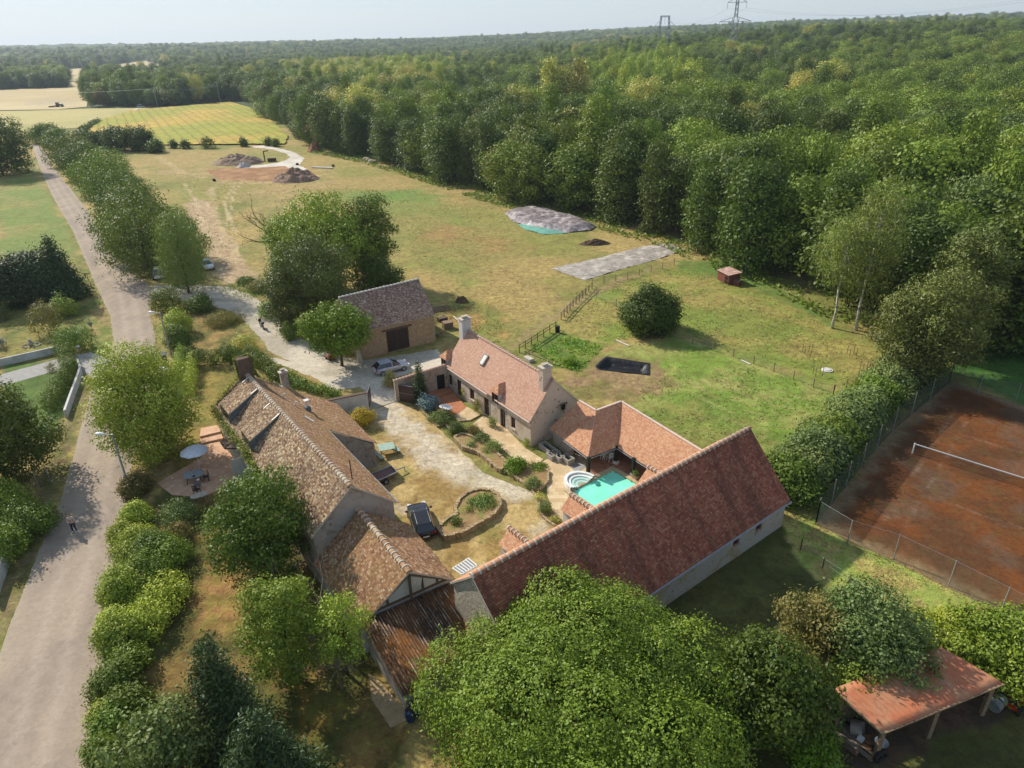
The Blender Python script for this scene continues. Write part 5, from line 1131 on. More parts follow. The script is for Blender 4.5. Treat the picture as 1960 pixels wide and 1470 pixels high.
T('poplar_tree', 'yellowing poplar in the middle of the bare trunked group above the woods', 'poplar tree', 1078, 268, 135, 36, shape='col', leaf='yell', n=2600, size=.9, bf=.35, seed=196, nl=18, tr=.35, bark=BIRCH)
T('poplar_tree', 'thin yellow green poplar at the right of the bare trunked group above the woods', 'poplar tree', 1108, 268, 112, 32, shape='col', leaf='yell', n=2600, size=.9, bf=.3, seed=197, nl=18, tr=.35, bark=BIRCH)
# ---------------------------------------------------------------- the woods
EDGE = [(480, 196), (500, 222), (560, 262), (600, 285), (700, 305), (850, 352), (960, 388), (1060, 410), (1130, 428), (1250, 458), (1400, 520), (1500, 560), (1580, 600), (1700, 640), (1830, 668), (2050, 700)]
EW = P2(EDGE)
def right_of_edge(x, y):
    """metres beyond the wood's edge line (positive inside the wood)"""
    X = np.array([x]); Y = np.array([y]); d = float(ldist(X, Y, EW)[0])
    poly = EW+[(900, EW[-1][1]), (1500, 1500), (0, 2500), (-900, 2500), (EW[0][0]-60, 1200)]
    return d if sdist(X, Y, poly)[0] > 0 else -d
WPOLY = EW+[(900, 60), (2500, 500), (2500, 3200), (-1600, 3200), tuple(G(318, 128)[:2]), tuple(G(306, 152)[:2]), tuple(G(166, 150)[:2]), tuple(G(168, 205)[:2]), tuple(G(260, 206)[:2]), tuple(G(330, 203)[:2]), tuple(G(440, 194)[:2])]
LW1 = P2([(-200, 200), (0, 172), (128, 168), (132, 130), (60, 125), (-200, 128)])
LW2 = [tuple(G(-400, 134)[:2]), tuple(G(150, 131)[:2]), tuple(G(306, 113)[:2]), (-1300, 3200), (-3200, 3200), (-3200, 1500)]
CLR = P2([(968, 222), (1040, 219), (1046, 242), (985, 240)])
SPOTS = []
rg = np.random.RandomState(77)
def scatter(poly, sp, rmin, rmax, jit=.42):
    P = np.array(poly); x0, y0 = P.min(0); x1, y1 = P.max(0); x0 = max(x0, -rmax); x1 = min(x1, rmax); y0 = max(y0, -50); y1 = min(y1, rmax)
    gx, gy = np.meshgrid(np.arange(x0, x1, sp), np.arange(y0, y1, sp*.87)); gx = gx+(np.arange(gx.shape[0]) % 2)[:, None]*sp*.5
    gx = gx.ravel()+(rg.rand(gx.size)-.5)*sp*2*jit; gy = gy.ravel()+(rg.rand(gy.size)-.5)*sp*2*jit
    r = np.hypot(gx, gy); az = gx/np.maximum(gy, 1); k = (r >= rmin) & (r < rmax) & (np.abs(az) < .95)
    gx, gy = gx[k], gy[k]; k = (sdist(gx, gy, poly) > 1.5) & (sdist(gx, gy, CLR) < -2)
    return np.stack([gx[k], gy[k]], 1)
S1 = np.concatenate([scatter(WPOLY, 6.8, 60, 330), scatter(WPOLY, 9.4, 330, 700), scatter(WPOLY, 12.5, 700, 1200), scatter(WPOLY, 16, 1200, 2000), scatter(WPOLY, 26, 2000, 3100),
  scatter(LW1, 10, 300, 1400), scatter(LW2, 16, 700, 2000), scatter(LW2, 26, 2000, 3100)])
d_ = np.hypot(S1[:, 0], S1[:, 1]); vis = []
KINDS = [ # shape, leaf, height, width, n, size, name/label words
 ('col', 'dark', 15, 8.5, 7600, .45, 'broadleaf_tree', 'dark green broadleaf tree of the wood'),
 ('round', 'mid', 14, 10, 7600, .47, 'broadleaf_tree', 'mid green round topped tree of the wood'),
 ('round', 'for', 15, 10, 7600, .47, 'broadleaf_tree', 'light green round topped tree of the wood'),
 ('col', 'mid', 18, 7, 6600, .45, 'broadleaf_tree', 'tall narrow green tree of the wood'),
 ('round', 'dark', 14, 11, 7800, .48, 'oak_tree', 'dark spreading oak like tree of the wood'),
 ('round', 'grey', 13, 9, 6800, .45, 'broadleaf_tree', 'grey green tree of the wood'),
 ('round', 'yell', 17, 11, 6800, .5, 'poplar_tree', 'yellowing tree of the wood'),
 ('round', 'rust', 12, 8, 5000, .45, 'broadleaf_tree', 'brownish green thinning tree of the wood'),
 ('col', 'light', 18, 8, 6800, .5, 'poplar_tree', 'pale green tall poplar of the wood')]
def kind_of(x, y):
    q = PR((x, y, H(x, y)+12)); px, py = q[0], q[1]; n = float(fbm(x/45, y/45, 101, 2)); u = rg.rand()
    d = float(ldist(np.array([x]), np.array([y]), EW)[0])
    ew = ((px-725)/150)**2+((py-128)/42)**2+(n-.5)*2
    if ew < 1 and u < .85 and math.hypot(x, y) < 1000: return 6 if rg.rand() < .6 else 8
    if ((px-1220)/110)**2+((py-160)/50)**2+(n-.5)*3 < 1 and u < .75: return 8
    if ((px-1760)/170)**2+((py-170)/80)**2+(n-.5)*3 < 1 and u < .5: return 2
    if 1600 < px < 1960 and 90 < py < 250 and u < .5: return 2
    if d < 12: return 0 if u < .62 else (1 if u < .8 else (4 if u < .92 else 7))
    if u < .015: return 7
    if u < .03: return 6
    if n > .56: return 2 if u < .55 else 1
    if n < .42: return 4 if u < .6 else 0
    return (1, 0, 3, 5, 1, 4)[int(u*5.99)]
prox = np.array([PR((x, y, H(x, y)+8)) for x, y in S1]); vis = (prox[:, 0] > -60) & (prox[:, 0] < 2020)
S1 = S1[vis | (np.hypot(S1[:, 0], S1[:, 1]) < 200)]; d_ = np.hypot(S1[:, 0], S1[:, 1]); vis = None
pr2 = np.array([PR((x, y, H(x, y)+14))[0] for x, y in S1]); infr = (pr2 > -20) & (pr2 < 1980)
order = np.argsort(np.where(infr, d_, 1e6)); near = list(order[:300]); rest = np.array(sorted(set(range(len(S1)))-set(near)))
PROT = {}
FRONTROW = []
FRONT = 'trees in the wood beyond the meadow and paddock'
for i in near:
    x, y = S1[i]; k = kind_of(x, y); sh, lf, Hh, W, n, sz, nm, lab = KINDS[k]
    q = PR((x, y, H(x, y))); d = float(ldist(np.array([x]), np.array([y]), EW)[0])
    where = (', front row' if d < 10 else ', farther back')+(', far right' if q[0] > 1600 else ', right' if q[0] > 1300 else ', middle' if q[0] > 950 else ', by the far meadow' if q[0] > 600 else ', farthest end')
    if k not in PROT:
        t = make_tree(nm, lab+where, 'tree', (x, y, float(H(x, y))), Hh, W, shape=sh, leaf=lf, n=n, size=sz, bf=.04 if sh == 'col' else .1, seed=200+k, nl=20 if sh == 'col' else 17, tr=.25, r=.4)
        PROT[k] = t
    else:
        t = copy_tree(PROT[k]); t.location = (x, y, float(H(x, y))); tag(t, lab+where, 'tree')
    t['group'] = 'trees of the wood, '+lab[:lab.index(' of the wood')]+where
    if d < 10: FRONTROW.append((-PR((x, y, 5))[0], t, lab[:lab.index(' of the wood')])); t['group'] = 'trees along the front of the wood'
    s = .75+.6*rg.rand(); w = .8+.7*rg.rand()**1.4
    if d < 9: s = .95+.22*rg.rand()
    t.scale = (w, w, s); t.rotation_euler.z = rg.rand()*6.28
for k in range(len(KINDS)):
    if k not in PROT:
        i = near[-1-k]; x, y = S1[i]; sh, lf, Hh, W, n, sz, nm, lab = KINDS[k]
        PROT[k] = make_tree(nm, lab+' deep inside it', 'tree', (x+3, y+3, float(H(x, y))), Hh, W, shape=sh, leaf=lf, n=n, size=sz, bf=.1, seed=200+k, nl=17, tr=.25, r=.4)
def ordw(n):
    a = 'zeroth first second third fourth fifth sixth seventh eighth ninth tenth eleventh twelfth thirteenth fourteenth fifteenth sixteenth seventeenth eighteenth nineteenth'.split()
    if n < 20: return a[n]
    tn = ['twent', 'thirt', 'fort', 'fift', 'sixt', 'sevent', 'eight', 'ninet'][n//10-2]
    return tn+'ieth' if n % 10 == 0 else tn+'y-'+a[n % 10]
for k, (_, t, lb_) in enumerate(sorted(FRONTROW, key=lambda q: q[0])): t['label'] = lb_+', '+(ordw(k+1) if k < 99 else 'farther than ninetieth')+' from the right in the front row of the wood'
def forest():
    P = S1[rest]; n = len(P); Z = H(P[:, 0], P[:, 1]); ks = np.array([kind_of(x, y) for x, y in P]); r = np.hypot(P[:, 0], P[:, 1])
    g = 1+sstep(900, 3000, r)*1.3; s = (.72+.62*rg.rand(n)**1.3); w = (.8+.8*rg.rand(n)**1.6)*g; s = s*(1+(g-1)*.25)
    me = bpy.data.meshes.new('forest'); me.vertices.add(n); me.vertices.foreach_set('co', np.stack([P[:, 0], P[:, 1], Z-.2], 1).astype(np.float32).ravel())
    a = me.attributes.new('scl', 'FLOAT_VECTOR', 'POINT'); a.data.foreach_set('vector', np.stack([w, w, s], 1).astype(np.float32).ravel())
    a = me.attributes.new('rotv', 'FLOAT_VECTOR', 'POINT'); a.data.foreach_set('vector', np.stack([0*w, 0*w, rg.rand(n)*6.28], 1).astype(np.float32).ravel())
    a = me.attributes.new('kind', 'INT', 'POINT'); a.data.foreach_set('value', ks.astype(np.int32))
    o = bpy.data.objects.new('forest', me); COL.objects.link(o)
    tag(o, 'far wooded country of mixed green trees stretching to the horizon', 'forest', None, 'stuff')
    ng = bpy.data.node_groups.new('forest_nodes', 'GeometryNodeTree'); ng.interface.new_socket('Geometry', in_out='INPUT', socket_type='NodeSocketGeometry'); ng.interface.new_socket('Geometry', in_out='OUTPUT', socket_type='NodeSocketGeometry')
    N = ng.nodes; L = ng.links; gi = N.new('NodeGroupInput'); go = N.new('NodeGroupOutput'); jn = N.new('GeometryNodeJoinGeometry')
    def attr(nm, ty): q = N.new('GeometryNodeInputNamedAttribute'); q.data_type = ty; q.inputs['Name'].default_value = nm; return q.outputs[0]
    A, B, Cc = attr('scl', 'FLOAT_VECTOR'), attr('rotv', 'FLOAT_VECTOR'), attr('kind', 'INT')
    for k, t in PROT.items():
        oi = N.new('GeometryNodeObjectInfo'); oi.inputs['Object'].default_value = KIDS[t.name][0]; oi.inputs['As Instance'].default_value = True; oi.transform_space = 'ORIGINAL'
        cp = N.new('FunctionNodeCompare'); cp.data_type = 'INT'; cp.operation = 'EQUAL'; L.new(Cc, cp.inputs[2]); cp.inputs[3].default_value = k
        ip = N.new('GeometryNodeInstanceOnPoints'); L.new(gi.outputs[0], ip.inputs['Points']); L.new(cp.outputs[0], ip.inputs['Selection']); L.new(oi.outputs['Geometry'], ip.inputs['Instance'])
        L.new(B, ip.inputs['Rotation']); L.new(A, ip.inputs['Scale']); L.new(ip.outputs[0], jn.inputs[0])
    L.new(jn.outputs[0], go.inputs[0]); md = o.modifiers.new('trees', 'NODES'); md.node_group = ng
    print('forest spots', n)
forest()
# undergrowth along the wood's edge
def scatter_blades(name, polys, dens, size, leaf, label, cat, asp=.25, seed=1, hmax=.5, pick=None, kind='stuff'):
    rr = np.random.RandomState(seed); out = []
    for poly in polys:
        Pp = np.array(poly); x0, y0 = Pp.min(0); x1, y1 = Pp.max(0); n = int((x1-x0)*(y1-y0)*dens); x = x0+rr.rand(n)*(x1-x0); y = y0+rr.rand(n)*(y1-y0)
        k = sdist(x, y, poly) > 0; x, y = x[k], y[k]
        k = fbm(x/2.2, y/2.2, seed+5, 3) > .42; out.append(np.stack([x[k], y[k]], 1))
    P = np.concatenate(out); n = len(P); z = H(P[:, 0], P[:, 1]); hh = rr.rand(n)*hmax*(.4+fbm(P[:, 0]/3, P[:, 1]/3, seed, 3))
    p = np.stack([P[:, 0], P[:, 1], z+hh*.5], 1); nr = rr.normal(size=(n, 3)); nr[:, 2] = np.abs(nr[:, 2])*1.5; nr /= np.linalg.norm(nr, axis=1)[:, None]
    t = rr.normal(size=(n, 3)); t[:, 2] += 1.2; t -= nr*(t*nr).sum(1)[:, None]; t /= np.linalg.norm(t, axis=1)[:, None]; b = np.cross(nr, t); s = size*(.5+rr.rand(n))[:, None]
    V = np.stack([p-t*s*.5, p+b*s*asp*.5, p+t*s*.5, p-b*s*asp*.5], 1).reshape(-1, 3)
    o = leafmesh(name, V, np.repeat(rr.rand(n), 4), LM[leaf]); return tag(o, label, cat, None, kind)
UE = [(x-6, y+8) for x, y in EDGE[3:15]]; UB = [(x+8, y-14) for x, y in EDGE[3:15]][::-1]
scatter_blades('undergrowth', [P2(UE+UB)], 6, .55, 'mid', 'low green undergrowth along the front edge of the wood', 'undergrowth', .6, 301, 1.4)
scatter_blades('long_grass', [P2([(1500, 985), (1545, 990), (1621, 1042), (1710, 1071), (1815, 1122), (1914, 1174), (1870, 1235), (1740, 1200), (1620, 1130), (1530, 1060)])], 45, .22, 'straw', 'long yellow green grass between the barn and the tennis court fence', 'grass', .2, 302, .5)
scatter_blades('vegetable_rows', [P2([(1012, 662), (1060, 637), (1158, 660), (1110, 712), (1050, 700)])], 22, .3, 'bright', 'leafy rows of the vegetable patch behind the farmhouse', 'vegetables', .5, 303, .5)
scatter_blades('weeds', [P2([(400, 552), (520, 590), (600, 655), (640, 686), (655, 640), (560, 570), (480, 545)])], 14, .3, 'herb', 'tall weeds along the upper side of the driveway', 'weeds', .4, 304, .7)
scatter_blades('verge_grass', [P2([(284, 600), (296, 600), (312, 690), (300, 690)]), P2([(240, 930), (256, 900), (250, 1000), (232, 1060), (210, 1220), (186, 1400), (178, 1470), (174, 1470), (208, 1220), (228, 1060)])], 40, .16, 'straw', 'dry grass fringe between the road and the roadside shrubs', 'grass', .25, 305, .2)
scatter_blades('tussock_grass', [P2([(1100, 560), (1290, 512), (1430, 550), (1600, 632), (1700, 695), (1640, 740), (1440, 690), (1290, 640), (1160, 655), (1075, 625)]), P2([(1190, 770), (1300, 700), (1440, 705), (1620, 755), (1500, 900), (1420, 955), (1350, 875)])], 9, .26, 'herb', 'tussocky green grass of the paddock', 'grass', .3, 306, .16)
scatter_blades('meadow_tufts', [P2([(330, 330), (600, 350), (830, 365), (1000, 410), (960, 500), (1040, 560), (960, 640), (840, 560), (770, 460), (500, 380), (420, 520), (380, 420)])], 2.2, .34, 'straw', 'dry tufts scattered over the big meadow', 'grass', .3, 308, .15)
scatter_blades('meadow_weeds', [P2([(830, 590), (900, 585), (960, 620), (960, 660), (880, 640), (850, 610)])], 8, .35, 'straw', 'tall dry weeds behind the stone barn and farmhouse', 'weeds', .25, 307, .6)
# ---------------------------------------------------------------- pool, terraces, yard
PQ = [Vector((*p, 0)) for p in POOL]; pe = (PQ[1]-PQ[0]).normalized(); pnn = Vector((pe.y, -pe.x, 0))
MWOOD = tiles('terracotta_floor', [S(176, 120, 90), S(196, 142, 108), S(160, 104, 80)], .3, .3, S(140, 104, 84), .5, None, .2, S(120, 84, 64), .08)
t0 = MB(); pt = PQ[0]-pe*.55-pnn*.0
def ring(m, q, w, z0, z1, mi=0):
    """a frame of width w around quad q (pe, pnn aligned)"""
    a, b, c, d = q; o = [a-pe*w-pnn*w, b+pe*w-pnn*w, b+pe*w, a-pe*w]
    for r in ([a-pe*w-pnn*w, b+pe*w-pnn*w, b+pe*w, a-pe*w], [a-pe*w, a, d, d-pe*w], [b, b+pe*w, c+pe*w, c], [d-pe*w, c+pe*w, c+pe*w+pnn*w, d-pe*w+pnn*w]):
        m.prism([tuple(v[:2]) for v in r], z0, z1, mi)
p = thing('swimming_pool', (PQ[0]+PQ[2])/2, 'turquoise swimming pool with a rounded white step end', 'swimming pool')
m = MB(); ring(m, PQ, .45, 0.0, .14); m.build('coping', mottle('sandy_coping', S(206, 180, 140), S(180, 156, 122), None, 3), p)
m = MB(); 
for a, b in zip(PQ, PQ[1:]+PQ[:1]): m.add([V3(a, .02), V3(b, .02), V3(b, -1.5), V3(a, -1.5)], [(0, 1, 2, 3), (3, 2, 1, 0)])
m.poly([V3(q, -1.45) for q in PQ]); m.build('basin', plain('pool_liner', S(150, 226, 206), .4), p)
def watermat(name, c, tc, tr):
    t = NT(name); t.b.inputs['Specular IOR Level'].default_value = .5; v = t.pos(); t.bump(t.noise(1.6, 2, .5, v), .05, .05)
    n = t.noise(.35, 3, .5, v); t.done(t.mix(t.rmp(n, .4, .6), c, tuple(min(1, x*1.18) for x in c[:3])+(1,)), .06); tb = t.n('BsdfTransparent'); tb.inputs[0].default_value = tc; mx = t.n('MixShader'); mx.inputs[0].default_value = tr
    t.l(t.b.outputs[0], mx.inputs[1]); t.l(tb.outputs[0], mx.inputs[2]); t.l(mx.outputs[0], t.out.inputs[0]); return t.mat
m = MB(); m.poly([V3(q, .0) for q in PQ]); m.build('water', watermat('pool_water', S(132, 232, 200, 1.1), (.6, .98, .9, 1), .18), p)
dc = GV(1145, 928, .02); m = MB(); m.cyl((dc.x, dc.y, .012), .22, .02, 20); m.build('drain', plain('dark_drain', S(50, 120, 116), .5), p)
# roman end
rc = PQ[0]+pe*1.35; R0_ = 1.45
def arc(r, n=18, ex=1.25): return [rc-pe*r*math.cos(PI*i/n)-pnn*(r*math.sin(PI*i/n)*ex+.0) for i in range(n+1)]
m = MB(); o = arc(R0_); i_ = arc(R0_-.24)
for k in range(18):
    a, b, c, d = o[k], o[k+1], i_[k+1], i_[k]; m.add([V3(a, 0), V3(b, 0), V3(b, .5), V3(a, .5), V3(d, .5), V3(c, .5), V3(d, .1), V3(c, .1)], [(1, 0, 3, 2), (3, 4, 5, 2)[::1], (4, 6, 7, 5)])
for r, z in ((1.21, .36), (.95, .26), (.68, .16), (.42, .08)):
    q = arc(r); q2 = arc(max(.05, r-.28)); m.add([V3(v, z) for v in q]+[V3(v, z) for v in q2], [(k, k+1, 19+k+1, 19+k) for k in range(18)]); m.add([V3(v, z) for v in q2]+[V3(v, z-.12) for v in q2], [(k, k+1, 19+k+1, 19+k) for k in range(18)])
m.add([V3(v, .05) for v in arc(.3)], [tuple(range(19))]); m.build('steps', plain('white_fibreglass', S(232, 236, 232), .3), p)
m = MB(); m.poly([V3(v, .30) for v in arc(R0_-.24)]); m.build('step_water', watermat('step_water', S(190, 236, 226), (.86, .98, .96, 1), .75), p)
m = MB(); m.prism([tuple((rc+pe*a-pnn*b)[:2]) for a, b in ((-1.9, 1.6), (-1.2, 2.0), (-1.2, 1.95), (-1.9, .3))], 0, .2); 
# paving and terraces
SANDP = tiles('sandy_paving', [S(218, 194, 154), S(200, 174, 134), S(230, 208, 172)], .5, .5, S(190, 156, 104), .4, None, .2, S(170, 136, 92), .05)
def terrace(name, pts, z, mat, world=False, label=None):
    w = pts if world else P2(pts); m = MB(); A = sum(w[i][0]*w[(i+1) % len(w)][1]-w[(i+1) % len(w)][0]*w[i][1] for i in range(len(w)))
    if A < 0: w = w[::-1]
    n = len(w); m.add([(x, y, z) for x, y in w], [tuple(range(n))], 0, [[(x, y) for x, y in w]]); m.add([(x, y, z) for x, y in w]+[(x, y, -.05) for x, y in w], [(i, n+i, n+(i+1) % n, (i+1) % n) for i in range(n)])
    o = m.build(name, mat); return tag(o, kind='structure')
F_ = lambda q: tuple(q[:2])
pa, pb, pc, pd2 = PQ
terrace('pool_paving', [F_(pa-pe*2.6-pnn*2.6), F_(pa-pnn*2.45), F_(pb+pe*.6-pnn*2.0)][:0]+P2([(1010, 905), (1045, 880), (1090, 868), (1128, 880), (1128, 906), (1120, 915)])+[F_(pa-pe*.46-pnn*.3), F_(pa-pe*.46+pnn*5.6)]+P2([(1092, 1010), (1062, 985), (1048, 950), (1046, 925)]), .045, SANDP, True)
terrace('pool_house_floor', [F_(pa+pe*3.0-pnn*.46), F_(GV(1126, 886, 0)), F_(GV(1098, 868, 0)), F_(V3(a_+bk*1.0)), F_(e_), F_(f_), F_(g_), F_(V3(k_-bk*.3)), F_(pb+pe*1.0+pnn*4.5), F_(pb+pe*.46-pnn*.46)], .03, MWOOD, True)
TC = tiles('terracotta_terrace', [S(190, 120, 84), S(206, 140, 100), S(176, 106, 76)], .25, .12, S(160, 110, 84), .4, None, .2, S(140, 92, 70), .1)
terrace('brick_terrace', [(835, 745), (852, 738), (880, 765), (892, 782), (868, 800), (838, 790), (824, 768)], .16, TC)
terrace('upper_terrace', [(800, 752), (836, 742), (856, 740), (868, 752), (845, 762), (826, 768)], .30, TC)
terrace('sandy_terrace', [(868, 800), (893, 780), (921, 795), (900, 806), (878, 808)], .14, SANDP)
terrace('front_path', [(905, 812), (925, 796), (960, 812), (1008, 860), (1040, 880), (1010, 905), (985, 880), (950, 850)], .05, SANDP)
terrace('slab_path', [(1080, 884), (1098, 872), (1124, 893), (1104, 906)], .06, MCON)
LT = tiles('pink_paving', [S(226, 184, 150), S(212, 168, 136), S(232, 196, 164)], .4, .4, S(196, 150, 116), .4, None, .2, S(180, 136, 108), .05)
terrace('garden_terrace', [(300, 926), (386, 876), (385, 852), (422, 846), (450, 880), (470, 905), (430, 935), (388, 952), (330, 948)], .05, LT)
terrace('garden_step', [(385, 852), (384, 842), (424, 832), (428, 842)], .22, LT); terrace('upper_landing', [(384, 842), (386, 826), (418, 820), (424, 832)], .40, LT)
# stone walls and beds
STW = stone('dry_stone', [S(210, 186, 146), S(180, 154, 116), S(224, 204, 166)], S(150, 126, 92), 5, .8)
def bed(name, label, outline, h, w, leafs, seed, closed=True, cat='flower bed', world=False):
    """low stone wall ring filled with soil"""
    P = [Vector((*p, 0)) for p in (outline if world else P2(outline))]; n = len(P); c = sum(P, Vector())/n; t = thing(name, c, label, cat); rr = random.Random(seed); m = MB()
    for i in range(n if closed else n-1):
        a, b = P[i], P[(i+1) % n]; L = (b-a).length; k = max(1, int(L/.3))
        for j in range(k):
            q = a.lerp(b, (j+.5)/k); an = math.atan2((b-a).y, (b-a).x)
            m.box((q.x+rr.uniform(-.03, .03), q.y+rr.uniform(-.03, .03), h*.5), (L/k*1.02, w*rr.uniform(.8, 1.2), h*rr.uniform(.85, 1.15)), an+rr.uniform(-.12, .12))
    m.build('wall', STW, t)
    if closed:
        m = MB(); m.poly([V3(v, h*.75) for v in (P if (P[1]-P[0]).cross(P[2]-P[1]).z > 0 else P[::-1])]); m.build('soil', mottle('bed_soil', S(170, 140, 96), S(140, 112, 76), S(130, 134, 66), 2, 1), t)
    return t
OV = [(838, 1018), (850, 1033), (880, 1028), (915, 1010), (945, 992), (958, 972), (955, 955), (938, 945), (915, 944), (895, 950), (880, 962), (872, 980), (876, 990), (855, 1002)]
bed('flower_bed', 'raised oval flower bed with a dry stone wall in the courtyard', OV, .5, .28, 0, 5)
bed('flower_bed', 'long raised stone bed in front of the farmhouse terrace', [(870, 842), (888, 862), (915, 870), (958, 906), (972, 893), (940, 862), (915, 846), (885, 835)], .45, .25, 0, 6)
bed('flower_bed', 'rounded stone edged bed between courtyard and pool', [(968, 904), (990, 918), (1012, 935), (1032, 942), (1048, 925), (1050, 905), (1020, 893), (990, 884)], .3, .22, 0, 7)
bed('stone_edging', 'curved line of edging stones beside the pool paving', [(1018, 940), (1030, 960), (1034, 985), (1048, 998), (1062, 1008)], .2, .2, 0, 8, False, 'edging')
bed('stone_edging', 'low sandy stone edging along the courtyard below the blue bush', [(800, 778), (815, 795), (838, 818), (852, 812), (868, 830)], .18, .22, 0, 9, False, 'edging')
def plants(lst):
    for i, (nm, lab, cat, x, y, ty, w, lf, n, sz) in enumerate(lst): Bs(nm, lab, cat, x, y, ty, w, leaf=lf, n=n, size=sz, seed=400+i, nl=10)
plants([('golden_bush', 'rounded golden yellow bush against the lean-to of the old house', 'bush', 696, 822, 780, 56, 'gold', 5000, .13),
 ('blue_spruce', 'spreading blue spruce bush beside the brown gate', 'spruce', 822, 790, 752, 44, 'blue', 3500, .14),
 ('lavender_bush', 'grey green rounded shrub beside the white oval table', 'shrub', 848, 815, 785, 54, 'grey', 3500, .12),
 ('juniper', 'dark green clipped shrub on the stone bed, darkest one', 'shrub', 876, 836, 805, 36, 'dark', 2600, .11),
 ('shrub', 'brown green loose shrub behind the dark clipped one', 'shrub', 906, 836, 812, 36, 'rust', 1500, .12),
 ('shrub', 'thin grey green bush in the middle of the long stone bed', 'shrub', 925, 856, 826, 44, 'grey', 1800, .11),
 ('shrub', 'grassy shrub at the lower part of the long stone bed', 'shrub', 946, 872, 842, 44, 'herb', 1800, .11),
 ('shrub', 'grey shrub hanging at the front foot of the long stone bed', 'shrub', 903, 862, 842, 18, 'grey', 700, .1),
 ('bright_bush', 'feathery bright lime green bush by the pool path', 'bush', 988, 910, 876, 46, 'bright', 4000, .14),
 ('shrub', 'green leafy shrub right of the lime green bush', 'shrub', 1030, 905, 886, 40, 'bright', 1800, .12),
 ('lavender_bush', 'silvery grey shrub at the end of the rounded bed by the pool', 'shrub', 1020, 940, 912, 36, 'grey', 2200, .1),
 ('shrub', 'green grassy clump on the strip beside the pool paving', 'shrub', 1043, 985, 960, 26, 'herb', 1200, .1),
 ('shrub', 'small yellow green plant at the end of the pool strip', 'plant', 1062, 1002, 988, 24, 'yell', 900, .09),
 ('shrub', 'thin green stems at the upper end of the pool strip', 'plant', 1032, 962, 940, 18, 'yell', 600, .09),
 ('potted_herb', 'mass of bright green leafy plants on the oval flower bed', 'plants', 925, 982, 945, 66, 'herb', 4200, .12),
 ('white_flowers', 'white flowering plant at the left of the oval flower bed', 'flowers', 898, 990, 968, 28, 'wil', 900, .09),
 ('shrub', 'round leaved green bush on the narrow end of the oval flower bed', 'bush', 872, 1012, 984, 24, 'mid', 900, .11),
 ('shrub', 'smallest green bush at the tip of the oval flower bed', 'bush', 852, 1014, 1000, 16, 'mid', 500, .1),
 ('grass_clump', 'tall pale grass clump outside the courtyard gate wall', 'grass clump', 748, 745, 708, 26, 'straw', 1400, .16),
 ('climbing_rose', 'climber with white flowers by the farmhouse door', 'climber', 944, 820, 794, 18, 'wil', 900, .1),
 ('climbing_plant', 'yellow green climber beside the farmhouse window', 'climber', 914, 792, 758, 14, 'ivy', 900, .1),
 ('climbing_plant', 'thin green climber at the left door of the farmhouse', 'climber', 888, 766, 738, 8, 'ivy', 400, .1),
 ('climbing_plant', 'small climber near the farmhouse corner', 'climber', 1008, 856, 838, 12, 'ivy', 300, .1),
 ('rose_bush', 'dark leaved bush with pale roses against the white yard wall', 'rose bush', 684, 782, 756, 24, 'dark', 1500, .1),
 ('shrub', 'small light green plant on the bare garden behind the farmhouse', 'plant', 1090, 702, 680, 26, 'bright', 900, .14),
 ('shrub', 'greyish shrub hanging over the garden terrace', 'shrub', 350, 1010, 952, 80, 'grey', 3000, .13),
 ('shrub', 'brown pink flowering shrub in the shady garden', 'shrub', 352, 1040, 995, 60, 'rust', 2000, .12)])
p = at(806, 770); make_tree('cypress', 'slender dark cypress column beside the brown gate', 'cypress', p, hgt(p, 690), 1.8, shape='cone', leaf='con', n=7000, size=.14, seed=450, nl=40, tr=.06)
# ivy on old house eave and chimney
def strip(name, label, pts, w, n, size, seed, leaf='ivy', cat='ivy'):
    rr = np.random.RandomState(seed); P = np.array([tuple(p) for p in pts]); seg = rr.randint(0, len(P)-1, n); f = rr.rand(n)[:, None]; c = P[seg]*(1-f)+P[seg+1]*f+rr.normal(size=(n, 3))*w
    nr = rr.normal(size=(n, 3)); nr[:, 2] = abs(nr[:, 2])+.6; nr /= np.linalg.norm(nr, axis=1)[:, None]; t = rr.normal(size=(n, 3)); t -= nr*(t*nr).sum(1)[:, None]; t /= np.linalg.norm(t, axis=1)[:, None]; b = np.cross(nr, t); s = size
    V = np.stack([c-t*s*.5, c+b*s*.35, c+t*s*.5, c-b*s*.35], 1).reshape(-1, 3); o = leafmesh(name, V-np.array([*P[0]])*1.0, np.repeat(rr.rand(n), 4), LM[leaf]); o.location = Vector(P[0]); return tag(o, label, cat)
E0, E1 = OH.F0, OH.F1; nW = Vector((uo.y, -uo.x, 0))
strip('ivy', 'yellow green ivy running along the west eave of the old house', [E0.lerp(E1, s)+nW*.35+Vector((0, 0, dz)) for s, dz in ((.0, .0), (.2, -.1), (.42, .1), (.5, -.5), (.62, -1.3), (.66, -2.3))], .2, 4200, .17, 460)
strip('ivy', 'ivy fringe hanging in strands below the middle of the west eave', [E0.lerp(E1, s)+nW*.3+Vector((0, 0, dz)) for s, dz in ((.5, 0), (.55, -1.8), (.6, -.2), (.64, -2.4), (.7, -.1), (.74, -1.6))], .16, 2600, .16, 461)
ch = V3(OH.R0+uo*.3, 0); strip('ivy', 'ivy creeping over the top of the big chimney', [V3(ch-vo*.6-uo*.4, 9.1), V3(ch+vo*.6-uo*.4, 9.2), V3(ch+vo*.65+uo*.35, 9.2), V3(ch+vo*.65+uo*.3, 7.8), V3(ch+vo*1.0+uo*.2, 7.0), V3(ch+vo*3+uo*.1, 5.3)], .1, 1800, .13, 462)
strip('ivy', 'ivy down the north gable edge of the old house', [V3(ch-vo*.65-uo*.4, 9.1), V3(ch-vo*.6-uo*.3, 7.4), V3(OH.F0-uo*.2, 4.9)], .1, 1400, .14, 463)
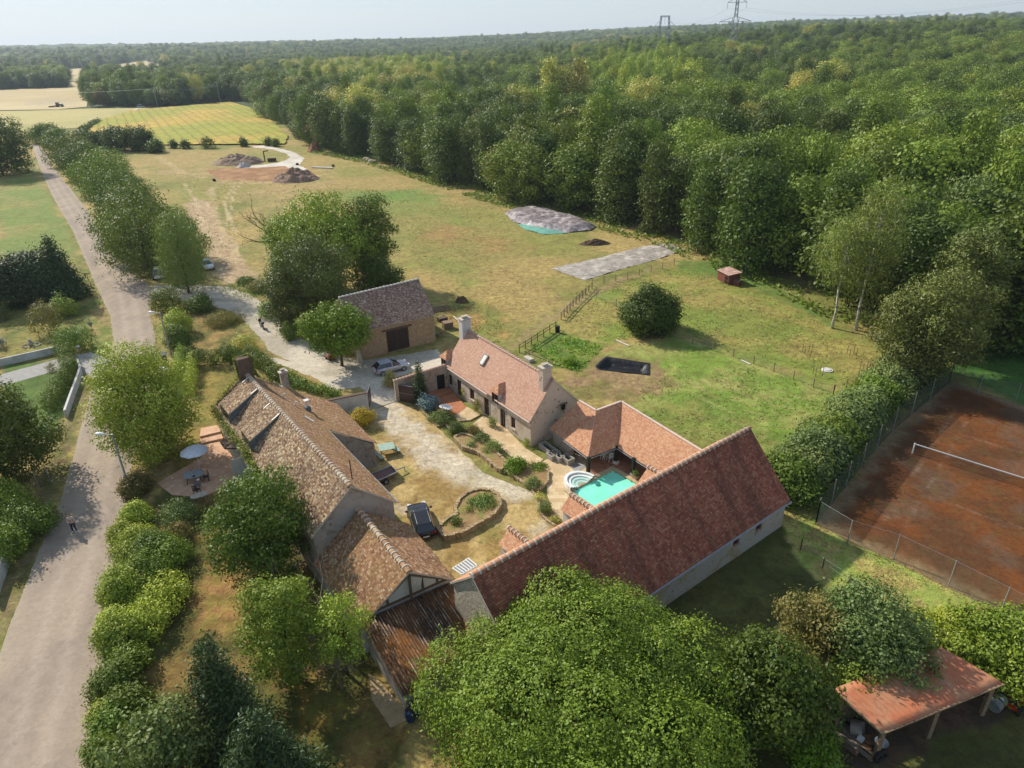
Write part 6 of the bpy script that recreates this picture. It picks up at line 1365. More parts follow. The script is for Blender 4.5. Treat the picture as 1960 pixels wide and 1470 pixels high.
# ---------------------------------------------------------------- yard walls and gate
def ywall(name, label, a, b, h0, h1, mat, th=.3, cop=True, cat='wall', ops=()):
    a = GV(*a, 0) if not isinstance(a, Vector) else a; b = GV(*b, 0) if not isinstance(b, Vector) else b
    d = (b-a).normalized(); n = Vector((d.y, -d.x, 0))*th/2; t = thing(name, (a+b)/2, label, cat); m = MB()
    P = [a+n, b+n, b-n, a-n]; hs = [h0, h1, h1, h0]; m.add([V3(p, -.1) for p in P]+[V3(p, h) for p, h in zip(P, hs)], [(0, 1, 5, 4), (1, 2, 6, 5), (2, 3, 7, 6), (3, 0, 4, 7), (4, 5, 6, 7)]); m.build('wall', mat, t)
    if cop: ridge(t, V3(a, h0+.02), V3(b, h1+.02), M['ridge_pink'], M['mortar'], .17, .35, 'coping_tiles')
    return t, a, b, d
g0 = GV(769, 778, 0); HW = HN.F0+un*.3+Vector((0, 0, 0))
t, a, b, d = ywall('courtyard_wall', 'stone courtyard wall with pink coping tiles, dark doorway and small window', V3(GV(758, 768, 0), 0), V3(HN.F0-vn*.02-un*.05, 0), 2.45, 3.0, M['wall_yard'])
nwl = Vector((d.y, -d.x, 0)); Lw = (b-a).length
m = MB(); m.box(V3(a+d*(Lw*.86)+nwl*.155, 1.0), (.9, .03, 2.0), math.atan2(d.y, d.x)); m.build('doorway', M['dark'], t)
m = MB(); m.box(V3(a+d*(Lw*.42)+nwl*.155, 1.35), (.7, .03, .8), math.atan2(d.y, d.x)); wq = m.build('window', M['dark'], t)
m = MB(); m.box(V3(a+d*(Lw*.42)+nwl*.17, .88), (.95, .08, .12), math.atan2(d.y, d.x)); m.box(V3(a+d*(Lw*.42)+nwl*.17, 1.82), (.95, .08, .12), math.atan2(d.y, d.x)); m.build('frame', M['stone_l'], wq)
t, a2, b2, d2 = ywall('yard_wall', 'white rendered yard wall with a brown capped top left of the gate', V3(GV(628, 800, 0), 0), V3(GV(706, 785, 0), 0), 2.0, 2.1, M['white_wall'], .3, False)
m = MB(); m.beam(V3(a2, 2.04), V3(b2, 2.14), .42, .09); m.build('cap', M['timber'], t)
def leaf_gate(name, label, base, top, w, ang, h=2.0):
    p = GV(*base, 0); t = thing(name, p, label, 'gate'); d = Vector((math.cos(ang), math.sin(ang), 0)); m = MB(); m.box(V3(p+d*w/2, h/2+.05), (w, .05, h), ang); g = m.build('panel', M['gate_brown'], t)
    m = MB(); nn_ = Vector((d.y, -d.x, 0))*.035; m.beam(V3(p+nn_, h*.52), V3(p+d*w+nn_, h*.52), .02, .05); m.beam(V3(p+nn_, h+.03), V3(p+d*w+nn_, h+.03), .05, .05); m.build('rail', M['zinc'], g)
    m = MB(); m.tube([V3(p, 0), V3(p, h+.15)], .06, 8); m.build('hinge_post', M['frame_wh'], t)
gd = GV(784, 770, 0)-GV(758, 765, 0); leaf_gate('metal_gate', 'open brown metal gate leaf by the cypress', (759, 766), 0, 2.3, math.atan2(gd.y, gd.x))
gd = GV(707, 784, 0)-GV(697, 745, 0); leaf_gate('metal_gate', 'open brown metal gate leaf on the white yard wall side', (706, 786), 0, 2.2, math.atan2(-gd.y, -gd.x)-.25)
m = MB(); a, b = GV(709, 784, 0), GV(757, 768, 0); m.beam(V3(a, .03), V3(b, .03), .18, .06); tag(m.build('gate_sill', M['stone_l']), 'pale stone sill across the courtyard gateway', 'sill')
# left side walls
t, a, b, d = ywall('garden_wall', 'long low white wall of the left garden', (-30, 708), (128, 672), .95, .95, M['white_wall'], .22, False)
m = MB(); q = V3(GV(136, 676, 0), .7); m.box(q, (.35, .35, 1.4), .3); m.box(q+Vector((0, 0, .73)), (.45, .45, .08), .3); tag(m.build('gate_pillar', M['white_wall']), 'white gate pillar at the end of the garden wall', 'pillar')
hp = [GV(x, y, 0) for x, y in ((152, 700), (157, 716), (150, 738), (140, 765), (128, 800))]
t = thing('roadside_wall', hp[2], 'low white wall with a rounded end beside the road', 'wall'); m = MB()
for a, b in zip(hp, hp[1:]): d = (b-a).normalized(); n = Vector((d.y, -d.x, 0))*.11; m.prism([tuple((p)[:2]) for p in (a-n, b-n, b+n, a+n)], 0, .95)
m.build('wall', M['white_wall'], t)
t = thing('mailbox', GV(153, 678, 0), 'small white mailbox beside the square clipped bush', 'mailbox'); q = GV(153, 678, 0); m = MB(); m.box(V3(q, 1.1), (.4, .25, .22), .2); m.build('box', M['white'], t); m = MB(); m.tube([V3(q, 0), V3(q, 1)], .03, 6); m.build('post', M['metal'], t)
t, a, b, d = ywall('side_wall', 'grey white wall edge at the lower left of the photo', (-8, 1150), (18, 1075), 1.2, 1.2, M['white_wall'], .2, False)
# stone pillar with little tiled cap and the pale car beside the hedge
q = GV(319, 702, 0); t = thing('gate_pillar', q, 'brown gate pillar with a small pale tiled cap beside the street lamp', 'pillar'); m = MB(); m.box(V3(q, .85), (.55, .55, 1.7), .5); m.build('pillar', M['timber'], t)
m = MB(); c4 = [V3(q+Vector((a, b, 0)), 1.72) for a, b in ((-.42, -.42), (.42, -.42), (.42, .42), (-.42, .42))]; m.add(c4+[V3(q, 2.1)], [(0, 1, 4), (1, 2, 4), (2, 3, 4), (3, 0, 4), (3, 2, 1, 0)]); m.build('cap', M['mortar'], t)
# troughs
for i, (x, y, w, dd, an, lab) in enumerate([(1052, 866, 2.4, .8, .0, 'long grey stone trough against the farmhouse gable'), (1066, 878, 1.6, .7, .0, 'middle grey stone trough beside the pool house wall'), (1086, 884, 1.2, .8, 0.0, 'square grey stone trough nearest the pool house posts'), (1056, 878, .9, .7, .0, 'small stone trough planted with a green clump')]):
    q = GV(x, y, 0); an = az+an; t = thing('stone_trough', q, lab, 'trough', None, an); m = MB(); h = .55
    for cx, cy, sx, sy in ((0, -dd/2+.07, w, .14), (0, dd/2-.07, w, .14), (-w/2+.07, 0, .14, dd-.28), (w/2-.07, 0, .14, dd-.28)): m.box((cx, cy, h/2), (sx, sy, h))
    m.build('basin', M['trough'], t, local=True); m = MB(); m.box((0, 0, .12), (w-.29, dd-.29, .2)); m.build('bottom', M['dark'] if i != 3 else M['timber'], t, local=True)
Bs('trough_plant', 'small green clump growing in the stone trough', 'plant', 1056, 876, 862, 12, leaf='grey', n=500, size=.08, seed=470)
# ---------------------------------------------------------------- furniture
def table(name, label, loc, w, d, h, mat, rz=0, oval=True, cat='table', leg=None, nleg=4):
    t = thing(name, loc, label, cat, None, rz); m = MB(); pts = [(w/2*math.copysign(abs(math.cos(a))**.7, math.cos(a)), d/2*math.copysign(abs(math.sin(a))**.7, math.sin(a))) for a in [2*PI*k/24 for k in range(24)]] if oval else [(-w/2, -d/2), (w/2, -d/2), (w/2, d/2), (-w/2, d/2)]
    m.prism(pts, h-.05, h); m.build('table_top', mat, t, local=True)
    for sx, sy in ((-1, -1), (1, -1), (1, 1), (-1, 1)): m = MB(); m.beam((sx*w*.36, sy*d*.34, 0), (sx*w*.28, sy*d*.28, h-.05), .05); m.build('leg', leg or mat, t, local=True)
    return t
def chair(name, label, loc, rz, mat, h=.45, bh=.95, group=None):
    t = thing(name, loc, label, 'chair', group, rz); m = MB(); m.box((0, 0, h), (.46, .46, .04)); m.build('seat', mat, t, local=True); m = MB()
    for k in range(4): m.box((-.18+k*.12, -.23-.02, (h+bh)/2+.02), (.05, .02, bh-h))
    m.box((0, -.25, bh), (.44, .03, .06)); m.build('backrest', mat, t, local=True)
    for sx, sy in ((-1, -1), (1, -1), (1, 1), (-1, 1)): m = MB(); m.beam((sx*.2, sy*.2, 0), (sx*.19, sy*.19, h), .035); m.build('leg', mat, t, local=True)
    return t
q = GV(854, 790, .16); table('garden_table', 'white oval table on the terracotta terrace of the farmhouse', q, 1.5, .9, .72, M['white'], -.6)
chair('garden_chair', 'wooden chair beside the white oval table, nearest the blue bush', GV(843, 793, .16), 1.8, M['wood']); chair('garden_chair', 'wooden chair at the front side of the white oval table', GV(856, 799, .16), .4, M['wood'])
q = GV(374, 920, .05); table('garden_table', 'round grey table under the white parasol on the garden terrace', q, 1.75, 1.35, .74, mottle('metal_table', S(170, 172, 172), S(140, 142, 142), None, 4), .3, leg=M['black'])
CHD = plain('dark_chair', S(52, 44, 42), .6)
chair('garden_chair', 'dark chair right of the round garden table', GV(396, 920, .05), 1.9, CHD); chair('garden_chair', 'grey chair in front of the round garden table', GV(380, 936, .05), .2, plain('grey_chair', S(120, 118, 116), .5)); chair('garden_chair', 'dark chair set apart in front of the round garden table', GV(378, 945, .05), -.1, CHD)
for k, (x, y, lab) in enumerate(((371, 912, 'small dark plant pot on the round garden table'), (379, 918, 'white dish on the round garden table'))):
    q = GV(x, y, .8); m = MB(); m.cyl((q.x, q.y, .79), .09 if k == 0 else .14, .1 if k == 0 else .03, 12); tag(m.build('pot' if k == 0 else 'dish', CHD if k == 0 else M['white']), lab, 'pot' if k == 0 else 'dish')
q = GV(383, 899, .05); t = thing('parasol', q, 'white parasol over the garden terrace', 'parasol'); m = MB(); m.tube([q, q+Vector((0, 0, 2.35))], .03, 8); m.build('pole', M['white'], t)
cc = q+Vector((-.15, .1, 0)); m = MB(); R1_ = 1.25; n = 8; vs = [V3(cc, 2.45)]; 
for k in range(16): a = PI*2*k/16; rr_ = R1_*(1 if k % 2 == 0 else .93); vs.append(Vector((cc.x+math.cos(a)*rr_, cc.y+math.sin(a)*rr_, 1.98 if k % 2 == 0 else 2.0)))
for k in range(16): a = PI*2*k/16; rr_ = R1_*.55; vs.append(Vector((cc.x+math.cos(a)*rr_, cc.y+math.sin(a)*rr_, 2.3)))
m.add(vs, [(0, 17+k, 17+(k+1) % 16) for k in range(16)]+[(17+k, 1+k, 1+(k+1) % 16, 17+(k+1) % 16) for k in range(16)]); cn = m.build('canopy', plain('white_cloth', S(232, 236, 240), .8), t); sf = cn.modifiers.new('s', 'SOLIDIFY'); sf.thickness = .01
q = GV(384, 960, 0); table('stone_table', 'pale stone table half under the dense green tree', q, 1.4, .8, .7, M['stone_l'], .5)
# green picnic tables
GRM = mottle('pale_green_slats', S(186, 210, 196), S(150, 176, 160), None, 5, 1, .1)
def picnic(name, label, px, py, w, d, h, rz, ns, cat):
    t = thing(name, GV(px, py, 0), label, cat, None, rz); m = MB()
    for k in range(ns): m.box((0, -d/2+(k+.5)*d/ns, h), (w, d/ns*.86, .04))
    m.build('top' if cat == 'table' else 'seat', GRM, t, local=True)
    for sx in (-1, 1): m = MB(); m.beam((sx*w*.4, -d*.4, 0), (sx*w*.4, -d*.15, h-.02), .06); m.beam((sx*w*.4, d*.4, 0), (sx*w*.4, d*.15, h-.02), .06); m.beam((sx*w*.4, -d*.42, h-.05), (sx*w*.4, d*.42, h-.05), .05); m.build('leg', plain('dark_green_metal', S(54, 74, 62), .5), t, local=True)
pa_ = GV(728, 862, 0); pb_ = GV(764, 855, 0); rz_ = math.atan2((pb_-pa_).y, (pb_-pa_).x)
picnic('picnic_table', 'pale green slatted table beside the old house lean-to', 741, 867, 1.5, 1.3, .72, rz_, 7, 'table'); picnic('bench', 'pale green slatted bench left of the green table', 726, 878, 1.5, .35, .42, rz_-1.25, 3, 'bench'); picnic('bench', 'pale green slatted bench right of the green table', 757, 864, 1.5, .35, .42, rz_-1.25, 3, 'bench')
# deck chair and white chairs in the pool house
q = GV(1106, 886, .05); t = thing('deck_chair', q, 'pale canvas deck chair at the edge of the pool house', 'deck chair', None, az+.3); m = MB(); m.add([(-.28, -.1, .95), (.28, -.1, .95), (.28, .5, .45), (-.28, .5, .45), (-.28, 1.1, .32), (.28, 1.1, .32)], [(0, 1, 2, 3), (3, 2, 5, 4)]); sf = m.build('canvas', plain('canvas', S(226, 214, 190), .8), t, local=True); md = sf.modifiers.new('s', 'SOLIDIFY'); md.thickness = .02
m = MB()
for s in (-1, 1): m.beam((s*.3, -.1, .95), (s*.3, 1.1, .1), .04); m.beam((s*.3, 0, 0), (s*.3, .8, .55), .04)
m.build('frame', M['wood'], t, local=True)
for i, (x, y, r) in enumerate(((1167, 882, .4), (1154, 878, 1.2), (1172, 874, 2.6))): chair('garden_chair', ['white metal chair in front under the pool house roof', 'white metal chair left of the table under the pool house roof', 'white metal chair farthest back under the pool house roof'][i], GV(x, y, .05), r, M['white'])
q = GV(1158, 876, .05); table('garden_table', 'white metal table in the shade of the pool house', q, .9, .9, .7, M['white'], .2)
q = GV(1216, 917, .04); t = thing('planter', q, 'terracotta planter with green leaves beside the right pool house post', 'planter'); m = MB(); m.box(V3(q, .25), (.55, .4, .42), az); m.build('pot', M['brick'], t); bb = bush('x', None, None, (0, 0, 0), .35, .6, leaf='mid', n=250, size=.1, seed=9, nl=4); bb.name = 'foliage'; reg(bb, t); bb.location = (0, 0, .45)
for i, (x, y, r) in enumerate(((1190, 955, .6), (1215, 940, .7))): pass
# ---------------------------------------------------------------- vehicles
def car(name, label, loc, rz, paint, L=4.25, W=1.78, Hh=1.47, group=None, wagon=False, boot_open=False):
    t = thing(name, loc, label, 'car', group, rz); hw = W/2; m = MB()
    # lower body loft: x, z bottom, z shoulder, half width
    st = [(-L/2, .45, .70, .62), (-L/2+.10, .28, .92, .80), (-L/2+.45, .22, .98, .96), (-L/2+1.0, .22, .97, 1.0), (0, .22, .95, 1.0), (L/2-1.25, .22, .92, 1.0), (L/2-.6, .22, .84, .97), (L/2-.2, .26, .74, .86), (L/2-.02, .36, .62, .66)]
    vs = []; k = 10
    for x, zb, zs, w in st:
        w *= hw
        for (a, b) in ((.88, 0), (1.0, .28), (1.0, .62), (.95, .9), (.80, 1.0), (-.80, 1.0), (-.95, .9), (-1.0, .62), (-1.0, .28), (-.88, 0)): vs.append((x, a*w, zb+(zs-zb)*b+(.03 if abs(a) < .85 and b == 1 else 0)))
    fs = [(i*k+j, i*k+(j+1) % k, (i+1)*k+(j+1) % k, (i+1)*k+j) for i in range(len(st)-1) for j in range(k)]+[tuple(range(k))[::-1], tuple((len(st)-1)*k+j for j in range(k))]
    m.add(vs, fs); b = m.build('body', paint, t, local=True, smooth=False); bv = b.modifiers.new('b', 'SUBSURF'); bv.levels = 1; bv.render_levels = 2
    # greenhouse
    rt = -L/2+(.25 if wagon else .42); cb = [(-L/2+.12, .93, .84), (L/2-1.2, .92, .84)]; top = [(rt+.25, Hh-.06, .66), (-.1, Hh, .68), (L/2-2.0, Hh-.05, .64)]
    vs = []; 
    for x, z, w in [(-L/2+.10, .93, .82), (rt+.22, Hh-.08, .64), (-.1, Hh-.02, .67), (L/2-2.05, Hh-.07, .63), (L/2-1.12, .90, .80)]: vs += [(x, w*hw, z), (x, -w*hw, z)]
    bl_ = [(-L/2+.10, .93), (L/2-1.12, .90)]
    m = MB(); V = vs; lo = [(rt+.22, .80*hw*1.06, .94), (-.1, .84*hw*1.06, .94), (L/2-2.05, .84*hw*1.06, .92)]
    m.add([V[0], V[1], V[3], V[2]], [(0, 1, 2, 3)]); m.add([V[6], V[7], V[9], V[8]], [(0, 1, 2, 3)])
    for s in (1, -1):
        g = lambda p: (p[0], p[1]*s, p[2]); a0 = (V[0][0], abs(V[0][1]), V[0][2]); a4 = (V[8][0], abs(V[8][1]), V[8][2]); P = [a0, g(lo[0]), g(lo[1]), g(lo[2])]
        up = [(V[2][0], s*abs(V[2][1]), V[2][2]), (V[4][0], s*abs(V[4][1]), V[4][2]), (V[6][0], s*abs(V[6][1]), V[6][2])]; A0 = (a0[0], a0[1]*s, a0[2]); A4 = (a4[0], a4[1]*s, a4[2])
        m.add([A0, g(lo[0]), g(lo[1]), g(lo[2]), A4, up[2], up[1], up[0]], [(0, 1, 7), (1, 2, 6, 7), (2, 3, 5, 6), (3, 4, 5)])
    m.build('windows', M['glass'], t, local=True)
    m = MB(); q = .012; R4 = [V[2], V[4], V[6], V[7], V[5], V[3]]; R4 = [(x, y*1.0, z+q) for x, y, z in R4]; m.add(R4, [(0, 1, 4, 5), (1, 2, 3, 4)]); rf = m.build('roof', paint, t, local=True); sd_ = rf.modifiers.new('s', 'SOLIDIFY'); sd_.thickness = .03
    m = MB()
    for s in (0, 1):
        for a, b2 in ((0, 2), (2, 4), (4, 6), (6, 8)): m.beam(V[a+s], V[b2+s], .05, .04)
        sg = 1 if s == 0 else -1; m.beam((V[4][0], sg*abs(V[4][1]), V[4][2]), (V[4][0], sg*lo[1][1], .94), .06, .03)
    m.build('pillars', paint, t, local=True)
    for x in (-L/2+.78, L/2-.85):
        for s in (-1, 1):
            m = MB(); m.tube([(x, s*(hw-.20), .31), (x, s*(hw+.01), .31)], .31, 18); w = m.build('wheel', M['black'], t, local=True); m = MB(); m.tube([(x, s*(hw+.005), .31), (x, s*(hw+.025), .31)], .2, 12); m.build('rim', M['metal'], w, local=True)
    for s in (-1, 1):
        m = MB(); m.box((L/2-.16, s*hw*.66, .64), (.26, .34, .13), s*-.35); m.build('headlight', plain('lamp_lens', S(220, 224, 228), .15), t, local=True); m = MB(); m.box((-L/2+.09, s*hw*.74, .80), (.14, .26, .16), s*.3); m.build('tail_light', plain('red_lens', S(190, 30, 34), .2), t, local=True)
        m = MB(); m.box((L/2-1.35, s*(hw+.09), .96), (.14, .2, .12), 0); m.build('mirror', paint, t, local=True)
    for s in (1, -1): m = MB(); m.box((s*(L/2-.005), 0, .45 if s > 0 else .55), (.03, .5, .11)); m.build('number_plate', M['white'], t, local=True)
    if wagon:
        m = MB()
        for s in (-1, 1): m.beam((V[2][0]+.1, s*.58*hw, Hh), (V[6][0], s*.58*hw, Hh-.01), .03, .05)
        m.build('roof_rail', M['metal'], t, local=True)
    if boot_open:
        m = MB(); m.box((-L/2-.25, 0, Hh+.1), (.75, W*.72, .05), 0, 0, 0, .45); m.build('tailgate', paint, t, local=True)
    return t
def cpaint(name, c, met=.3, r=.25): t = NT(name); t.b.inputs['Coat Weight'].default_value = .6; t.b.inputs['Coat Roughness'].default_value = .05; return t.done(c, r, met)
pc, pf = GV(748, 711, 0), None; a, b = GV(722, 717, 0), GV(776, 703, 0)
car('parked_car', 'silver hatchback parked in front of the stone barn', (a+b)/2, math.atan2((b-a).y, (b-a).x), cpaint('silver_paint', S(178, 186, 204, .9), .5))
a, b = GV(814, 1030, 0), GV(800, 985, 0); car('parked_car', 'black estate car with its boot towards the camera, beside the oval flower bed', (a+b)/2+Vector((0, .1, 0)), math.atan2((b-a).y, (b-a).x), cpaint('black_paint', (.012, .012, .014, 1), .1), 4.5, 1.82, 1.5, wagon=True)
WP = cpaint('white_paint', S(226, 226, 224), 0)
a, b = GV(408, 524, 0), GV(388, 503, 0); car('parked_car', 'white car half hidden behind the weeping willow', (a+b)/2, math.atan2((a-b).y, (a-b).x), WP)
q = GV(308, 530, 0); car('parked_van', 'white vehicle under the big dark roadside tree', q, 1.9, WP, 4.6, 1.9, 1.9, wagon=True)
q = GV(290, 722, 0); car('parked_car', 'white car mostly hidden by the light green tree near the gate pillar', q, .35, WP)
q = GV(1066-1066+268, 205); car('parked_van', 'tiny white van at the far end of the farm track', Vector(G(271, 206.5)), .1, WP, 5, 2, 2.2)
# trailer
ta, tb, tc, td = GV(712, 908, .6), GV(749, 893, .6), GV(760, 905, .6), GV(722, 922, .6); t = thing('trailer', V3((ta+tc)/2, 0), 'flat brown car trailer beside the old house', 'trailer')
dl = (tb-ta).normalized(); m = MB(); m.prism([tuple(v[:2]) for v in (ta-dl*.8, tb, tc, td-dl*.8)], .5, .6); m.build('deck', mottle('trailer_deck', S(132, 104, 96), S(112, 88, 82), None, 3), t); m = MB(); q4 = [ta-dl*.8, tb, tc, td-dl*.8]
for a, b in zip(q4, q4[1:]+q4[:1]): m.beam(V3(a, .66), V3(b, .66), .05, .12)
m.build('side_rail', M['metal'], t); m = MB(); nq = (td-ta).normalized(); wpos = V3((tc+td)/2-dl*.2+nq*.12, .28); m.tube([wpos-nq*.08, wpos+nq*.08], .28, 16); w = m.build('wheel', M['black'], t); m = MB(); m.tube([wpos+nq*.08, wpos+nq*.1], .15, 10); m.build('rim', M['metal'], w)
wpos = V3((ta+tb)/2-dl*.2-nq*.12, .28); m = MB(); m.tube([wpos-nq*.08, wpos+nq*.08], .28, 16); m.build('wheel', M['black'], t); m = MB(); hq = (tb+tc)/2; m.beam(V3(hq, .5), V3(hq+dl*1.1, .45), .08); m.tube([V3(hq+dl*1.05, 0), V3(hq+dl*1.05, .5)], .04, 6); m.build('drawbar', M['metal'], t)
# motorbike
q = GV(502, 628, 0); t = thing('motorbike', q, 'dark motorbike standing on the edge of the driveway', 'motorbike', None, 2.15)
for x in (-.7, .72): 
    m = MB(); m.tube([(x+.33*math.cos(a), 0, .33+.33*math.sin(a)) for a in np.linspace(0, 2*PI, 20)], .065, 6, 0, False); w = m.build('wheel', M['black'], t, local=True); m = MB(); m.tube([(x, -.03, .33), (x, .03, .33)], .18, 10); m.build('rim', M['metal'], w, local=True)
BKM = plain('dark_fairing', S(60, 46, 40), .35)
m = MB(); m.blob((.15, 0, .82), (.34, .17, .17), 10, .05, seed=3); m.build('tank', BKM, t, local=True); m = MB(); m.blob((-.35, 0, .82), (.42, .14, .08), 10, .05, seed=4); m.build('seat', M['white'], t, local=True); m = MB(); m.blob((.62, 0, .95), (.24, .22, .3), 10, .08, seed=5); m.build('fairing', BKM, t, local=True)
m = MB(); m.blob((.0, 0, .45), (.32, .16, .22), 8, .1, seed=6); m.beam((.72, .08, .33), (.5, .08, 1.0), .05); m.beam((.72, -.08, .33), (.5, -.08, 1.0), .05); m.beam((-.7, .08, .33), (-.1, .08, .5), .05); m.build('engine', M['metal'], t, local=True)
m = MB(); m.tube([(.42, -.38, 1.08), (.5, 0, 1.02), (.42, .38, 1.08)], .02, 6); m.box((.5, .42, 1.22), (.04, .14, .09)); m.box((.5, -.42, 1.22), (.04, .14, .09)); m.build('handlebar', M['black'], t, local=True); m = MB(); m.blob((-.8, 0, .95), (.2, .26, .18), 8, .05, seed=8); m.build('top_box', BKM, t, local=True)
# red machine in the weeds, orange machine under the tree, tractor far away
def machine(name, label, loc, rz, c, s=1.0, cat='machine'):
    t = thing(name, loc, label, cat, None, rz); pm = plain('painted_red_metal', c, .4); m = MB(); m.blob((.3*s, 0, .62*s), (.55*s, .32*s, .25*s), 10, .1, seed=2); m.build('hood', pm, t, local=True); m = MB(); m.box((-.35*s, 0, .7*s), (.45*s, .42*s, .08*s)); m.box((-.58*s, 0, .9*s), (.08*s, .42*s, .4*s)); m.build('seat', M['black'], t, local=True)
    for x, r in ((.5, .22), (-.4, .32)):
        for y in (-.4, .4): m = MB(); m.tube([(x*s, y*s-.08*s, r*s), (x*s, y*s+.08*s, r*s)], r*s, 14); m.build('wheel', M['black'], t, local=True)
    m = MB(); m.box((0, 0, .35*s), (1.1*s, .8*s, .16*s)); m.build('deck', pm, t, local=True); m = MB(); m.tube([(.1*s, 0, .8*s), (-.05*s, 0, 1.15*s)], .025*s, 6); m.tube([(-.05*s+.18*s*math.cos(a)*.4, .18*s*math.sin(a), 1.15*s+.1*s*math.cos(a)) for a in np.linspace(0, 2*PI, 12)], .02*s, 5, 0, False); m.build('steering_wheel', M['black'], t, local=True); return t
machine('ride_on_mower', 'bright red machine standing in the weeds beside the driveway', GV(522, 564, 0), .2, S(230, 50, 30), 1.15, 'mower')
machine('ride_on_mower', 'orange garden machine under the bright green tree by the stone barn', GV(633, 688, 0), 2.4, S(222, 112, 80), .8, 'mower')
tp = Vector(G(114, 205)); t = thing('tractor', tp, 'tiny tractor raising dust in the far stubble field', 'tractor', None, .2)
m = MB(); m.box((1.2, 0, 1.5), (2.6, 1.2, 1.1)); m.build('hood', plain('tractor_green', S(70, 84, 70), .5), t, local=True); m = MB(); m.box((-.9, 0, 2.3), (1.7, 1.7, 1.7)); m.build('cab', M['glass'], t, local=True); m = MB(); m.box((-.9, 0, 3.25), (1.9, 1.9, .2)); m.build('roof', M['white'], t, local=True)
for x, r in ((2.0, .65), (-1.0, 1.0)):
    for y in (-1.1, 1.1): m = MB(); m.tube([(x, y-.25, r), (x, y+.25, r)], r, 14); m.build('wheel', M['black'], t, local=True)
m = MB(); m.box((-4.5, 0, .7), (3, 6, .5)); m.build('harrow', M['timber'], t, local=True)
m = MB(); m.blob((tp.x-4, tp.y, tp.z+2.5), (22, 7, 4), 14, .15, seed=5, flat=.35); du = m.build('dust_cloud', None or M['white']); dm_ = bpy.data.materials.new('dust'); dm_.use_nodes = True; nt = dm_.node_tree; nt.nodes.remove(nt.nodes['Principled BSDF']); pv = nt.nodes.new('ShaderNodeVolumePrincipled'); pv.inputs['Color'].default_value = (.9, .82, .7, 1); pv.inputs['Density'].default_value = .02; nt.links.new(pv.outputs[0], nt.nodes['Material Output'].inputs['Volume']); du.data.materials[0] = dm_; tag(du, 'pale dust blowing from the tractor in the stubble field', 'dust', None, 'stuff')
# ---------------------------------------------------------------- street furniture
def lamp(label, tx, ty, bx, by, Hh=6.0):
    b = GV(bx, by, 0); b = GV(tx, ty, Hh); b.z = 0; foot = b; t = thing('street_lamp', foot, label, 'street lamp'); m = MB(); top = V3(foot, Hh); m.tube([foot, V3(foot, Hh*.5), top], [.1, .085, .07], 10); m.build('pole', M['metal'], t)
    d = Vector((-1, .08, 0)).normalized(); m = MB(); m.tube([top-Vector((0, 0, .05)), top+d*.7], .03, 8); m.build('arm', M['metal'], t); m = MB(); m.tube([top+d*.6, top+d*.75, top+d*1.05, top+d*1.35, top+d*1.5], [.05, .12, .17, .14, .04], 12); m.build('lamp_head', M['white'], t)
    return t
lamp('grey street lamp beside the road and the light green tree, nearer one', 214, 831, 0, 0, 6.2); lamp('grey street lamp farther up the road by the three shrubs', 306, 598, 0, 0, 6.0)
def sign_back(label, px, py, tpy, shapes):
    q = GV(px, py, 0); t = thing('road_sign', q, label, 'road sign'); h = hgt(q, tpy); m = MB(); m.tube([q, V3(q, h)], .035, 8); m.build('post', M['metal'], t)
    for k, (z, kind) in enumerate(shapes):
        m = MB(); r = .42
        if kind == 'tri': m.add([V3(q+Vector((-r, -.05, 0)), z+.35), V3(q+Vector((r, -.05, 0)), z+.35), V3(q+Vector((0, -.05, 0)), z-.38)], [(0, 1, 2), (2, 1, 0)])
        else: m.box(V3(q+Vector((0, -.05, 0)), z), (.5, .03, .22))
        m.build('sign_panel', M['zinc'], t)
sign_back('grey backed triangular give way sign with a small plate, seen from behind', 184, 655, 604, ((2.5, 'tri'), (1.8, 'plate')))
q = GV(170, 538, 0); t = thing('sign_post', q, 'low T shaped wooden sign in the grass beside the road', 'sign'); m = MB(); m.tube([q, V3(q, 1.3)], .04, 6); m.build('post', M['post'], t); m = MB(); m.box(V3(q, 1.3), (1.1, .06, .16)); m.build('board', M['post'], t)
q = GV(60, 662, 0); t = thing('garden_well', q, 'little stone ornament on a ring of stones in the left lawn', 'garden ornament'); m = MB()
for k in range(14): a = k*2*PI/14; m.blob((q.x+math.cos(a)*1.1, q.y+math.sin(a)*.8, .06), .16, 6, .2, seed=k)
m.build('stone_ring', M['stone_l'], t); m = MB(); m.blob((q.x, q.y, .35), (.35, .35, .4), 8, .2, seed=3); m.cyl((q.x, q.y, .6), .16, .35, 10); m.build('statue', M['trough'], t)
# left fence posts
def fence(name, label, pts, h, pw, mat, rails=(), mesh=None, cat='fence', px=True, wires=()):
    P = [GV(x, y, 0) for x, y in pts] if px else [Vector(p) for p in pts]; t = thing(name, P[len(P)//2], label, cat)
    for p in P: m = MB(); p.z = float(H(p.x, p.y)); m.beam(V3(p, p.z-.1), V3(p, p.z+h), pw); m.build('post', mat, t)
    for z, w in rails:
        m = MB()
        for a, b in zip(P, P[1:]): m.beam(V3(a, z), V3(b, z), .04, w)
        m.build('rail', mat, t)
    if wires:
        m = MB()
        for z in wires:
            for a, b in zip(P, P[1:]): m.tube([V3(a, z), V3(b, z)], .008, 4, 0, False)
        m.build('wire', M['metal'], t)
    if mesh:
        m = MB()
        for a, b in zip(P, P[1:]): m.add([V3(a, .03), V3(b, .03), V3(b, h-.04), V3(a, h-.04)], [(0, 1, 2, 3)])
        m.build('mesh_panel', mesh, t)
    return t
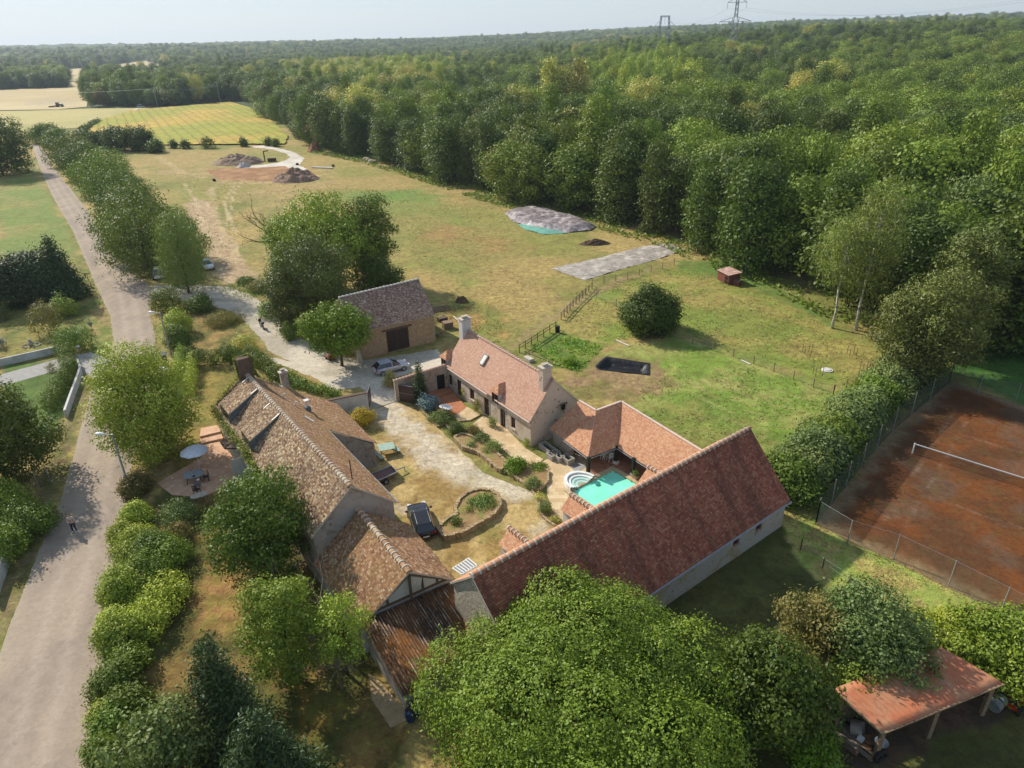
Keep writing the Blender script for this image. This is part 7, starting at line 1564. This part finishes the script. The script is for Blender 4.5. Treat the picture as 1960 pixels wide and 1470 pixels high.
def netmat(name, c, cover, sc=9.0):
    t = NT(name); t.done(c, .7); tb = t.n('BsdfTransparent'); mx = t.n('MixShader'); v = t.pos()
    f = t.math('ADD', t.math('MULTIPLY', t.noise(sc, 2, .5, v), .1), cover-.05); t.l(f, mx.inputs[0]); t.l(tb.outputs[0], mx.inputs[1]); t.l(t.b.outputs[0], mx.inputs[2]); t.l(mx.outputs[0], t.out.inputs[0]); return t.mat
NETG = netmat('green_mesh', S(60, 80, 60), .38); NETW = netmat('wire_mesh', S(150, 156, 140), .13); NETD = netmat('dense_green_windbreak', S(64, 84, 62), .55)
def along(pts, n): return [tuple(q) for q in resamp(pts, n)]
fence('rail_fence', 'brown wooden rail fence climbing from the farmhouse roof to the vegetable patch', along([(994, 675), (1064, 630)], 7), 1.15, .12, M['post'], ((1.0, .1), (.6, .1)))
fence('rail_fence', 'brown wooden rail fence along the grassy track, upper stretch', along([(1074, 612), (1102, 582), (1133, 553)], 11), 1.15, .12, M['post'], ((1.0, .1), (.6, .1)))
fence('wire_fence', 'wire fence on thin posts beside the grey tarpaulin', along([(1133, 548), (1158, 543), (1202, 533), (1248, 521), (1290, 508)], 8), 1.2, .09, M['post'], mesh=NETW)
fence('wire_fence', 'wire fence crossing the paddock in front of the round bush', along([(1142, 570), (1172, 582), (1290, 648), (1387, 678), (1423, 690), (1463, 704), (1504, 720), (1547, 738), (1595, 754)], 13), 1.1, .08, M['post'], mesh=NETW)
fence('wire_fence', 'wire fence turning up along the thick court hedge', along([(1595, 754), (1620, 742), (1640, 728), (1660, 712), (1686, 698)], 5), 1.1, .08, M['post'], mesh=NETW)
fence('court_fence', 'chain link tennis court fence on grey posts, side nearest the barn', [(1561, 1004), (1621, 1042), (1710, 1070), (1815, 1122), (1914, 1174), (2030, 1236)], 2.3, .06, M['metal'], mesh=NETW, wires=(2.25,))
fence('court_fence', 'green windbreak fence along the hedge side of the tennis court', along([(1561, 1004), (1600, 955), (1700, 832), (1815, 735)], 9), 2.6, .06, M['metal'], mesh=NETD)
fence('court_fence', 'chain link fence at the far end of the tennis court', [(1815, 735), (1872, 752), (1942, 772), (2010, 796)], 2.3, .06, M['metal'], mesh=NETW)
fence('wire_fence', 'fallen old wire fence in the grass behind the dark red barn', [(1532, 1052), (1574, 1088), (1624, 1120), (1660, 1150)], 1.0, .07, M['timber'], wires=(.9, .5))
fence('garden_fence', 'thin white posted fence between the left garden and the road', [(141, 560), (141, 600), (141, 640)], 1.3, .07, M['metal'], mesh=NETW)
fence('mesh_gate', 'mesh panel gate standing at the left edge of the road', [(76, 935), (98, 925)], 1.9, .06, M['metal'], mesh=NETG)
for i, (x, y) in enumerate([(1544, 676), (1630, 680), (1565, 718), (1655, 710), (1684, 656)]):
    q = GV(x, y, 0); t = thing('tree_guard', q, ['small cage of stakes left in the paddock, nearest the middle', 'cage of thin stakes in the paddock right of the others', 'cage of stakes beside the white disc', 'cage of stakes near the corner of the wire fence', 'cage of stakes under the pine by the paddock corner'][i], 'tree guard')
    for dx, dy in ((-.4, -.3), (.4, -.3), (.4, .4), (-.4, .4)): m = MB(); m.beam(V3(q+Vector((dx, dy, 0)), 0), V3(q+Vector((dx, dy, 0)), 1.1), .06); m.build('stake', M['post'], t)
q = GV(1583, 709, 0); t = thing('manhole_cover', q, 'round white concrete lid lying in the paddock', 'lid'); m = MB(); m.cyl(q, .62, .1, 28); m.build('ring', M['frame_wh'], t); m = MB(); m.cyl(V3(q, .1), .42, .08, 28); m.build('lid', M['white_wall'], t)
# tennis net
a, b = GV(1746, 868, 0), GV(1960, 936, 0); d = (b-a).normalized(); b = a+d*12.8; t = thing('tennis_net', (a+b)/2, 'white topped tennis net across the brown court', 'tennis net')
for p in (a, b): m = MB(); m.tube([V3(p, 0), V3(p, 1.1)], .06, 8); m.build('post', M['white'], t)
m = MB(); m.beam(V3(a, 1.02), V3(b, .98), .05, .09); m.build('net_tape', M['white'], t); m = MB(); m.add([V3(a, .03), V3(b, .03), V3(b, .93), V3(a, .97)], [(0, 1, 2, 3)]); m.build('net', netmat('net_mesh', S(70, 60, 50), .3), t)
# chicken coops
q = GV(1385, 540, 0); RW = mottle('red_brown_boards', S(140, 84, 66), S(104, 64, 54), None, 4, 1, .4); an = GV(1407, 545, 0)-GV(1374, 528, 0); rz_ = math.atan2(an.y, an.x)
t = thing('chicken_coop', q, 'dark red wooden hen house with a patchy metal roof', 'hen house', None, rz_); m = MB(); w, dd, h = 3.0, 2.0, 1.5; m.box((0, .8, h/2), (w, dd, h)); m.build('wall', RW, t, local=True); m = MB(); m.add([(-w/2-.2, -.4, h+.1), (w/2+.2, -.4, h+.1), (w/2+.2, 2.0, h+.35), (-w/2-.2, 2.0, h+.35)], [(0, 1, 2, 3)]); rf = m.build('roof', mottle('patched_metal', S(214, 186, 176), S(150, 104, 88), S(176, 130, 110), 1.2, .6, .2), t, local=True); sf = rf.modifiers.new('s', 'SOLIDIFY'); sf.thickness = .06
m = MB(); m.box((.9, -.22, .95), (.8, .03, .5)); m.box((.9, -.22, .35), (.8, .03, .45)); m.build('opening', M['dark'], t, local=True)
q = GV(1411, 546, 0); t = thing('nest_box', q, 'small dark nest box house beside the hen house', 'hen house', None, rz_+.3); m = MB(); m.box((0, 0, .35), (1.0, .8, .7)); m.build('wall', RW, t, local=True); m = MB(); m.add([(-.6, -.5, .7), (.6, -.5, .7), (.6, 0, 1.0), (-.6, 0, 1.0), (.6, .5, .7), (-.6, .5, .7)], [(0, 1, 2, 3), (3, 2, 4, 5)]); rf = m.build('roof', M['timber'], t, local=True); sf = rf.modifiers.new('s', 'SOLIDIFY'); sf.thickness = .05
scatter_blades('straw', [P2([(1372, 541), (1400, 552), (1435, 556), (1440, 545), (1415, 535)])], 60, .2, 'gold', 'yellow straw strewn around the hen house', 'straw', .2, 320, .1)
# tarpaulins
def tarp(name, label, pts, z, mat, amp=.08, sc=1.0, step=.45, crown=0.0, cat='tarpaulin', seed=0):
    w = P2(pts)
    def zf(x, y): d = np.clip(sdist(x, y, w)/1.5, 0, 1); return d*(z+crown*(.5+.5*fbm(x/3, y/3, 5+seed)))+(fbm(x*sc, y*sc*1.6, 9+seed, 4)-.4)*amp*2
    o = sheet(name, w, mat, .03, step, None, .05, True, None, zf); return tag(o, label, cat)
TW = mottle('grey_white_plastic', S(190, 180, 168), S(138, 130, 120), S(206, 196, 184), 1.6, .5, .6, .1, .5)
tarp('tarpaulin', 'long grey white plastic sheet on the meadow beside the wire fence', [(1054, 514), (1150, 493), (1230, 472), (1278, 466), (1312, 478), (1258, 497), (1190, 515), (1120, 537)], .12, TW, .16, .9)
tarp('tarpaulin', 'shiny grey plastic cover on the mound at the edge of the wood', [(966, 408), (1012, 397), (1060, 406), (1110, 420), (1142, 434), (1130, 442), (1085, 446), (1020, 438), (980, 424)], .6, mottle('shiny_grey_plastic', S(170, 160, 160), S(96, 88, 90), S(206, 196, 194), 1.1, .5, .8, .15, .35), .35, .45, .7, .4)
tarp('tarpaulin', 'turquoise green strip of plastic along the lower side of the shiny cover', [(990, 429), (1020, 431), (1060, 440), (1088, 447), (1040, 449), (1005, 440)], .35, plain('turquoise_plastic', S(120, 176, 158), .4), .2, .6, .6)
PL = [(1139, 702), (1160, 683), (1244, 696), (1244, 719), (1146, 708)]; pl_w = P2(PL)
def zfp(x, y): return -np.minimum(np.maximum(sdist(x, y, pl_w)-.3, 0)*1.1, .7)+(fbm(x*1.5, y*1.5, 3, 4)-.5)*.12*(sdist(x, y, pl_w) > .3)
tag(sheet('pond_liner', pl_w, mottle('black_plastic', S(40, 40, 44), S(24, 24, 28), None, 2, 1, .8, .1, .35), .06, .25, None, .05, True, None, zfp), 'black plastic liner in a dug rectangular pond behind the farmhouse', 'pond liner')
# soil heaps
def heap(name, label, cx, cy, w, d, h, c1, c2, seed, rz=0., cat='soil heap', rough=.35):
    q = Vector(G(cx, cy)); n = 26; vs = []; fs = []
    for j in range(n+1):
        for i in range(n+1):
            a = i/n*2-1; b = j/n*2-1; r = math.hypot(a, b); x = a*w/2; y = b*d/2; k = max(0, 1-r**2.2); e = float(fbm(a*4+seed, b*4, seed, 4)); z = h*k*(.45+1.1*e)-.1+(.5*h*rough*(float(vnoise(a*14, b*14, seed))-.5) if k > 0 else 0)*k
            ca, sa = math.cos(rz), math.sin(rz); vs.append((q.x+x*ca-y*sa, q.y+x*sa+y*ca, q.z+z))
    m = MB(); m.add(vs, [(j*(n+1)+i, j*(n+1)+i+1, (j+1)*(n+1)+i+1, (j+1)*(n+1)+i) for j in range(n) for i in range(n)])
    return tag(m.build(name, mottle(name+'_soil', c1, c2, None, 1.4, .4, 1.0, .3)), label, cat)
dd_ = lambda x: px2m(Vector(G(*x[:2])), x[2])
heap('soil_heap', 'long grey brown heap of earth beside the white chalk track', 456, 312, dd_((456, 312, 100)), 13, 2.6, S(176, 150, 126), S(136, 112, 92), 3)
heap('soil_heap', 'grey brown heap of earth in front of the dug soil', 566, 344, dd_((566, 344, 92)), 12, 2.6, S(172, 142, 118), S(126, 102, 86), 7)
heap('soil_heap', 'small reddish heap by the wood at the far end of the meadow', 603, 289, dd_((603, 289, 30)), 8, 2.6, S(176, 128, 92), S(140, 100, 72), 9)
heap('rubble_heap', 'small pale rubble heap on the near end of the chalk track', 467, 319, dd_((467, 319, 26)), 6, 1.4, S(214, 206, 196), S(180, 172, 164), 11)
heap('soil_heap', 'low dark brush heap between the two plastic sheets', 1138, 467, dd_((1138, 467, 66)), 3, .8, S(116, 92, 70), S(84, 68, 52), 13)
heap('debris_heap', 'brown dead brush heap behind the stone barn', 884, 578, 2.2, 1.6, .9, S(130, 104, 76), S(92, 72, 52), 15)
q = Vector(G(521, 309)); m = MB(); m.box(q+Vector((0, 0, .6)), (2.6, 1.4, 1.0)); m.box(q+Vector((-2.4, 0, 1.7)), (.3, .3, 3.4)); m.beam(q+Vector((-2.4, 0, 3.3)), q+Vector((-.8, 0, 3.5)), .3); tag(m.build('small_digger', plain('dark_brown_metal', S(80, 56, 44), .6)), 'tiny dark digger with a raised arm by the chalk track', 'digger')
for i, (x, y, c) in enumerate(((569, 316, S(50, 60, 60)), (638, 319, S(70, 50, 40)), (410, 347, S(50, 46, 30)))):
    q = Vector(G(x, y)); m = MB(); m.blob(q+Vector((0, 0, .3)), (.55, .4, .45), 8, .2, seed=i); tag(m.build('drum', plain('dark_drum', c, .6)), ['small dark drum at the bend of the chalk track', 'small brown thing standing in the meadow right of the track', 'small dark lump in the meadow left of the dug soil'][i], 'drum')
for i, (x, y) in enumerate(((616, 322), (614, 303))): pass
q = Vector(G(617, 322)); m = MB(); m.beam(q+Vector((-3.5, 1.2, .2)), q+Vector((3.5, -1.2, .2)), .9, .3); tag(m.build('plank', M['white_wall']), 'pale plank lying in the meadow right of the chalk track', 'plank')
for i, (x, y) in enumerate(((701, 307), (705, 308.5), (711, 311), (716, 312.5))):
    q = Vector(G(x, y)); m = MB(); m.blob(q+Vector((0, 0, .45)), (1.0, .6, .6), 7, .25, seed=20+i); tag(m.build('boulder', M['stone_l']), 'pale lump lying at the foot of the wood at the far end of the meadow', 'boulder', 'pale lumps at the foot of the wood')
# planks and log pieces by the house
for i, (x, y, x2, y2, lab) in enumerate(((1180, 652, 1204, 663, 'pale plank in the grass between vegetable patch and round bush'), (1418, 690, 1436, 698, 'pale stick lying by the paddock wire fence'), (1004, 673, 1070, 700, 'long edging board along the vegetable patch'), (886, 624, 868, 606, 'long pale pole leaning beside the stone barn'))):
    a, b = GV(x, y, 0), GV(x2, y2, 0); m = MB(); m.beam(V3(a, .08), V3(b, .08), .16, .08); tag(m.build('plank', M['frame_wh'] if i != 2 else M['post']), lab, 'plank')
def stack(name, label, px, py, w, d, n, rz, cat='timber stack', mat='post'):
    q = GV(px, py, 0); t = thing(name, q, label, cat, None, rz); rr = random.Random(px)
    for k in range(n): m = MB(); m.box((rr.uniform(-.05, .05), 0, .08+k*.14), (w, d, .03)); [m.box((0, -d/2+.1+j*(d-.2)/2, .02+k*.14), (w, .1, .09)) for j in range(3)]; m.build('pallet', M[mat], t, local=True)
stack('pallet_stack', 'stack of wooden pallets between the stone barn and the farmhouse chimney', 857, 628, 1.3, 1.1, 7, .4); stack('pallet_stack', 'low grey stack of boards behind the pallets', 847, 614, 1.3, .9, 4, .5, mat='timber')
q = GV(838, 594, 0); t = thing('timber_pile', q, 'loose pile of long pale timbers at the right corner of the stone barn', 'timber pile'); rr = random.Random(4)
for k in range(8): m = MB(); a = q+Vector((rr.uniform(-.6, .6), -.8+k*.22, .08+rr.random()*.2)); m.beam(a-Vector((1.2, .3, 0)), a+Vector((1.3, .3+rr.uniform(-.3, .3), .1)), .14, .1); m.build('beam', M['post'], t)
q = GV(842, 643, 0); t = thing('log_pile', q, 'small pile of cut logs against the stone barn corner', 'log pile'); 
for k in range(9): m = MB(); a = q+Vector((rr.uniform(-.4, .4), rr.uniform(-.5, .5), .15+rr.random()*.35)); m.tube([a, a+Vector((rr.uniform(-.2, .2), -.45, .05))], .13, 9); m.build('log', M['post'], t)
q = GV(1067, 636, 0); m = MB(); m.tube([q, V3(q, .8), V3(q, .9)], [.28, .33, .3], 14); tag(m.build('rain_barrel', M['black']), 'black water butt at the end of the rail fence', 'barrel')
q = GV(1012, 690, 0); m = MB(); m.box(V3(q, .2), (1.3, .7, .4), az); tag(m.build('cold_frame', M['mortar']), 'pale flat box on the grass just behind the farmhouse ridge', 'box')
q = GV(693, 700, 0)
# blue drums by the corrugated shed
for i, (x, y) in enumerate(((786, 1378), (798, 1366))):
    q = GV(x, y, 0); t = thing('water_drum', q, ['shiny dark blue barrel at the corner of the corrugated shed, front one', 'dark blue barrel behind the front one at the corrugated shed corner'][i], 'barrel'); m = MB(); m.tube([V3(q, 0), V3(q, .1), V3(q, .45), V3(q, .8), V3(q, .88)], [.24, .29, .31, .29, .22], 16); m.build('barrel', cpaint('blue_plastic', S(30, 56, 96), 0, .25), t); m = MB(); m.tube([V3(q, .88), V3(q, .91)], .2, 14); m.build('lid', M['black'], t)
m = MB(); q = P2([(705, 1290), (722, 1300), (790, 1375), (748, 1394), (712, 1340)]); m.prism(q, -.05, .06); tag(m.build('concrete_apron', mottle('earthy_concrete', S(196, 172, 132), S(166, 140, 104), None, 2)), kind='structure')
# scrap around the rusty shed
def board(label, px, py, w, d, rz, z=.1, mat='timber', tilt=.1, cat='board', name='board', th=.05):
    q = GV(px, py, 0); m = MB(); m.box((0, 0, 0), (w, d, th), 0, 0, tilt); o = m.build(name, M[mat] if isinstance(mat, str) else mat); o.location = V3(q, z+abs(tilt)*d/2); o.rotation_euler.z = rz; return tag(o, label, cat)
AL = mottle('grey_weathered_wood', S(150, 140, 124), S(116, 104, 90), None, 6)
board('pale grey sheet leaning at the upper left of the scrap by the rusty shed', 1602, 1366, 1.5, .9, -.7, .3, AL, .4); board('brown board lying left of the grey sheet', 1582, 1378, 1.2, .9, -.8, .12, 'timber', .1); board('long weathered board in the middle of the scrap', 1616, 1400, 2.0, .7, -.9, .15, AL, .08)
board('dark weathered door panel lying at the front of the scrap', 1612, 1420, 1.9, .7, -.9, .12, 'timber', .05); board('narrow grey board beside the panel at the front of the scrap', 1628, 1428, 1.9, .25, -.95, .2, AL, .02); board('pale plank pointing at the shed post', 1655, 1436, 1.8, .16, -.95, .15, 'post', .02); board('pale wooden block by the tyre', 1668, 1452, .45, .25, .5, .1, 'post', .0, th=.16)
q = GV(1640, 1404, 0); t = thing('metal_tub', q, 'grey white tub tipped on its side under the rusty shed edge', 'tub'); m = MB(); d = Vector((.75, -.5, .25)).normalized(); c0 = V3(q, .45); m.tube([c0-d*.35, c0+d*.25], [.42, .42], 20, 0, False); m.tube([c0-d*.35, c0-d*.33], .42, 20); tb_ = m.build('tub', M['trough'], t)
q = GV(1684, 1432, 0); t = thing('bucket', q, 'white enamel basin beside the shed post', 'basin'); m = MB(); m.tube([V3(q, .3), V3(q, .5)], [.22, .36], 18, 0, False); m.tube([V3(q, .3), V3(q, .32)], .22, 18); m.build('basin', M['white'], t)
q = GV(1682, 1458, 0); m = MB(); m.tube([V3(q, .45)+Vector((.34*math.cos(a), .1*math.cos(a), .34*math.sin(a))) for a in np.linspace(0, 2*PI, 20)], .11, 8, 0, False); tag(m.build('tyre', M['black']), 'black tyre leaning at the foot of the shed post', 'tyre')
q = GV(1645, 1422, 0); m = MB(); m.box(V3(q, .35), (.25, .3, .25), .6); tag(m.build('white_can', M['white']), 'small white can in the scrap below the tub', 'can')
for i in range(7):
    q = GV(1650+(i % 3)*9, 1410+(i//3)*9, 0); m = MB(); m.tube([V3(q, .15), V3(q, .15)+Vector((.3, -.35, .05))], .11, 8); tag(m.build('log', M['wood']), 'cut log in the heap under the edge of the rusty shed', 'log', 'logs under the rusty shed')
q = GV(1904, 1358, 0); t = thing('oil_drum', q, 'grey green drum on its side under the right end of the rusty shed', 'drum'); m = MB(); c0 = V3(q, .55); dx = Vector((.8, .5, .1)).normalized(); m.tube([c0-dx*.45, c0+dx*.45], .36, 18); m.build('drum', mottle('grey_green_drum', S(140, 146, 140), S(116, 122, 116)), t); m = MB(); m.tube([c0-dx*.02, c0+dx*.02], .38, 18); m.build('band', M['black'], t)
machine('garden_tractor', 'red and orange garden machine at the right end of the rusty shed', GV(1938, 1352, 0), .7, S(220, 70, 40), 1.0)
# bins, stone lumps
# ---------------------------------------------------------------- pylons and wires
def lattice(m, p, q, w0, w1, nseg, r=.22):
    p = Vector(p); q = Vector(q); d = (q-p).normalized(); x = d.cross(Vector((0, 1, 0))); x = x.normalized() if x.length > .1 else Vector((1, 0, 0)); y = x.cross(d).normalized()
    def cn(s): c = p.lerp(q, s); w = (w0+(w1-w0)*s)/2; return [c+x*w+y*w, c-x*w+y*w, c-x*w-y*w, c+x*w-y*w]
    for i in range(nseg):
        a, b = cn(i/nseg), cn((i+1)/nseg)
        for k in range(4): m.tube([a[k], b[k]], r, 4, 0, False); m.tube([a[k], b[(k+1) % 4]], r*.6, 3, 0, False); m.tube([a[(k+1) % 4], b[k]], r*.6, 3, 0, False)
PYM = plain('pylon_steel', S(150, 158, 164), .6, .2)
def pylon_t(x, r, label, top=62, s=1.0):
    az_ = (x-980)/FOC; y = r; X = az_*r; z = float(H(X, y)); b = Vector((X, y, z)); t = thing('electricity_pylon', b, label, 'pylon', None, 0); up = lambda h: b+Vector((0, 0, h*s)); m = MB()
    lattice(m, up(0), up(26), 9*s, 3.6*s, 4); lattice(m, up(26), up(34), 3.6*s, 5*s, 1); lattice(m, up(34), up(58), 2.6*s, 1.8*s, 5); m.build('tower', PYM, t)
    for h, w in ((31, 15), (47, 9), (58, 8)):
        m = MB()
        for sg in (-1, 1):
            e = up(h)+Vector((sg*w*s, 0, 0)); m.tube([up(h+4)+Vector((sg*1.2*s, 0, 0)), e], .2, 4, 0, False); m.tube([up(h)+Vector((sg*1.5*s, 0, 0)), e], .2, 4, 0, False); m.tube([e, e-Vector((0, 0, 5*s))], .15, 4, 0, False)
            if w > 10: k = up(h)+Vector((sg*w*.55*s, 0, .3)); m.tube([k+Vector((-2*s, 0, 0)), k-Vector((0, 0, 6*s))], .15, 4, 0, False); m.tube([k+Vector((2*s, 0, 0)), k-Vector((0, 0, 6*s))], .15, 4, 0, False)
        m.build('crossarm', PYM, t)
    return b
def pylon_y(x, r, label, s=1.0):
    X = (x-980)/FOC*r; z = float(H(X, r)); b = Vector((X, r, z)); t = thing('electricity_pylon', b, label, 'pylon'); up = lambda a, h: b+Vector((a*s, 0, h*s)); m = MB()
    lattice(m, up(0, 0), up(-5, 24), 3*s, 1.4*s, 4); lattice(m, up(0, 0), up(6, 24), 3*s, 1.4*s, 4); lattice(m, up(-5, 24), up(-4, 38), 1.6*s, 1.6*s, 3); lattice(m, up(6, 24), up(5, 38), 1.6*s, 1.6*s, 3); m.build('tower', PYM, t); m = MB(); lattice(m, up(-5, 38), up(6, 38), 1.2*s, 1.2*s, 5)
    for sg, o in ((-1, -4.5), (1, 5.5)): m.tube([up(o, 34), up(o+sg*7, 28)], .2, 4, 0, False); m.tube([up(o, 28), up(o+sg*7, 28)], .2, 4, 0, False); m.tube([up(o+sg*7, 28), up(o+sg*7, 20)], .15, 4, 0, False)
    m.tube([up(.5, 38), up(.5, 30)], .15, 4, 0, False); m.build('crossarm', PYM, t); return b
P1 = pylon_t(1376, 700, 'tall lattice pylon cut off by the top of the photo above the wood', s=.95); P0 = pylon_y(1255, 950, 'lattice pylon with a square top, left of the tall one', s=1.05); P2_ = pylon_t(1950, 560, 'lattice pylon at the top right corner of the photo', s=.9)
def wires(a, b, label, offs, sag=10):
    m = MB()
    for o in offs:
        p = a+Vector(o); q = b+Vector(o); m.tube([p.lerp(q, s)-Vector((0, 0, sag*4*s*(1-s))) for s in np.linspace(0, 1, 14)], .05, 3, 0, False)
    tag(m.build('power_line', PYM), label, 'power line')
OF = [(-14, 0, 25), (14, 0, 25), (-8, 0, 40), (8, 0, 40)]
wires(P1, P2_, 'power lines strung between the tall pylon and the right corner pylon', OF); wires(P0, P1, 'power lines strung between the two middle pylons', OF); wires(Vector((-560, 2300, 30)), P0, 'faint power lines running left from the square topped pylon', OF[:2], 16)
PW = [Vector(G(x, y)) for x, y in ((302, 205), (422, 197))]
for i, p in enumerate(PW): t = thing('utility_pole', p, ['pale utility pole at the edge of the far wood, left one', 'pale utility pole at the edge of the far wood above the sunflowers'][i], 'utility pole'); m = MB(); m.tube([p, p+Vector((0, 0, 12))], .22, 6); m.beam(p+Vector((-1, 0, 11.2)), p+Vector((1, 0, 11.2)), .2); m.build('pole', M['zinc'], t)
wires(PW[0]-Vector((300, -60, 0)), PW[0], 'thin low wires crossing the stubble field to the left pole', [(0, 0, 11.3), (.8, 0, 11.3)], 3); wires(PW[0], PW[1], 'thin low wires between the two utility poles', [(0, 0, 11.3), (.8, 0, 11.3)], 1.5)
# ---------------------------------------------------------------- person on the road
def person():
    q = GV(144, 1018.4, 0); q.z = .012; t = thing('person', q, 'person in a light shirt and dark trousers standing on the road holding a controller', 'person', None, R_(8))
    J = {'pel': (0, 0, .98, .15), 'wst': (0, .0, 1.1, .135), 'chs': (0, .01, 1.3, .155), 'shd': (0, .01, 1.43, .12), 'nek': (0, 0, 1.53, .055), 'hd1': (0, -.015, 1.62, .085), 'hd2': (0, -.01, 1.71, .09), 'hd3': (0, 0, 1.76, .055)}
    for s, n in ((1, 'l'), (-1, 'r')):
        J['hip'+n] = (s*.1, 0, .93, .1); J['kne'+n] = (s*.13, -.02, .5, .062); J['ank'+n] = (s*.15, .02, .09, .042); J['toe'+n] = (s*.17, -.14, .04, .04)
        J['sh'+n] = (s*.19, .01, 1.42, .065); J['elb'+n] = (s*.27, -.03, 1.16, .045); J['wri'+n] = (s*.1, -.26, 1.14, .03); J['pal'+n] = (s*.07, -.31, 1.14, .03)
    E = [('pel', 'wst'), ('wst', 'chs'), ('chs', 'shd'), ('shd', 'nek'), ('nek', 'hd1'), ('hd1', 'hd2'), ('hd2', 'hd3')]
    for n in 'lr': E += [('pel', 'hip'+n), ('hip'+n, 'kne'+n), ('kne'+n, 'ank'+n), ('ank'+n, 'toe'+n), ('shd', 'sh'+n), ('sh'+n, 'elb'+n), ('elb'+n, 'wri'+n), ('wri'+n, 'pal'+n)]
    for s, n in ((1, 'l'), (-1, 'r')):
        for f in range(4): J[f'f{n}{f}'] = (s*(.045-.002*f), -.34-.01*(f % 2), 1.115+.018*f, .009); J[f'g{n}{f}'] = (s*.015, -.352, 1.112+.018*f, .008); E += [('pal'+n, f'f{n}{f}'), (f'f{n}{f}', f'g{n}{f}')]
        J['th'+n] = (s*.045, -.315, 1.19, .01); E.append(('pal'+n, 'th'+n))
    ks = list(J); me = bpy.data.meshes.new('body_skel'); me.from_pydata([J[k][:3] for k in ks], [(ks.index(a), ks.index(b)) for a, b in E], []); o = bpy.data.objects.new('tmp', me); COL.objects.link(o)
    md = o.modifiers.new('s', 'SKIN'); 
    for k, v in zip(ks, me.skin_vertices[0].data if me.skin_vertices else []): v.radius = (J[k][3],)*2
    if not me.skin_vertices:
        bm = bmesh.new(); bm.from_mesh(me); ly = bm.verts.layers.skin.verify(); bm.verts.ensure_lookup_table()
        for i, k in enumerate(ks): bm.verts[i][ly].radius = (J[k][3],)*2; bm.verts[i][ly].use_root = (k == 'pel')
        bm.to_mesh(me); bm.free()
    o.modifiers.new('ss', 'SUBSURF').levels = 2
    dg = bpy.context.evaluated_depsgraph_get(); m2 = bpy.data.meshes.new_from_object(o.evaluated_get(dg)); bpy.data.objects.remove(o)
    m2.name = 'body'; m2.materials.clear(); m2.materials.append(plain('skin', S(214, 168, 140), .6)); b = bpy.data.objects.new('body', m2); COL.objects.link(b); reg(b, t)
    m2.polygons.foreach_set('use_smooth', [True]*len(m2.polygons))
    def cloth(name, fn, off, mat):
        bm = bmesh.new(); bm.from_mesh(m2); bmesh.ops.delete(bm, geom=[f for f in bm.faces if not fn(f.calc_center_median())], context='FACES'); bm.normal_update()
        for v in bm.verts: v.co += v.normal*off
        mm = bpy.data.meshes.new(name); bm.to_mesh(mm); bm.free(); mm.materials.clear(); mm.materials.append(mat); ob = bpy.data.objects.new(name, mm); COL.objects.link(ob); reg(ob, t); sf = ob.modifiers.new('s', 'SOLIDIFY'); sf.thickness = .008
        mm.polygons.foreach_set('use_smooth', [True]*len(mm.polygons))
    cloth('shirt', lambda c: .96 < c.z < 1.50 and not (abs(c.y) > .12 and c.z < 1.3 and c.y < -.12), .018, plain('pink_beige_shirt', S(206, 184, 170), .9))
    cloth('trousers', lambda c: .11 < c.z < 1.0 and c.y > -.2, .016, plain('navy_trousers', S(58, 62, 88), .9)); cloth('shoes', lambda c: c.z < .12, .014, plain('pale_shoes', S(206, 200, 196), .7)); cloth('hair', lambda c: c.z > 1.66 and (c.y > -.05 or c.z > 1.74), .014, plain('dark_hair', S(74, 54, 44), .8))
    m = MB(); m.box((0, -.34, 1.16), (.1, .06, .03)); ctl = m.build('controller', M['black']); ctl.location = q; ctl.rotation_euler.z = R_(8); tag(ctl, 'small dark drone controller held in both hands', 'controller')
person()
# ---------------------------------------------------------------- haze (air), sky wholly outside
m = MB(); m.box((0, 0, 86), (18600, 18600, 178)); hz = m.build('haze', M['white']); hm = bpy.data.materials.new('haze_air'); hm.use_nodes = True; nt = hm.node_tree; nt.nodes.remove(nt.nodes['Principled BSDF'])
pv = nt.nodes.new('ShaderNodeVolumePrincipled'); pv.inputs['Color'].default_value = (.74, .86, 1.0, 1); pv.inputs['Density'].default_value = .000115; pv.inputs['Anisotropy'].default_value = .2
nt.links.new(pv.outputs[0], nt.nodes['Material Output'].inputs['Volume']); hz.data.materials[0] = hm; tag(hz, 'pale air haze', 'haze', None, 'stuff')
